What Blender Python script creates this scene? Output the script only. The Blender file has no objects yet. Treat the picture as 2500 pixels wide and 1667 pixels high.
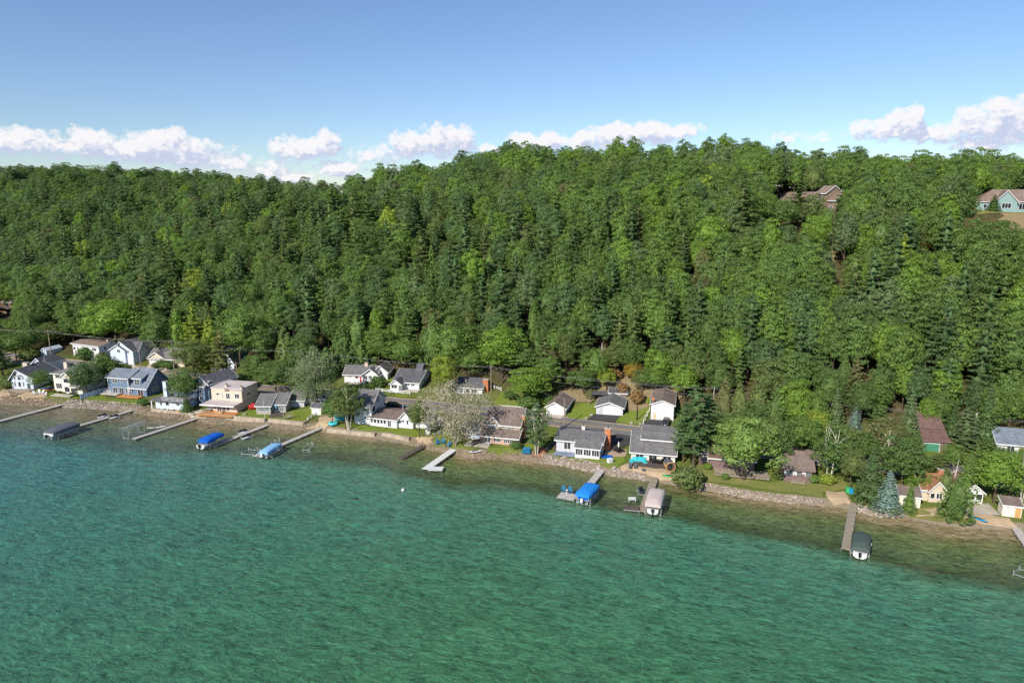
import bpy, math, random
import numpy as np
from mathutils import Vector, Matrix
from mathutils.geometry import delaunay_2d_cdt
S = bpy.context.scene
COL = S.collection
R = math.radians
# ------------------------------------------------------------------ camera
HC, PITCH = 64.0, R(11.8)
cam = bpy.data.objects.new('camera', bpy.data.cameras.new('camera'))
COL.objects.link(cam)
cam.data.sensor_width = 36.0
cam.data.lens = 24.0
cam.data.clip_start, cam.data.clip_end = 1.0, 20000.0
cam.location = (0, 0, HC)
cam.rotation_euler = (R(90) - PITCH, 0, 0)
S.camera = cam
# ------------------------------------------------------------------ sun, sky, exposure
SUN_EL = 35.0
SUN_AZ = math.atan2(-0.57, -0.82)          # compass angle (from +Y towards +X) of the sun: behind the camera, to its left
sd_ = Vector((math.sin(SUN_AZ) * math.cos(R(SUN_EL)), math.cos(SUN_AZ) * math.cos(R(SUN_EL)), math.sin(R(SUN_EL))))
sun = bpy.data.objects.new('sun', bpy.data.lights.new('sun', 'SUN'))
COL.objects.link(sun)
sun.data.energy = 4.3
sun.data.angle = R(0.53)
sun.data.color = (1.0, 0.93, 0.82)
sun.rotation_euler = (-sd_).to_track_quat('-Z', 'Y').to_euler()
S.view_settings.view_transform = 'Standard'
S.view_settings.look = 'None'
S.view_settings.exposure = 0.45
S.view_settings.gamma = 1.0
S.view_settings.use_curve_mapping = False
S.render.engine = 'CYCLES'
S.cycles.max_bounces = 6
S.cycles.diffuse_bounces = 3
S.cycles.glossy_bounces = 2
S.cycles.transmission_bounces = 3
S.cycles.transparent_max_bounces = 4
S.cycles.use_denoising = False      # the fine grain of leaves, ripples and wires is kept
S.cycles.sample_clamp_indirect = 4.0
S.cycles.caustics_reflective = False
S.cycles.caustics_refractive = False


class NT:
    """small helper around a node tree"""
    def __init__(s, tree):
        s.t = tree
    def n(s, typ, _in=None, **kw):
        nd = s.t.nodes.new(typ)
        for k, v in kw.items():
            setattr(nd, k, v)
        for k, v in (_in or {}).items():
            s.link(v, nd.inputs[k])
        return nd
    def link(s, v, inp):
        if isinstance(v, bpy.types.NodeSocket):
            s.t.links.new(v, inp)
        elif isinstance(v, bpy.types.Node):
            s.t.links.new(v.outputs[0], inp)
        else:
            if inp.type == 'RGBA' and len(v) == 3:
                v = (*v, 1.0)
            inp.default_value = v
    def math(s, op, a, b=0.0, c=0.0, clamp=False):
        return s.n('ShaderNodeMath', {0: a, 1: b, 2: c}, operation=op, use_clamp=clamp).outputs[0]
    def mix(s, f, a, b, mode='MIX'):
        nd = s.n('ShaderNodeMix', data_type='RGBA', blend_type=mode)
        s.link(f, nd.inputs[0]); s.link(a, nd.inputs[6]); s.link(b, nd.inputs[7])
        return nd.outputs[2]
    def ramp(s, f, stops, interp='LINEAR'):
        nd = s.n('ShaderNodeValToRGB', {0: f})
        cr = nd.color_ramp
        cr.interpolation = interp
        while len(cr.elements) < len(stops):
            cr.elements.new(0.5)
        for e, (p, c) in zip(cr.elements, stops):
            e.position = p
            e.color = (*c, 1.0) if len(c) == 3 else c
        return nd.outputs[0]
    def noise(s, vec, scale, detail=3.0, rough=0.55, dist=0.0, out='Fac'):
        d = {'Scale': scale, 'Detail': detail, 'Roughness': rough, 'Distortion': dist}
        if vec is not None:
            d['Vector'] = vec
        nd = s.n('ShaderNodeTexNoise', d)
        return nd.outputs[out]
    def rng(s, v, a, b, c=0.0, d=1.0, smooth=False):
        nd = s.n('ShaderNodeMapRange', {0: v, 1: a, 2: b, 3: c, 4: d}, interpolation_type='SMOOTHSTEP' if smooth else 'LINEAR')
        return nd.outputs[0]
    def mapping(s, vec, scale=(1, 1, 1), rot=(0, 0, 0), loc=(0, 0, 0)):
        return s.n('ShaderNodeMapping', {'Vector': vec, 'Scale': scale, 'Rotation': rot, 'Location': loc}).outputs[0]


# world: Nishita sky with a low bank of fair-weather cumulus standing in it
W = bpy.data.worlds.new('World')
S.world = W
W.use_nodes = True
W.node_tree.nodes.clear()
w = NT(W.node_tree)
SKY_K = 0.09
sky = w.n('ShaderNodeTexSky', sky_type='NISHITA')
sky.sun_disc = False
sky.sun_elevation = R(SUN_EL)
sky.sun_rotation = SUN_AZ
sky.altitude = 0.0
sky.air_density = 1.0
sky.dust_density = 0.15
sky.ozone_density = 3.0
tc = w.n('ShaderNodeTexCoord').outputs['Generated']
sep = w.n('ShaderNodeSeparateXYZ', {0: tc})
az = w.math('MULTIPLY', w.math('ARCTAN2', sep.outputs[0], sep.outputs[1]), 57.2958)
el = w.math('MULTIPLY', w.math('ARCSINE', sep.outputs[2]), 57.2958)
W.cycles.sampling_method = 'MANUAL'
W.cycles.sample_map_resolution = 512
# cumulus heads: (azimuth, elevation of the middle, half width, half height, strength) in degrees
CL_PX = [(40, 338, 400, 85, 1.0), (130, 350, 405, 60, .8), (222, 334, 405, 46, 1.0), (300, 352, 415, 90, .9), (375, 330, 415, 75, 1.05), (425, 328, 415, 50, 1.0), (470, 345, 430, 90, .85), (560, 372, 440, 70, .75), (700, 345, 400, 45, 1.0), (740, 335, 400, 55, 1.0), (795, 318, 395, 34, 1.05), (650, 385, 450, 70, .7),
         (705, 412, 455, 46, 1.0), (830, 392, 440, 60, .95), (920, 350, 410, 70, .7), (1010, 310, 390, 66, .95), (1080, 298, 390, 60, 1.0), (1130, 302, 380, 34, .95), (1200, 348, 375, 46, .8), (1280, 325, 372, 42, 1.0), (1340, 316, 372, 40, 1.05), (1420, 318, 372, 50, 1.05), (1500, 298, 372, 66, 1.1), (1590, 296, 365, 62, 1.1), (1665, 302, 350, 44, 1.0),
         (1925, 332, 362, 34, .8), (1995, 338, 365, 34, .6), (2110, 312, 365, 40, .8), (2165, 312, 365, 44, 1.0), (2205, 285, 365, 30, 1.05), (2225, 278, 345, 18, 1.0), (2240, 330, 372, 44, .9), (2310, 322, 380, 50, .85), (2375, 292, 372, 44, 1.0), (2440, 278, 375, 60, 1.0), (2500, 272, 380, 70, 1.0), (2420, 345, 390, 90, .8), (2620, 290, 385, 80, .95), (-90, 345, 405, 90, .9)]
CL = []
for x_, y0_, y1_, hw_, st_ in CL_PX:          # measured in the photograph, kept as directions in the sky
    el_ = lambda y: math.degrees(math.atan((833.5 - y) / 1666.7)) - 11.8
    CL.append((math.degrees(math.atan((x_ - 1250) / 1666.7 / math.cos(PITCH) / 1.06)), (el_(y0_) + el_(y1_)) / 2, hw_ / 1666.7 * 57.3 * 1.34, (el_(y0_) - el_(y1_)) / 2 * 1.2, st_ + .02))
CL += [(46, 4.2, 4, 1.6, .9), (-46, 4, 5, 1.6, .9), (55, 4, 5, 1.4, .9), (-58, 4, 6, 1.5, .9), (75, 4, 6, 1.4, .9), (-80, 4, 6, 1.5, .9)]


def cloud_density(a, e):
    v = w.n('ShaderNodeCombineXYZ', {0: a, 1: w.math('MULTIPLY', e, 1.25)}).outputs[0]
    vd = w.noise(v, 0.6, 6.0, 0.62, out='Color')
    off = w.n('ShaderNodeVectorMath', {0: vd, 1: (0.5, 0.5, 0.5)}, operation='SUBTRACT').outputs[0]
    so = w.n('ShaderNodeSeparateXYZ', {0: off})
    a2 = w.math('ADD', a, w.math('MULTIPLY', so.outputs[0], 2.4))
    e2 = w.math('ADD', e, w.math('MULTIPLY', so.outputs[1], 1.5))
    tot = None
    for ca, ce, ra, re, st in CL:
        dx = w.math('MULTIPLY', w.math('SUBTRACT', a2, ca), 1 / ra)
        dy = w.math('MULTIPLY', w.math('SUBTRACT', e2, ce), 1 / re)
        d2 = w.math('ADD', w.math('MULTIPLY', dx, dx), w.math('MULTIPLY', dy, dy))
        g = w.math('MULTIPLY', w.math('MAXIMUM', w.math('SUBTRACT', 1.0, d2), 0.0), st)
        tot = g if tot is None else w.math('MAXIMUM', tot, g)
    bil = w.n('ShaderNodeTexVoronoi', {'Vector': v, 'Scale': 1.5, 'Detail': 3.0, 'Roughness': 0.6, 'Randomness': 1.0}, feature='SMOOTH_F1').outputs[0]
    fb = w.noise(v, 2.2, 6.0, 0.62)
    d = w.math('ADD', tot, w.math('MULTIPLY', w.math('SUBTRACT', 0.52, bil), 0.55))
    return w.math('ADD', d, w.math('MULTIPLY', w.math('SUBTRACT', fb, 0.5), 0.6)), tot


d0, t0_ = cloud_density(az, el)
d1, t1_ = cloud_density(w.math('SUBTRACT', az, 0.35), w.math('ADD', el, 0.75))    # a little nearer the sun
mask = w.math('MULTIPLY', w.rng(d0, 0.02, 0.60, smooth=True), w.rng(t0_, 0.0, 0.12, smooth=True))
lit = w.rng(w.math('SUBTRACT', d0, d1), -0.20, 0.42, smooth=True)
body = w.rng(d0, 0.2, 1.1)
ccol = w.mix(lit, (0.42, 0.46, 0.60), (0.74, 0.72, 0.725))
ccol = w.mix(w.math('MULTIPLY', body, 0.22), ccol, (0.48, 0.50, 0.62))
cscaled = w.n('ShaderNodeVectorMath', {0: ccol, 1: (1 / SKY_K,) * 3}, operation='MULTIPLY').outputs[0]
skyt = w.mix(1.0, sky.outputs[0], (0.86, 0.935, 1.07), 'MULTIPLY')
veil = w.math('MULTIPLY', mask, 0.95)
bg = w.n('ShaderNodeBackground', {0: w.mix(veil, skyt, cscaled), 1: SKY_K})
w.n('ShaderNodeOutputWorld', {0: bg})

# ------------------------------------------------------------------ measuring: photograph pixel (2500 x 1667) -> ray -> place on the land
F_, CX_, CY_ = 1666.667, 1250.0, 833.5
cp, sp = math.cos(PITCH), math.sin(PITCH)


def ray(px, py):
    a = (px - CX_) / F_
    b = (py - CY_) / F_
    return np.array([a, cp - b * sp, -sp - b * cp])


def P(px, py, z=0.0):
    r = ray(px, py)
    k = (z - HC) / r[2]
    return np.array([r[0] * k, r[1] * k, z])


def proj(x, y, z):
    dz = z - HC
    d = y * cp - dz * sp
    u = y * sp + dz * cp
    return CX_ + F_ * x / d, CY_ - F_ * u / d, d


def crop(ox, oy, s):
    return lambda x, y: (ox + x / s, oy + y / s)


c1, c2, c3 = crop(0, 780, 5.226), crop(360, 780, 5.226), crop(700, 820, 5.226)
c4, c5, c6, c7 = crop(1020, 900, 6.03), crop(1280, 900, 5.226), crop(1640, 960, 4.61), crop(2040, 980, 4.61)
c8, d1_, d2_, d3_, c9 = crop(1300, 1060, 5.6), crop(0, 960, 5.6), crop(400, 980, 5.6), crop(1960, 1180, 4.356), crop(1840, 420, 3.564)
c10 = crop(0, 680, 8.71)
# waterline, measured
SHORE_PX = [(-150, 972), (0, 985), (54, 989.5), (125, 989.5), (161, 994), (232, 998), (304, 1003), (321, 1006), (375, 1015), (420, 1021), (475, 1026), (525, 1035), (570, 1034), (641, 1042), (739, 1051),
            (775, 1048), (796, 1056), (843, 1064), (920, 1071), (987, 1082), (1044, 1095.5), (1102, 1107), (1153, 1119), (1219, 1116), (1285, 1124), (1356, 1133), (1433, 1149), (1490, 1160),
            (1567, 1170), (1643, 1183), (1690, 1190), (1748, 1201), (1835, 1216), (1900, 1223.5), (2009, 1234), (2074, 1242), (2092, 1249), (2170, 1264), (2213, 1264), (2257, 1275), (2344, 1288), (2474, 1294.5), (2560, 1305)]
SW = np.array([P(*p)[:2] for p in SHORE_PX])
SW = np.vstack([[-900, SW[0, 1] + 170], [-420, SW[0, 1] + 62], SW, [SW[-1, 0] + 120, SW[-1, 1] - 38], [800, SW[-1, 1] - 240]])


def shore(x, y):
    """signed distance to the waterline, positive inland"""
    x = np.atleast_1d(np.asarray(x, float)); y = np.atleast_1d(np.asarray(y, float))
    best = np.full(x.shape, 1e9); sg = np.ones(x.shape)
    for i in range(len(SW) - 1):
        ax, ay = SW[i]; bx, by = SW[i + 1]
        ux, uy = bx - ax, by - ay
        k = np.clip(((x - ax) * ux + (y - ay) * uy) / (ux * ux + uy * uy), 0, 1)
        d = np.hypot(x - ax - ux * k, y - ay - uy * k)
        c = ux * (y - ay) - uy * (x - ax)
        m = d < best
        best = np.where(m, d, best); sg = np.where(m, np.where(c > 0, 1, -1), sg)
    return best * sg


TX = np.array([-900, -450, -300, -200, -140, -80, 0, 120, 190, 400, 900.0])
TT = np.array([46, 75, 107, 150, 180, 225, 290, 340, 500.0])
TZ = np.array([[6, 9, 13, 18, 26, 42, 67, 73, 76], [6, 9, 13, 18, 26, 42, 67, 73, 76], [6, 9, 14, 22, 31, 45, 63, 68, 70], [6, 11, 18, 28, 37, 49, 54, 55, 56], [6, 17, 31, 45, 49, 50, 50, 50, 50],
               [6, 21, 40, 53, 57, 58, 58, 58, 58], [6, 24, 46, 61, 68, 72, 73, 73, 73], [6, 23, 46, 59, 63, 71, 75, 75, 75], [6, 23, 46, 59, 60, 63, 66, 66, 66], [6, 23, 46, 58, 59, 60, 61, 61, 61], [6, 23, 46, 58, 59, 60, 61, 61, 61.0]])
BT = np.array([-60, -30, -8, -1.5, 0, 2.6, 12, 20, 28, 36, 46.0])
BZ = np.array([-7, -3.2, -1.5, -.45, 0, 1.55, 2.0, 2.5, 3.1, 4.0, 6.0])


def land(x, y):
    x = np.atleast_1d(np.asarray(x, float)); y = np.atleast_1d(np.asarray(y, float))
    t = shore(x, y)
    z = np.interp(t, BT, BZ)
    low = np.interp(x, [22, 50], [1.0, .58]) 
    z = np.where((t > 0) & (t < 26), z * (low + (1 - low) * np.clip((t - 12) / 14, 0, 1)), z)      # the bank is lower at the right
    xi = np.clip(np.interp(x, TX, np.arange(len(TX))), 0, len(TX) - 1.001)
    ti = np.clip(np.interp(t, TT, np.arange(len(TT))), 0, len(TT) - 1.001)
    i, j = xi.astype(int), ti.astype(int)
    fx, ft = xi - i, ti - j
    zz = TZ[i, j] * (1 - fx) * (1 - ft) + TZ[i + 1, j] * fx * (1 - ft) + TZ[i, j + 1] * (1 - fx) * ft + TZ[i + 1, j + 1] * fx * ft
    bump = (np.sin(x * .071 + y * .043) * np.sin(y * .058 - x * .031) * 2.2 + np.sin(x * .19 + 1) * np.sin(y * .17) * .7)
    zz = zz + bump * np.clip((t - 52) / 40, 0, 1)
    return np.where(t > 46, zz, z)


def lz(x, y):
    return float(land(x, y)[0])


def G(px, py):
    """where the line of sight through a pixel meets the land or the water"""
    r = ray(px, py)
    ks = np.arange(60, 700, 0.5)
    pts = r[None] * ks[:, None]
    zz = np.maximum(land(pts[:, 0], pts[:, 1]), 0.0)
    below = np.nonzero(pts[:, 2] + HC < zz)[0]
    i = below[0] if len(below) else len(ks) - 1
    lo, hi = ks[max(i - 1, 0)], ks[i]
    for _ in range(9):
        m = (lo + hi) / 2
        q = r * m
        if q[2] + HC < max(lz(q[0], q[1]), 0.0): hi = m
        else: lo = m
    q = r * hi
    return np.array([q[0], q[1], max(lz(q[0], q[1]), 0.0)])
# ------------------------------------------------------------------ meshes and objects
class MB:
    """collects faces, builds ONE mesh object"""
    def __init__(s):
        s.v = []; s.f = []; s.m = []; s.cur = 0
    def add(s, vs, fs):
        o = len(s.v)
        s.v.extend([tuple(map(float, p)) for p in vs])
        s.f.extend([tuple(o + i for i in f) for f in fs])
        s.m.extend([s.cur] * len(fs))
        return s
    def box(s, x0, x1, y0, y1, z0, z1):
        return s.add([(x0, y0, z0), (x1, y0, z0), (x1, y1, z0), (x0, y1, z0), (x0, y0, z1), (x1, y0, z1), (x1, y1, z1), (x0, y1, z1)],
                     [(0, 3, 2, 1), (4, 5, 6, 7), (0, 1, 5, 4), (1, 2, 6, 5), (2, 3, 7, 6), (3, 0, 4, 7)])
    def prism(s, poly, a, b, ax='x'):
        """polygon (u, z) pushed along x (u = y) or along y (u = x)"""
        n = len(poly)
        mk = (lambda u, z, q: (q, u, z)) if ax == 'x' else (lambda u, z, q: (u, q, z))
        vs = [mk(u, z, a) for u, z in poly] + [mk(u, z, b) for u, z in poly]
        fs = [tuple(range(n)), tuple(range(2 * n - 1, n - 1, -1))] + [((i + 1) % n, i, n + i, n + (i + 1) % n) for i in range(n)]
        return s.add(vs, fs)
    def tube(s, path, r, n=6, r1=None, cap=True):
        path = [Vector(p) for p in path]
        k = len(path)
        vs = []
        for i, p in enumerate(path):
            d = (path[min(i + 1, k - 1)] - path[max(i - 1, 0)]).normalized()
            a = d.orthogonal().normalized() if abs(d.z) > .9 else d.cross(Vector((0, 0, 1))).normalized()
            b = d.cross(a)
            rr = r if r1 is None else r + (r1 - r) * i / max(k - 1, 1)
            for j in range(n):
                t = 2 * math.pi * j / n
                vs.append(p + a * (rr * math.cos(t)) + b * (rr * math.sin(t)))
        fs = [(i * n + j, i * n + (j + 1) % n, (i + 1) * n + (j + 1) % n, (i + 1) * n + j) for i in range(k - 1) for j in range(n)]
        if cap:
            fs += [tuple(range(n - 1, -1, -1)), tuple((k - 1) * n + j for j in range(n))]
        return s.add(vs, fs)
    def grid(s, rows):
        """rows of points, joined into quads"""
        n = len(rows[0])
        vs = [p for r in rows for p in r]
        return s.add(vs, [(i * n + j, i * n + j + 1, (i + 1) * n + j + 1, (i + 1) * n + j) for i in range(len(rows) - 1) for j in range(n - 1)])
    def lathe(s, prof, n=10, c=(0, 0)):
        rows = [[(c[0] + r * math.cos(2 * math.pi * j / n), c[1] + r * math.sin(2 * math.pi * j / n), z) for j in range(n + 1)] for r, z in prof]
        return s.grid(rows)
    def mesh(s, name, mats, smooth=False):
        me = bpy.data.meshes.new(name)
        me.from_pydata(s.v, [], s.f)
        for m in mats if isinstance(mats, (list, tuple)) else [mats]:
            me.materials.append(m)
        if any(s.m):
            me.polygons.foreach_set('material_index', s.m)
        if smooth:
            me.polygons.foreach_set('use_smooth', [True] * len(s.f))
        me.update()
        return me
    def build(s, name, mats, parent=None, smooth=False, loc=None, rz=0.0):
        return link(name, s.mesh(name, mats, smooth), parent, loc, rz)


def link(name, data, parent=None, loc=None, rz=0.0):
    o = bpy.data.objects.new(name, data)
    COL.objects.link(o)
    if parent is not None:
        o.parent = parent
    if loc is not None:
        o.location = loc
    if rz:
        o.rotation_euler = (0, 0, rz)
    return o


def tag(o, label=None, cat=None, group=None, kind=None):
    if label: o['label'] = label
    if cat: o['category'] = cat
    if group: o['group'] = group
    if kind: o['kind'] = kind
    return o


def thing(name, label, cat, loc=(0, 0, 0), rz=0.0, group=None):
    o = bpy.data.objects.new(name, None)
    COL.objects.link(o)
    o.empty_display_size = 0.3
    o.location = loc
    o.rotation_euler = (0, 0, rz)
    return tag(o, label, cat, group)


def copy_tree(o, parent=None):
    c = o.copy()
    COL.objects.link(c)
    c.parent = parent
    for ch in list(o.children):
        copy_tree(ch, c)
    return c


# ------------------------------------------------------------------ materials
def sc(r, g, b):
    """8-bit screen colour -> linear"""
    return tuple((c / 255 / 12.92) if c / 255 <= 0.04045 else ((c / 255 + 0.055) / 1.055) ** 2.4 for c in (r, g, b))


MATS = {}


def mat(name, col, rough=0.7, var=0.12, scale=1.5, metal=0.0, bump=0.0, bscale=20.0, spec=0.3, kind=None, col2=None):
    if name in MATS:
        return MATS[name]
    m = bpy.data.materials.new(name)
    m.use_nodes = True
    m.node_tree.nodes.clear()
    t = NT(m.node_tree)
    oc = t.n('ShaderNodeTexCoord').outputs['Object']
    n1 = t.noise(oc, scale, 4.0, 0.6)
    n2 = t.noise(oc, scale * 9, 2.0, 0.6)
    nn = t.math('ADD', t.math('MULTIPLY', n1, 0.65), t.math('MULTIPLY', n2, 0.35))
    lo = tuple(c * (1 - var * 1.6) for c in col)
    hi = tuple(min(c * (1 + var * 1.6), 0.95) for c in (col2 or col))
    c = t.mix(t.rng(nn, 0.3, 0.7), lo, hi)
    h = n2
    if kind == 'shingle':
        br = t.n('ShaderNodeTexBrick', {'Vector': t.mapping(oc, (1, 1, 1), (0, 0, 0)), 'Color1': (0.75,) * 3, 'Color2': (1.15,) * 3, 'Mortar': (0.7,) * 3, 'Scale': 1.0, 'Mortar Size': 0.015, 'Brick Width': 0.5, 'Row Height': 0.22})
        c = t.mix(1.0, c, br.outputs[0], 'MULTIPLY')
        streak = t.noise(t.mapping(oc, (0.8, 0.8, 0.8)), 0.7, 4.0, 0.65)
        c = t.mix(t.rng(streak, 0.5, 0.75, 0, 0.28), c, tuple(x * 0.55 for x in col))
    elif kind == 'siding':
        wv = t.n('ShaderNodeTexWave', {'Vector': oc, 'Scale': 1.6, 'Distortion': 0.0}, wave_type='BANDS', bands_direction='Z', wave_profile='SAW')
        c = t.mix(t.rng(wv.outputs[0], 0.0, 0.12, 0.22, 0.0), c, tuple(x * 0.6 for x in col))
        h = wv.outputs[0]
    elif kind == 'brick':
        v = t.n('ShaderNodeVectorMath', {0: oc}, operation='ADD')
        sepv = t.n('ShaderNodeSeparateXYZ', {0: oc})
        uv = t.n('ShaderNodeCombineXYZ', {0: t.math('ADD', sepv.outputs[0], sepv.outputs[1]), 1: sepv.outputs[2]})
        br = t.n('ShaderNodeTexBrick', {'Vector': uv, 'Color1': (0.7,) * 3, 'Color2': (1.25,) * 3, 'Mortar': (1.3,) * 3, 'Scale': 1.0, 'Mortar Size': 0.02, 'Brick Width': 0.4, 'Row Height': 0.15})
        c = t.mix(1.0, c, br.outputs[0], 'MULTIPLY')
    elif kind == 'plank':
        wv = t.n('ShaderNodeTexWave', {'Vector': oc, 'Scale': 1.1, 'Distortion': 0.2}, wave_type='BANDS', bands_direction='X', wave_profile='SAW')
        c = t.mix(t.rng(wv.outputs[0], 0.0, 0.15, 0.55, 0.0), c, tuple(x * 0.35 for x in col))
    bs = t.n('ShaderNodeBsdfPrincipled', {'Base Color': c, 'Roughness': rough, 'Metallic': metal, 'Specular IOR Level': spec})
    if bump:
        t.link(t.n('ShaderNodeBump', {'Height': t.noise(oc, bscale, 3.0), 'Strength': bump, 'Distance': 0.1}), bs.inputs['Normal'])
    t.n('ShaderNodeOutputMaterial', {0: bs})
    MATS[name] = m
    return m


WHITE = mat('white_paint', (0.70, 0.70, 0.69), 0.5, 0.04)
TRIM = mat('white_trim', (0.74, 0.74, 0.73), 0.5, 0.03)
GLASS = mat('window_glass', (0.030, 0.036, 0.045), 0.08, 0.5, 0.5, spec=0.7)
GLASSB = mat('pale_window_glass', (0.16, 0.19, 0.20), 0.12, 0.5, 0.6, spec=0.6)
CONC = mat('concrete', sc(176, 166, 152), 0.9, 0.18, 0.5, bump=0.3)
STONEW = mat('seawall_concrete', sc(168, 154, 136), 0.9, 0.28, 0.6, bump=0.5)
ALU = mat('aluminium', (0.55, 0.56, 0.57), 0.38, 0.1, metal=0.7)
DARK = mat('dark_plastic', (0.02, 0.021, 0.024), 0.5, 0.2)
RUBBER = mat('rubber', (0.015, 0.015, 0.015), 0.8)
WOOD = mat('weathered_wood', sc(150, 138, 122), 0.85, 0.25, 1.5, kind='plank')
CEDARW = mat('stained_deck_wood', sc(186, 128, 74), 0.7, 0.2, 1.0, kind='plank')
DOCKG = mat('dock_decking', sc(182, 176, 168), 0.8, 0.14, 1.2, kind='plank')
DOCKW = mat('white_dock_panel', (0.66, 0.66, 0.64), 0.6, 0.05, kind='plank')
OLDW = mat('old_dark_timber', sc(88, 80, 72), 0.9, 0.3, 0.8, kind='plank')
POLEW = mat('pole_wood', sc(150, 134, 118), 0.9, 0.2, 2.0)
ASPH = mat('asphalt', (0.052, 0.052, 0.054), 0.9, 0.22, 0.25, bump=0.2)
ROADM = mat('old_asphalt', (0.165, 0.157, 0.150), 0.9, 0.16, 0.2, bump=0.2)
YELLOW = mat('yellow_road_paint', sc(208, 160, 66), 0.7, 0.2, 2.0)
SANDM = mat('beach_sand', sc(178, 156, 126), 0.95, 0.16, 0.6, bump=0.5, bscale=3.0)
GRAVEL = mat('gravel', sc(170, 150, 128), 0.95, 0.22, 1.4, bump=0.6, bscale=6)
REDSOIL = mat('mulch', sc(140, 92, 66), 0.95, 0.25, 1.2, bump=0.6, bscale=5)
BRICKM = mat('orange_brick', sc(176, 112, 76), 0.85, 0.2, kind='brick')
PINKB = mat('pink_brick', sc(186, 146, 128), 0.85, 0.15, kind='brick')
ROOFG = mat('grey_shingles', sc(114, 112, 112), 0.9, 0.16, 0.5, kind='shingle')
ROOFD = mat('charcoal_shingles', sc(96, 96, 102), 0.9, 0.18, 0.5, kind='shingle')
ROOFB = mat('brown_shingles', sc(124, 110, 102), 0.9, 0.16, 0.5, kind='shingle')
ROOFBG = mat('blue_grey_shingles', sc(118, 128, 140), 0.9, 0.14, 0.5, kind='shingle')
ROOFP = mat('peach_brown_shingles', sc(134, 116, 106), 0.9, 0.12, 0.5, kind='shingle')
ROOFR = mat('red_brown_shingles', sc(116, 92, 84), 0.9, 0.2, 0.5, kind='shingle')
ROOFO = mat('mossy_orange_shingles', sc(150, 112, 82), 0.9, 0.25, 0.6, kind='shingle')
ROOFT = mat('pale_flat_roofing', sc(190, 178, 176), 0.9, 0.12, 0.5)
METALR = mat('pale_metal_roof', sc(190, 200, 212), 0.4, 0.06)
S_WHITE = mat('white_siding', (0.70, 0.70, 0.70), 0.6, 0.03, kind='siding')
S_LBLUE = mat('pale_blue_siding', sc(196, 208, 224), 0.6, 0.04, kind='siding')
S_BLUE = mat('slate_blue_siding', sc(104, 124, 146), 0.65, 0.05, kind='siding')
S_GREY = mat('light_grey_siding', sc(188, 188, 194), 0.65, 0.04, kind='siding')
S_WARM = mat('warm_grey_siding', sc(168, 160, 150), 0.7, 0.06, kind='siding')
S_TAN = mat('tan_siding', sc(206, 190, 168), 0.7, 0.05, kind='siding')
S_CREAM = mat('cream_siding', sc(228, 216, 198), 0.7, 0.04, kind='siding')
S_BROWN = mat('mauve_brown_siding', sc(124, 102, 100), 0.75, 0.08, kind='siding')
S_TEAL = mat('teal_siding', sc(134, 162, 160), 0.65, 0.04, kind='siding')
S_TAUPE = mat('taupe_shingle_siding', sc(184, 166, 150), 0.75, 0.08, kind='siding')
BEIGE = mat('beige_stucco', sc(206, 190, 172), 0.85, 0.06)
GREEND = mat('green_door_paint', sc(70, 138, 108), 0.6, 0.06)
BLUEC = mat('blue_canvas', sc(38, 132, 214), 0.55, 0.07, 0.8)
RBLUE = mat('royal_blue_canvas', sc(20, 92, 190), 0.5, 0.08, 0.8)
PALEB = mat('pale_blue_canvas', sc(136, 182, 222), 0.55, 0.07, 0.8)
GREYC = mat('grey_canvas', sc(92, 96, 104), 0.6, 0.12, 0.8)
BEIGEC = mat('beige_canvas', sc(196, 182, 176), 0.6, 0.06, 0.8)
GREENC = mat('dark_green_canvas', sc(74, 88, 82), 0.6, 0.08, 0.8)
BLACKC = mat('black_canvas', (0.012, 0.013, 0.016), 0.55, 0.3, 1.5)
TURQ = mat('turquoise_cushion', sc(70, 190, 200), 0.7, 0.08)
CHAIRB = mat('blue_chair_plastic', sc(40, 112, 150), 0.6, 0.1)
KAYAKB = mat('blue_kayak_plastic', sc(30, 140, 190), 0.35, 0.1)
GREENP = mat('green_plastic', sc(60, 170, 110), 0.4, 0.12)
ORANGEP = mat('orange_plastic', sc(236, 132, 64), 0.4, 0.12)
REDP = mat('red_plastic', sc(196, 50, 50), 0.45, 0.1)
BARK = mat('bark', sc(92, 78, 66), 0.95, 0.3, 2.0)
BIRCHB = mat('pale_bark', sc(206, 198, 186), 0.9, 0.2, 2.0)
CARP = mat('dark_car_paint', (0.02, 0.022, 0.026), 0.25, 0.1, spec=0.6)
REDDOOR = mat('red_door_paint', sc(170, 60, 50), 0.5, 0.05)
NATWOOD = mat('natural_wood', sc(196, 150, 96), 0.6, 0.15)
ROCKP = mat('pale_shore_rock', sc(136, 124, 114), 0.95, 0.35, 0.9, col2=sc(172, 160, 150))
ROCKB = mat('brown_shore_rock', sc(104, 90, 72), 0.95, 0.42, 0.9, col2=sc(148, 132, 114))


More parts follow.
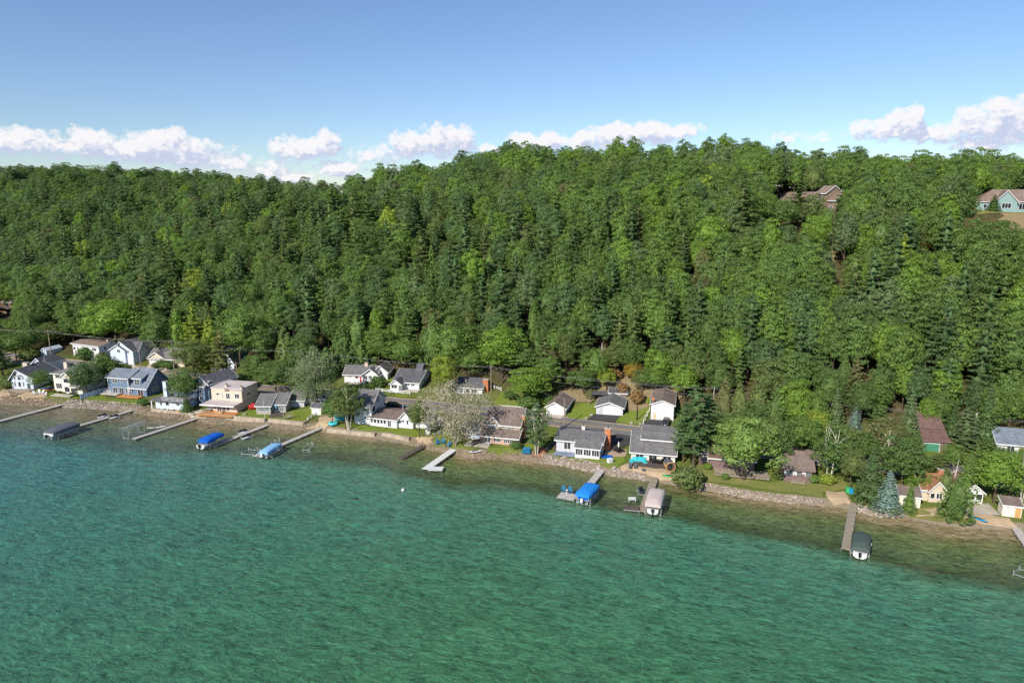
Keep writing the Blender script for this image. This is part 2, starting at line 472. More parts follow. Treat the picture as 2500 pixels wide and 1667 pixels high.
def leaf_mat():
    m = bpy.data.materials.new('foliage')
    m.use_nodes = True
    m.node_tree.nodes.clear()
    t = NT(m.node_tree)
    tint = t.n('ShaderNodeAttribute', attribute_type='INSTANCER', attribute_name='tint').outputs['Color']
    geo = t.n('ShaderNodeNewGeometry')
    oi = t.n('ShaderNodeObjectInfo')
    oc = t.n('ShaderNodeTexCoord').outputs['Object']
    cl = t.noise(oc, 0.55, 3.0, 0.6)
    isl = geo.outputs['Random Per Island']
    k = t.math('ADD', t.rng(isl, 0, 1, 0.80, 1.20), t.rng(cl, 0.3, 0.7, -0.16, 0.16))
    c = t.n('ShaderNodeVectorMath', {0: tint, 1: k}, operation='SCALE')
    t.link(k, c.inputs['Scale'])
    warm = t.mix(t.rng(cl, 0.45, 0.75, 0.0, 0.35), c.outputs[0], t.mix(1.0, c.outputs[0], (1.35, 1.08, 0.7), 'MULTIPLY'))
    df = t.n('ShaderNodeBsdfDiffuse', {0: warm})
    tr = t.n('ShaderNodeBsdfTranslucent', {0: t.mix(1.0, warm, (1.15, 1.25, 0.55), 'MULTIPLY')})
    gl = t.n('ShaderNodeBsdfGlossy', {0: (0.5, 0.5, 0.5), 'Roughness': 0.55})
    a = t.n('ShaderNodeMixShader', {0: 0.36, 1: df.outputs[0], 2: tr.outputs[0]})
    b = t.n('ShaderNodeMixShader', {0: 0.02, 1: a.outputs[0], 2: gl.outputs[0]})
    t.n('ShaderNodeOutputMaterial', {0: b.outputs[0]})
    return m


LEAF = leaf_mat()


def ground_mat():
    m = bpy.data.materials.new('land_cover')
    m.use_nodes = True
    m.node_tree.nodes.clear()
    t = NT(m.node_tree)
    oc = t.n('ShaderNodeTexCoord').outputs['Object']
    sh = t.n('ShaderNodeAttribute', attribute_name='inland').outputs['Fac']
    n1 = t.noise(oc, 0.06, 4.0, 0.6)
    n2 = t.noise(oc, 0.5, 5.0, 0.65)
    n3 = t.noise(oc, 4.0, 3.0, 0.7)
    grass = t.mix(t.rng(n2, 0.3, 0.7), (0.075, 0.105, 0.022), (0.125, 0.155, 0.038))
    grass = t.mix(t.rng(n1, 0.45, 0.72, 0, 0.6), grass, (0.20, 0.17, 0.075))
    grass = t.mix(t.rng(n3, 0.3, 0.7, 0.0, 0.35), grass, (0.05, 0.08, 0.015))
    forest = t.mix(t.rng(n2, 0.35, 0.65), (0.045, 0.050, 0.020), (0.11, 0.085, 0.045))
    d = t.math('ADD', sh, t.math('MULTIPLY', t.math('SUBTRACT', n2, 0.5), 14.0))
    c = t.mix(t.rng(d, 38, 47), grass, forest)
    bank = t.mix(t.rng(n3, 0.3, 0.7), (0.16, 0.13, 0.09), (0.30, 0.25, 0.18))
    c = t.mix(t.rng(t.math('ADD', sh, t.math('MULTIPLY', t.math('SUBTRACT', n2, .5), 1.6)), 2.0, 2.9), bank, c)
    bs = t.n('ShaderNodeBsdfDiffuse', {0: c, 1: 0.6})
    t.link(t.n('ShaderNodeBump', {'Height': n3, 'Strength': 0.6, 'Distance': 0.25}), bs.inputs['Normal'])
    t.n('ShaderNodeOutputMaterial', {0: bs})
    return m


def lawn_mat(name, a, b, dry=0.3):
    m = bpy.data.materials.new(name)
    m.use_nodes = True
    m.node_tree.nodes.clear()
    t = NT(m.node_tree)
    oc = t.n('ShaderNodeTexCoord').outputs['Object']
    n1 = t.noise(oc, 0.16, 4.0, 0.6)
    n2 = t.noise(oc, 1.1, 4.0, 0.7)
    n3 = t.noise(oc, 7.0, 2.0, 0.7)
    c = t.mix(t.rng(n2, 0.3, 0.7), a, b)
    c = t.mix(t.rng(n1, 0.48, 0.7, 0.0, dry), c, (0.24, 0.21, 0.10))
    c = t.mix(t.rng(n3, 0.35, 0.7, 0.0, 0.35), c, tuple(x * 0.5 for x in a))
    bs = t.n('ShaderNodeBsdfDiffuse', {0: c, 1: 0.6})
    t.link(t.n('ShaderNodeBump', {'Height': n3, 'Strength': 0.5, 'Distance': 0.12}), bs.inputs['Normal'])
    t.n('ShaderNodeOutputMaterial', {0: bs})
    return m


LAWN = lawn_mat('mown_lawn', (0.12, 0.165, 0.026), (0.165, 0.215, 0.04), 0.3)
DRYL = lawn_mat('dry_lawn', (0.12, 0.14, 0.04), (0.18, 0.18, 0.06), 0.7)
BRUSH = lawn_mat('dry_brush_soil', (0.19, 0.15, 0.085), (0.29, 0.22, 0.13), 0.5)


def water_mat():
    m = bpy.data.materials.new('lake_water')
    m.use_nodes = True
    m.node_tree.nodes.clear()
    t = NT(m.node_tree)
    oc = t.n('ShaderNodeTexCoord').outputs['Object']
    sh = t.n('ShaderNodeAttribute', attribute_name='offshore').outputs['Fac']      # metres out from the waterline
    lx = t.n('ShaderNodeAttribute', attribute_name='along').outputs['Fac']
    ROT = (0, 0, R(17.5))
    al = t.mapping(oc, (1, 1, 1), ROT)
    big = t.noise(oc, 0.035, 4.0, 0.6)
    mid = t.noise(t.mapping(al, (0.10, 0.22, 1)), 1.0, 5.0, 0.62)
    fine = t.noise(t.mapping(al, (0.9, 2.0, 1)), 1.0, 5.0, 0.65, 0.8)
    d = t.math('ADD', sh, t.math('MULTIPLY', t.math('SUBTRACT', big, 0.5), 12.0))
    d = t.math('ADD', d, t.math('MULTIPLY', t.math('SUBTRACT', mid, 0.5), 6.0))
    d = t.math('SUBTRACT', d, t.math('ADD', t.rng(lx, 30, 85, 0.0, 5.0), t.rng(lx, -30, -140, 0.0, 9.0)))
    u = t.math('MULTIPLY', d, 1 / 100.0)
    bed = t.ramp(u, [(0.0, (0.185, 0.145, 0.080)), (0.012, (0.110, 0.102, 0.042)), (0.05, (0.076, 0.102, 0.034)), (0.10, (0.058, 0.096, 0.038)), (0.135, (0.036, 0.060, 0.022)), (0.155, (0.032, 0.054, 0.022)),
                     (0.20, (0.052, 0.150, 0.088)), (0.32, (0.043, 0.141, 0.088)), (0.60, (0.039, 0.131, 0.064)), (1.0, (0.041, 0.124, 0.052))])
    # towards the left of the bay the water is deeper and bluer
    bed = t.mix(t.rng(lx, -10, -120, 0.0, 0.85), bed, t.ramp(u, [(0.0, (0.10, 0.088, 0.055)), (0.04, (0.072, 0.086, 0.048)), (0.12, (0.046, 0.078, 0.056)), (0.17, (0.036, 0.082, 0.070)), (0.25, (0.037, 0.133, 0.124)), (0.6, (0.034, 0.129, 0.106)), (1.0, (0.033, 0.122, 0.082))]))
    # weed beds and sand patches on the bottom
    weed = t.noise(t.mapping(al, (0.045, 0.085, 1)), 1.0, 6.0, 0.65)
    deep = t.rng(d, 14, 24)
    bed = t.mix(t.math('MULTIPLY', t.rng(weed, 0.52, 0.68), t.mix(deep, (0.5,) * 3, (0.20,) * 3)), bed, t.mix(deep, (0.028, 0.036, 0.016), (0.036, 0.076, 0.056)))
    bed = t.mix(t.math('MULTIPLY', t.rng(weed, 0.46, 0.30), 0.4), bed, t.mix(deep, (0.115, 0.112, 0.055), (0.052, 0.158, 0.082)))
    # light gathered by ripples, painted into the bed colour as a loose paler net
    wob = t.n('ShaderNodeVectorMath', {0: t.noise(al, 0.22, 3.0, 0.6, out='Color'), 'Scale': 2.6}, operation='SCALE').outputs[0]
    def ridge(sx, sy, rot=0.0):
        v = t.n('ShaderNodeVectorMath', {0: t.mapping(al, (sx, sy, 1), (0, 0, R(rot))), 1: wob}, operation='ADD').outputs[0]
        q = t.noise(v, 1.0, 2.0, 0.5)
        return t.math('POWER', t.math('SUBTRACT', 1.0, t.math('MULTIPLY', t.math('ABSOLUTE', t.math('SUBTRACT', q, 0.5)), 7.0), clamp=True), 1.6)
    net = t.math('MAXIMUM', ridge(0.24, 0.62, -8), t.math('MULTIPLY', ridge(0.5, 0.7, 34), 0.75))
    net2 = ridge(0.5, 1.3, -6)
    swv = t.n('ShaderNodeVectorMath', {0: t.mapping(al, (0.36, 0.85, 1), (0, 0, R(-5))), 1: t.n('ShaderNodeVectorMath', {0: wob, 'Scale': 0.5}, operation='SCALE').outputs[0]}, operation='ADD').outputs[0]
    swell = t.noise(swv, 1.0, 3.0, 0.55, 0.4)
    k = t.math('ADD', t.rng(swell, 0.34, 0.66, 0.50, 0.96), t.math('ADD', t.math('MULTIPLY', net, 0.50), t.math('ADD', t.math('MULTIPLY', net2, t.rng(d, 10, 26, 0.95, 0.40)), t.rng(fine, 0.3, 0.7, -0.26, 0.26))))  # lit crests, dark troughs and net lines painted into the bed colour
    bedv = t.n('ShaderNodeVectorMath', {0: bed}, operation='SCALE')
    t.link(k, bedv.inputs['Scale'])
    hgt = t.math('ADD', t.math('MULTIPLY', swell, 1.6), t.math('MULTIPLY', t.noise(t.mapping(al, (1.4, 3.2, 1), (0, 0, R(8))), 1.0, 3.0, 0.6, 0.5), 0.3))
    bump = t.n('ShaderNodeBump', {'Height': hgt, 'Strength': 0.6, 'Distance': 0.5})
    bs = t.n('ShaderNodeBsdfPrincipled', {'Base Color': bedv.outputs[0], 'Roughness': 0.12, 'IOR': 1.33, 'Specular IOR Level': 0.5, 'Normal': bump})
    t.n('ShaderNodeOutputMaterial', {0: bs})
    return m


# ------------------------------------------------------------------ land, lake
def axis(stops):
    out = []
    for a, b, st in stops:
        n = max(1, int(round((b - a) / st)))
        out += [a + (b - a) * i / n for i in range(n)]
    return np.array(out + [stops[-1][1]])


def sheet(name, xs, ys, zf, material, attr):
    X, Y = np.meshgrid(xs, ys)
    x, y = X.ravel(), Y.ravel()
    z = zf(x, y)
    nx, ny = len(xs), len(ys)
    idx = np.arange(nx * ny).reshape(ny, nx)
    f = np.stack([idx[:-1, :-1], idx[:-1, 1:], idx[1:, 1:], idx[1:, :-1]], -1).reshape(-1, 4)
    me = bpy.data.meshes.new(name)
    me.from_pydata(np.stack([x, y, z], -1).tolist(), [], f.tolist())
    me.polygons.foreach_set('use_smooth', [True] * len(f))
    for k, fn in attr.items():
        a = me.attributes.new(k, 'FLOAT', 'POINT')
        a.data.foreach_set('value', fn(x, y).astype(np.float32))
    me.materials.append(material)
    o = link(name, me)
    return o


gx = axis([(-2600, -700, 100), (-700, -240, 10), (-240, 150, 1.5), (150, 420, 8), (420, 2600, 100)])
gy = axis([(60, 100, 8), (100, 262, 1.5), (262, 420, 6), (420, 760, 12), (760, 3000, 120)])
tag(sheet('terrain', gx, gy, land, ground_mat(), {'inland': shore}), kind='structure')
wx = axis([(-2600, -400, 110), (-400, -220, 12), (-220, 160, 2.0), (160, 420, 10), (420, 2600, 110)])
wy = axis([(-1600, -100, 100), (-100, 60, 16), (60, 240, 2.0), (240, 420, 15)])
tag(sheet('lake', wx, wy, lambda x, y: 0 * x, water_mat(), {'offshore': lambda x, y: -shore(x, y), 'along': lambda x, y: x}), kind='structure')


def inside(poly, x, y):
    """points in polygon"""
    c = np.zeros(np.shape(x), bool)
    n = len(poly)
    for i in range(n):
        x0, y0 = poly[i][:2]; x1, y1 = poly[(i + 1) % n][:2]
        if y0 == y1: continue
        m = ((y0 > y) != (y1 > y)) & (x < (x1 - x0) * (y - y0) / (y1 - y0) + x0)
        c ^= m
    return c


def drape(name, pts, off, material, label=None, step=1.5, world=False, rag=None):
    """a sheet cut to an outline and laid on the land"""
    w_ = [p[:2] for p in pts] if world else [G(*p)[:2] for p in pts]
    ring = []
    for i in range(len(w_)):
        a, b = np.array(w_[i]), np.array(w_[(i + 1) % len(w_)])
        n = max(1, int(np.hypot(*(b - a)) / step))
        ring += [a + (b - a) * k / n for k in range(n)]
    ring = np.array(ring)
    if rag is None:
        rag = {'lawn': .5, 'beach': 1.0, 'brush_slope': 2.5, 'mulch_bed': .3, 'gravel_patio': .4, 'cut_strip': .8}.get(name, 0)
    if rag:
        q_ = np.arange(len(ring))
        ring = ring + rag * np.stack([np.sin(q_ * 1.9 + len(ring)) + np.sin(q_ * .83 + 2), np.sin(q_ * 2.3 + 1) + np.sin(q_ * .71)], -1) * .5
    lo, hi = ring.min(0), ring.max(0)
    gx_, gy_ = np.meshgrid(np.arange(lo[0] + step / 2, hi[0], step), np.arange(lo[1] + step / 2, hi[1], step))
    ins = inside(ring, gx_.ravel(), gy_.ravel())
    inn = np.stack([gx_.ravel()[ins], gy_.ravel()[ins]], -1)
    if len(inn):
        dd = np.min(np.hypot(inn[:, None, 0] - ring[None, :, 0], inn[:, None, 1] - ring[None, :, 1]), 1)
        inn = inn[dd > step * .45]
    allp = np.vstack([ring, inn]) if len(inn) else ring
    n = len(ring)
    r = delaunay_2d_cdt([Vector(p) for p in allp.tolist()], [(i, (i + 1) % n) for i in range(n)], [list(range(n))], 1, 1e-4)
    vs = np.array([tuple(v) for v in r[0]])
    z = np.maximum(land(vs[:, 0], vs[:, 1]), -0.3) + off
    me = bpy.data.meshes.new(name)
    me.from_pydata(np.column_stack([vs, z]).tolist(), [], [f if (vs[f[1]][0] - vs[f[0]][0]) * (vs[f[2]][1] - vs[f[0]][1]) - (vs[f[1]][1] - vs[f[0]][1]) * (vs[f[2]][0] - vs[f[0]][0]) > 0 else f[::-1] for f in r[2]])
    me.materials.append(material)
    o = link(name, me)
    o['kind'] = 'structure'
    if label: o['label'] = label
    return o
# ------------------------------------------------------------------ trees
def unit(v):
    return v / np.maximum(np.linalg.norm(v, axis=-1, keepdims=True), 1e-9)


def cards(rng, cen, nor, ln, wd):
    """one small leaf spray (a bent pair of triangles) at each centre"""
    n = len(cen)
    nor = unit(nor)
    r = rng.normal(size=(n, 3))
    a = unit(np.cross(nor, r)); b = np.cross(nor, a)
    ln = np.broadcast_to(ln, (n,))[:, None]; wd = np.broadcast_to(wd, (n,))[:, None]
    p0, p1 = cen - a * ln * .5, cen + a * ln * .5
    q0, q1 = cen - b * wd * .5 - nor * wd * .15, cen + b * wd * .5 - nor * wd * .15
    v = np.stack([p0, q0, p1, q1], 1).reshape(-1, 3)
    f = np.arange(4 * n).reshape(n, 4)
    return v, f


def blobs(rng, B, per, ln, wd, jit=0.42, up=0.25, inner=-0.35, axis_c=None, fill=(0.72, 1.05)):
    """B: rows of centre xyz and radii xyz; leaf sprays spread through the outer shell of each clump"""
    B = np.asarray(B, float)
    n = len(B)
    d = unit(rng.normal(size=(n, per, 3)))
    cen = B[:, None, :3] + d * B[:, None, 3:] * rng.uniform(*fill, size=(n, per, 1))
    nor = unit(d / np.maximum(B[:, None, 3:], .05)) + jit * rng.normal(size=d.shape) * .6 + np.array([0, 0, up])
    if axis_c is not None:
        out = unit(B[:, None, :3] - np.asarray(axis_c))
        keep = ((d * out).sum(-1) > inner).ravel()
    else:
        keep = np.ones(n * per, bool)
    cen, nor = cen.reshape(-1, 3)[keep], nor.reshape(-1, 3)[keep]
    s = rng.uniform(.7, 1.3, len(cen))
    return cards(rng, cen, nor, ln * s, wd * s)


ICO_V = None


def lump(c, r, seed):
    """rough closed lump, the dense inside of a crown"""
    rng = np.random.default_rng(seed)
    rows = []
    for i in range(5):
        ph = math.pi * (i + .5) / 5
        rows.append([(c[0] + r[0] * math.sin(ph) * math.cos(2 * math.pi * j / 7), c[1] + r[1] * math.sin(ph) * math.sin(2 * math.pi * j / 7), c[2] + r[2] * math.cos(ph)) for j in range(7)])
    v = np.array(rows).reshape(-1, 3)
    v = c + (v - c) * rng.uniform(.85, 1.1, (35, 1))
    f = [(i * 7 + j, i * 7 + (j + 1) % 7, (i + 1) * 7 + (j + 1) % 7, (i + 1) * 7 + j) for i in range(4) for j in range(7)]
    return v, np.array(f)


def np_mesh(name, chunks, material):
    vs, fs, o = [], [], 0
    for v, f in chunks:
        vs.append(v); fs.append(f + o); o += len(v)
    me = bpy.data.meshes.new(name)
    me.from_pydata(np.vstack(vs).tolist(), [], np.vstack(fs).tolist())
    me.materials.append(material)
    return me


def limbs(mb, rng, base, top, r, ends, n=5):
    path = [Vector(base)]
    for i in range(1, 4):
        p = Vector(base).lerp(Vector(top), i / 3)
        path.append(p + Vector((rng.uniform(-.15, .15), rng.uniform(-.15, .15), 0)))
    mb.tube(path, r, n + 2, r1=r * .25)
    for e in ends:
        k = rng.uniform(.35, .8)
        a = Vector(base).lerp(Vector(top), k)
        e = Vector(e)
        m = a.lerp(e, .5) + Vector((0, 0, .25 * (e - a).length * .3))
        mb.tube([a, m, e], r * .42, n, r1=r * .08)


def make_broadleaf(seed, H=17.0, Rr=4.6, base=.22, nb=46, per=120, leaf=.42, rough=1.0):
    rng = np.random.default_rng(seed)
    cz, hz = H * (base + (1 - base) / 2), H * (1 - base) / 2
    B = []
    for i in range(nb):
        z = 1 - 1.75 * (i + .5) / nb
        ph = i * 2.39996 + rng.uniform(-.3, .3)
        rr = math.sqrt(max(0, 1 - z * z))
        k = rng.uniform(.62, .96)
        lob = 1 + .16 * math.sin(3 * ph + seed) + .10 * math.sin(5 * ph + 2 * seed)
        zz = z * k * (1.0 if z > 0 else .92)
        br = Rr * rng.uniform(.24, .44) * rough
        B.append((rr * k * lob * Rr * math.cos(ph), rr * k * lob * Rr * math.sin(ph), cz + zz * hz, br, br, br * rng.uniform(.6, .85)))
    ch = [blobs(rng, B, per, leaf, leaf * .72, axis_c=(0, 0, cz - hz * .3)), lump(np.array([0, 0, cz]), (Rr * .62, Rr * .62, hz * .66), seed)]
    tb = MB()
    limbs(tb, rng, (0, 0, -.6), (0, 0, cz + hz * .3), .045 * Rr + .06, [B[i][:3] for i in rng.choice(nb, 7, replace=False)])
    return ch, tb


def make_pine(seed, H=22.0, Rr=3.9, base=.25, nl=12):
    rng = np.random.default_rng(seed)
    B = []
    ends = []
    for i in range(nl):
        f = i / (nl - 1)
        z = H * (base + (1 - base) * f ** .95) - .4
        r = Rr * (1.05 - f) ** .62 * rng.uniform(.72, 1.18) * (1 if f > .12 else .75)
        nbr = 6 if f < .8 else 4
        a0 = rng.uniform(0, 6.28)
        for j in range(nbr):
            a = a0 + 6.283 * j / nbr + rng.uniform(-.3, .3)
            rl = r * rng.uniform(.65, 1.15)
            zz = z + rng.uniform(-.5, .5)
            for q in (.42, .74, 1.0):
                if rl * q < .25 and q < 1: continue
                pr = max(.5, rl * .30) * rng.uniform(.8, 1.2)
                B.append((rl * q * math.cos(a), rl * q * math.sin(a), zz + .35 * q * rl * .35, pr, pr, pr * .33))
            ends.append((rl * .8 * math.cos(a), rl * .8 * math.sin(a), zz + .2))
    B.append((0, 0, H - .5, .45, .45, .7))
    ch = [blobs(rng, B, 26, .62, .26, jit=.75, up=.55, fill=(.35, 1.05))]
    for k in range(4):
        ch.append(lump(np.array([0, 0, H * (base + .14 + k * .16)]), (Rr * .36 * (1 - k * .2), Rr * .36 * (1 - k * .2), H * .08), seed + k))
    tb = MB()
    limbs(tb, rng, (0, 0, -.8), (0, 0, H - .8), .30, [ends[i] for i in range(0, len(ends), 5)], 4)
    return ch, tb


def make_cedar(seed, H=13.0, Rr=2.1, nb=95):
    rng = np.random.default_rng(seed)
    B = []
    for i in range(nb):
        f = ((i + .5) / nb) ** 1.25
        ph = i * 2.39996 + rng.uniform(-.4, .4)
        z = H * (.05 + .93 * f)
        r = Rr * (1 - f ** 1.7) ** .8 * (1 + .15 * math.sin(2 * ph + seed)) * rng.uniform(.68, 1.02)
        br = max(.32, .36 * Rr * (1 - .62 * f)) * rng.uniform(.75, 1.2)
        B.append((r * math.cos(ph), r * math.sin(ph), z, br * .85, br * .85, br * 1.5))
    ch = [blobs(rng, B, 34, .46, .22, up=.15, axis_c=(0, 0, H * .35), inner=-.3), lump(np.array([0, 0, H * .42]), (Rr * .66, Rr * .66, H * .42), seed)]
    tb = MB()
    tb.tube([(0, 0, -.6), (0, 0, H * .8)], .16, 6, r1=.05)
    return ch, tb


def make_spruce(seed, H=13.0, Rr=2.9, nl=17):
    rng = np.random.default_rng(seed)
    B = []
    for i in range(nl):
        f = i / (nl - 1)
        z = H * (.05 + .93 * f)
        r = Rr * (1 - f) ** .85 + .18
        nbr = max(5, int(12 * (1 - f) + 4))
        a0 = rng.uniform(0, 6.28)
        for j in range(nbr):
            a = a0 + 6.283 * j / nbr + rng.uniform(-.12, .12)
            rl = r * rng.uniform(.86, 1.1)
            for q in (.55, .95):
                pr = max(.2, rl * .17)
                B.append((rl * q * math.cos(a), rl * q * math.sin(a), z - .16 * q * rl, pr, pr, .16 + pr * .25))
    ch = [blobs(rng, B, 11, .42, .2, jit=.5, up=.45, fill=(.2, 1.1))]
    for k in range(5):
        ch.append(lump(np.array([0, 0, H * (.14 + k * .165)]), (Rr * .62 * (1 - k * .19), Rr * .62 * (1 - k * .19), H * .10), seed + k))
    tb = MB()
    tb.tube([(0, 0, -.6), (0, 0, H * .9)], .2, 6, r1=.04)
    return ch, tb


def make_airy(seed, H=15.0, Rr=4.2, base=.28, nb=58, per=24, leaf=.42, nl=13, multi=3):
    rng = np.random.default_rng(seed)
    B = []
    cz, hz = H * (base + (1 - base) / 2), H * (1 - base) / 2
    for i in range(nb):
        d = unit(rng.normal(size=3)) * rng.uniform(.35, 1.0) ** .6
        br = Rr * rng.uniform(.15, .27)
        B.append((d[0] * Rr, d[1] * Rr, cz + d[2] * hz, br, br, br * .8))
    ch = [blobs(rng, B, per, leaf, leaf * .6, jit=1.0, fill=(.3, 1.1))]
    tb = MB()
    for m in range(multi):
        a = 6.283 * m / multi + seed
        top = (math.cos(a) * Rr * .35, math.sin(a) * Rr * .35, H * .9)
        limbs(tb, rng, (math.cos(a) * .25, math.sin(a) * .25, -.6), top, .12 * max(1, Rr / 5.5), [B[i][:3] for i in rng.choice(nb, nl // multi + 1, replace=False)])
    return ch, tb


def make_bare(seed, H=14.0, Rr=2.2):
    rng = np.random.default_rng(seed)
    tb = MB()
    ends = [(math.cos(a) * Rr * rng.uniform(.4, 1), math.sin(a) * Rr * rng.uniform(.4, 1), H * z) for a, z in zip(rng.uniform(0, 6.28, 12), rng.uniform(.45, .95, 12))]
    limbs(tb, rng, (0, 0, -.6), (rng.uniform(-.6, .6), 0, H), .17, ends, 4)
    return None, tb


def make_bush(seed, H=2.6, Rr=1.6, nb=26):
    rng = np.random.default_rng(seed)
    B = []
    for i in range(nb):
        z = 1 - 1.3 * (i + .5) / nb
        ph = i * 2.39996
        rr = math.sqrt(max(0, 1 - z * z)); k = rng.uniform(.6, .95)
        br = Rr * rng.uniform(.25, .4)
        B.append((rr * k * Rr * math.cos(ph), rr * k * Rr * math.sin(ph), max(.15, H * .42 + z * k * H * .5), br, br, br * .8))
    return [blobs(rng, B, 44, .30, .2, axis_c=(0, 0, 0)), lump(np.array([0, 0, H * .4]), (Rr * .7, Rr * .7, H * .42), seed)], None


KIND = {}


def kind(key, name, cat, H, Rr, makers, bark):
    out = []
    for k, (ch, tb) in enumerate(makers):
        cr = np_mesh(name + '_crown', ch, LEAF) if ch else None
        tr = tb.mesh(name + '_trunk', bark) if tb else None
        whole = None
        if cr and tr:
            vs = [tuple(v.co) for v in cr.vertices]; fs = [tuple(p.vertices) for p in cr.polygons]
            n = len(vs)
            whole = bpy.data.meshes.new(name)
            whole.from_pydata(vs + tb.v, [], fs + [tuple(i + n for i in f) for f in tb.f])
            whole.materials.append(LEAF); whole.materials.append(bark)
            whole.polygons.foreach_set('material_index', [0] * len(fs) + [1] * len(tb.f))
        out.append((cr, tr, whole or cr or tr))
    KIND[key] = dict(name=name, cat=cat, H=H, R=Rr, var=out)


kind('broad', 'broadleaf_tree', 'tree', 17, 4.6, [make_broadleaf(s, nb=n, base=b, rough=r) for s, n, b, r in ((1, 46, .2, 1), (2, 38, .25, 1.1), (3, 54, .18, .92), (4, 42, .26, 1.0), (5, 48, .2, 1.08))], BARK)
kind('tall', 'broadleaf_tree', 'tree', 19, 3.5, [make_broadleaf(s, H=19, Rr=3.5, nb=46, base=.28) for s in (11, 12, 13)], BARK)
kind('pine', 'pine_tree', 'pine', 22, 3.9, [make_pine(s, nl=n) for s, n in ((21, 12), (22, 11), (23, 13), (24, 10))], BARK)
kind('cedar', 'cedar_tree', 'cedar', 13, 2.1, [make_cedar(s) for s in (31, 32, 33)], BARK)
kind('spruce', 'spruce_tree', 'spruce', 13, 2.9, [make_spruce(s) for s in (41, 42)], BARK)
kind('airy', 'birch_tree', 'birch', 15, 4.2, [make_airy(s) for s in (51, 52)], BIRCHB)
kind('bare', 'dead_tree', 'dead tree', 14, 2.2, [make_bare(s) for s in (61, 62)], BIRCHB)
kind('silver', 'poplar_tree', 'tree', 15, 7.5, [make_airy(71, H=15, Rr=8.0, base=.12, nb=150, per=40, leaf=.38, nl=30, multi=3)], mat('grey_bark', sc(150, 140, 128), .9, .2, 2.0))
kind('bush', 'bush', 'bush', 2.6, 1.6, [make_bush(s) for s in (81, 82, 83)], BARK)

LEAF_K = np.array([2.2, 2.28, 2.15])
SOFT = np.array([0.008, 0.004, 0.012])
TINTS = {   # foliage base colours
    'dark green': (0.054, 0.090, 0.024), 'deep green': (0.048, 0.080, 0.028), 'mid green': (0.062, 0.102, 0.026), 'grass green': (0.074, 0.120, 0.026), 'bright green': (0.090, 0.146, 0.022),
    'yellow-green': (0.135, 0.170, 0.024), 'olive green': (0.074, 0.098, 0.030), 'blue-green': (0.054, 0.092, 0.034), 'grey-green': (0.072, 0.104, 0.044), 'brownish green': (0.090, 0.096, 0.036),
    'silver-grey': (0.205, 0.185, 0.155), 'silver-green': (0.110, 0.140, 0.075), 'pale blue': (0.105, 0.150, 0.140), 'golden': (0.17, 0.12, 0.02), 'rusty': (0.14, 0.085, 0.035), 'pale green': (0.105, 0.155, 0.040),
    'black-green': (0.030, 0.050, 0.024)}


def plant(key, loc, tint, label, group=None, H=None, Rr=None, rz=0.0, var=0, parts=True, jitter=0.0, name=None, cat=None):
    K = KIND[key]
    cr, tr, whole = K['var'][var % len(K['var'])]
    sz = (H or K['H']) / K['H']
    sx = (Rr / K['R']) if Rr else sz
    col = np.array(TINTS[tint] if isinstance(tint, str) else tint) * (1 + jitter) * LEAF_K + SOFT
    if parts and cr and tr:
        e = thing(name or K['name'], label, cat or K['cat'], loc, rz, group)
        e.scale = (sx, sx, sz)
        c = link('crown', cr, e); c['tint'] = [float(q) for q in col]
        link('trunk', tr, e)
    else:
        e = link(name or K['name'], whole, None, loc, rz)
        e.scale = (sx, sx, sz)
        tag(e, label, cat or K['cat'], group)
        e['tint'] = [float(q) for q in col]
    return e


# ------------------------------------------------------------------ the wood on the bluff
LAND_MARKS = [(20, 'brown house at the edge'), (122, 'small metal shed'), (215, 'white hillside house'), (300, 'pale twin-gabled house'), (400, 'tan double garage'), (565, 'steep-roofed house'), (700, 'grey sunroom cottage'),
              (890, 'white ranch house'), (1000, 'charcoal-roofed house'), (1160, 'low brick-chimney house'), (1290, 'leaning maple'), (1365, 'brown-roofed garage'), (1490, 'grey two-car garage'),
              (1615, 'tall white garage'), (1740, 'transformer pole'), (1850, 'roadside cedar row'), (1985, 'cleared hillside strip'), (2110, 'two big spruces'), (2270, 'green garage door'), (2385, 'pole among spruces'), (2470, 'blue-grey roof')]


def nearest_mark(px):
    return min(LAND_MARKS, key=lambda m: abs(m[0] - px))[1]


HILL_BOXES = [(1890, 448, 2044, 515, 268), (2372, 452, 2600, 520, 252), (-60, 700, 45, 775, 302)]     # hillside houses: px box, distance
CLEAR_PX = [[(1340, 965), (1400, 940), (1500, 930), (1600, 935), (1660, 970), (1660, 1010), (1330, 1010)], [(2006, 520), (2028, 520), (2034, 700), (2012, 700)], [(2418, 505), (2600, 500), (2600, 700), (2470, 640), (2440, 570)],
            [(850, 905), (870, 895), (1150, 905), (1260, 925), (1260, 985), (840, 960)], [(85, 835), (180, 830), (460, 838), (460, 910), (80, 910)]]
rng = np.random.default_rng(7)
xs, ys = np.meshgrid(np.arange(-640, 330, 5.3), np.arange(150, 760, 5.3))
fx = xs.ravel() + rng.uniform(-2.1, 2.1, xs.size); fy = ys.ravel() + rng.uniform(-2.1, 2.1, xs.size)
far = np.hypot(fx, fy)
px_, py_, dd_ = proj(fx, fy, np.full(fx.shape, 30.0))
m = (px_ > -260) & (px_ < 2760) & (dd_ > 60)
fx, fy = fx[m], fy[m]
ft = shore(fx, fy)
edge = np.interp(fx, [-260, -200, -120, -60, -20, 10, 45, 60, 130, 300], [46, 44, 47, 47, 50, 52, 52, 45, 41, 41])
m = ft > edge + rng.uniform(-2, 2, len(fx))
fx, fy, ft = fx[m], fy[m], ft[m]
fz = land(fx, fy)
bx, by, bd = proj(fx, fy, fz)
keep = np.ones(len(fx), bool)
for poly in CLEAR_PX:
    keep &= ~inside(poly, bx, by)
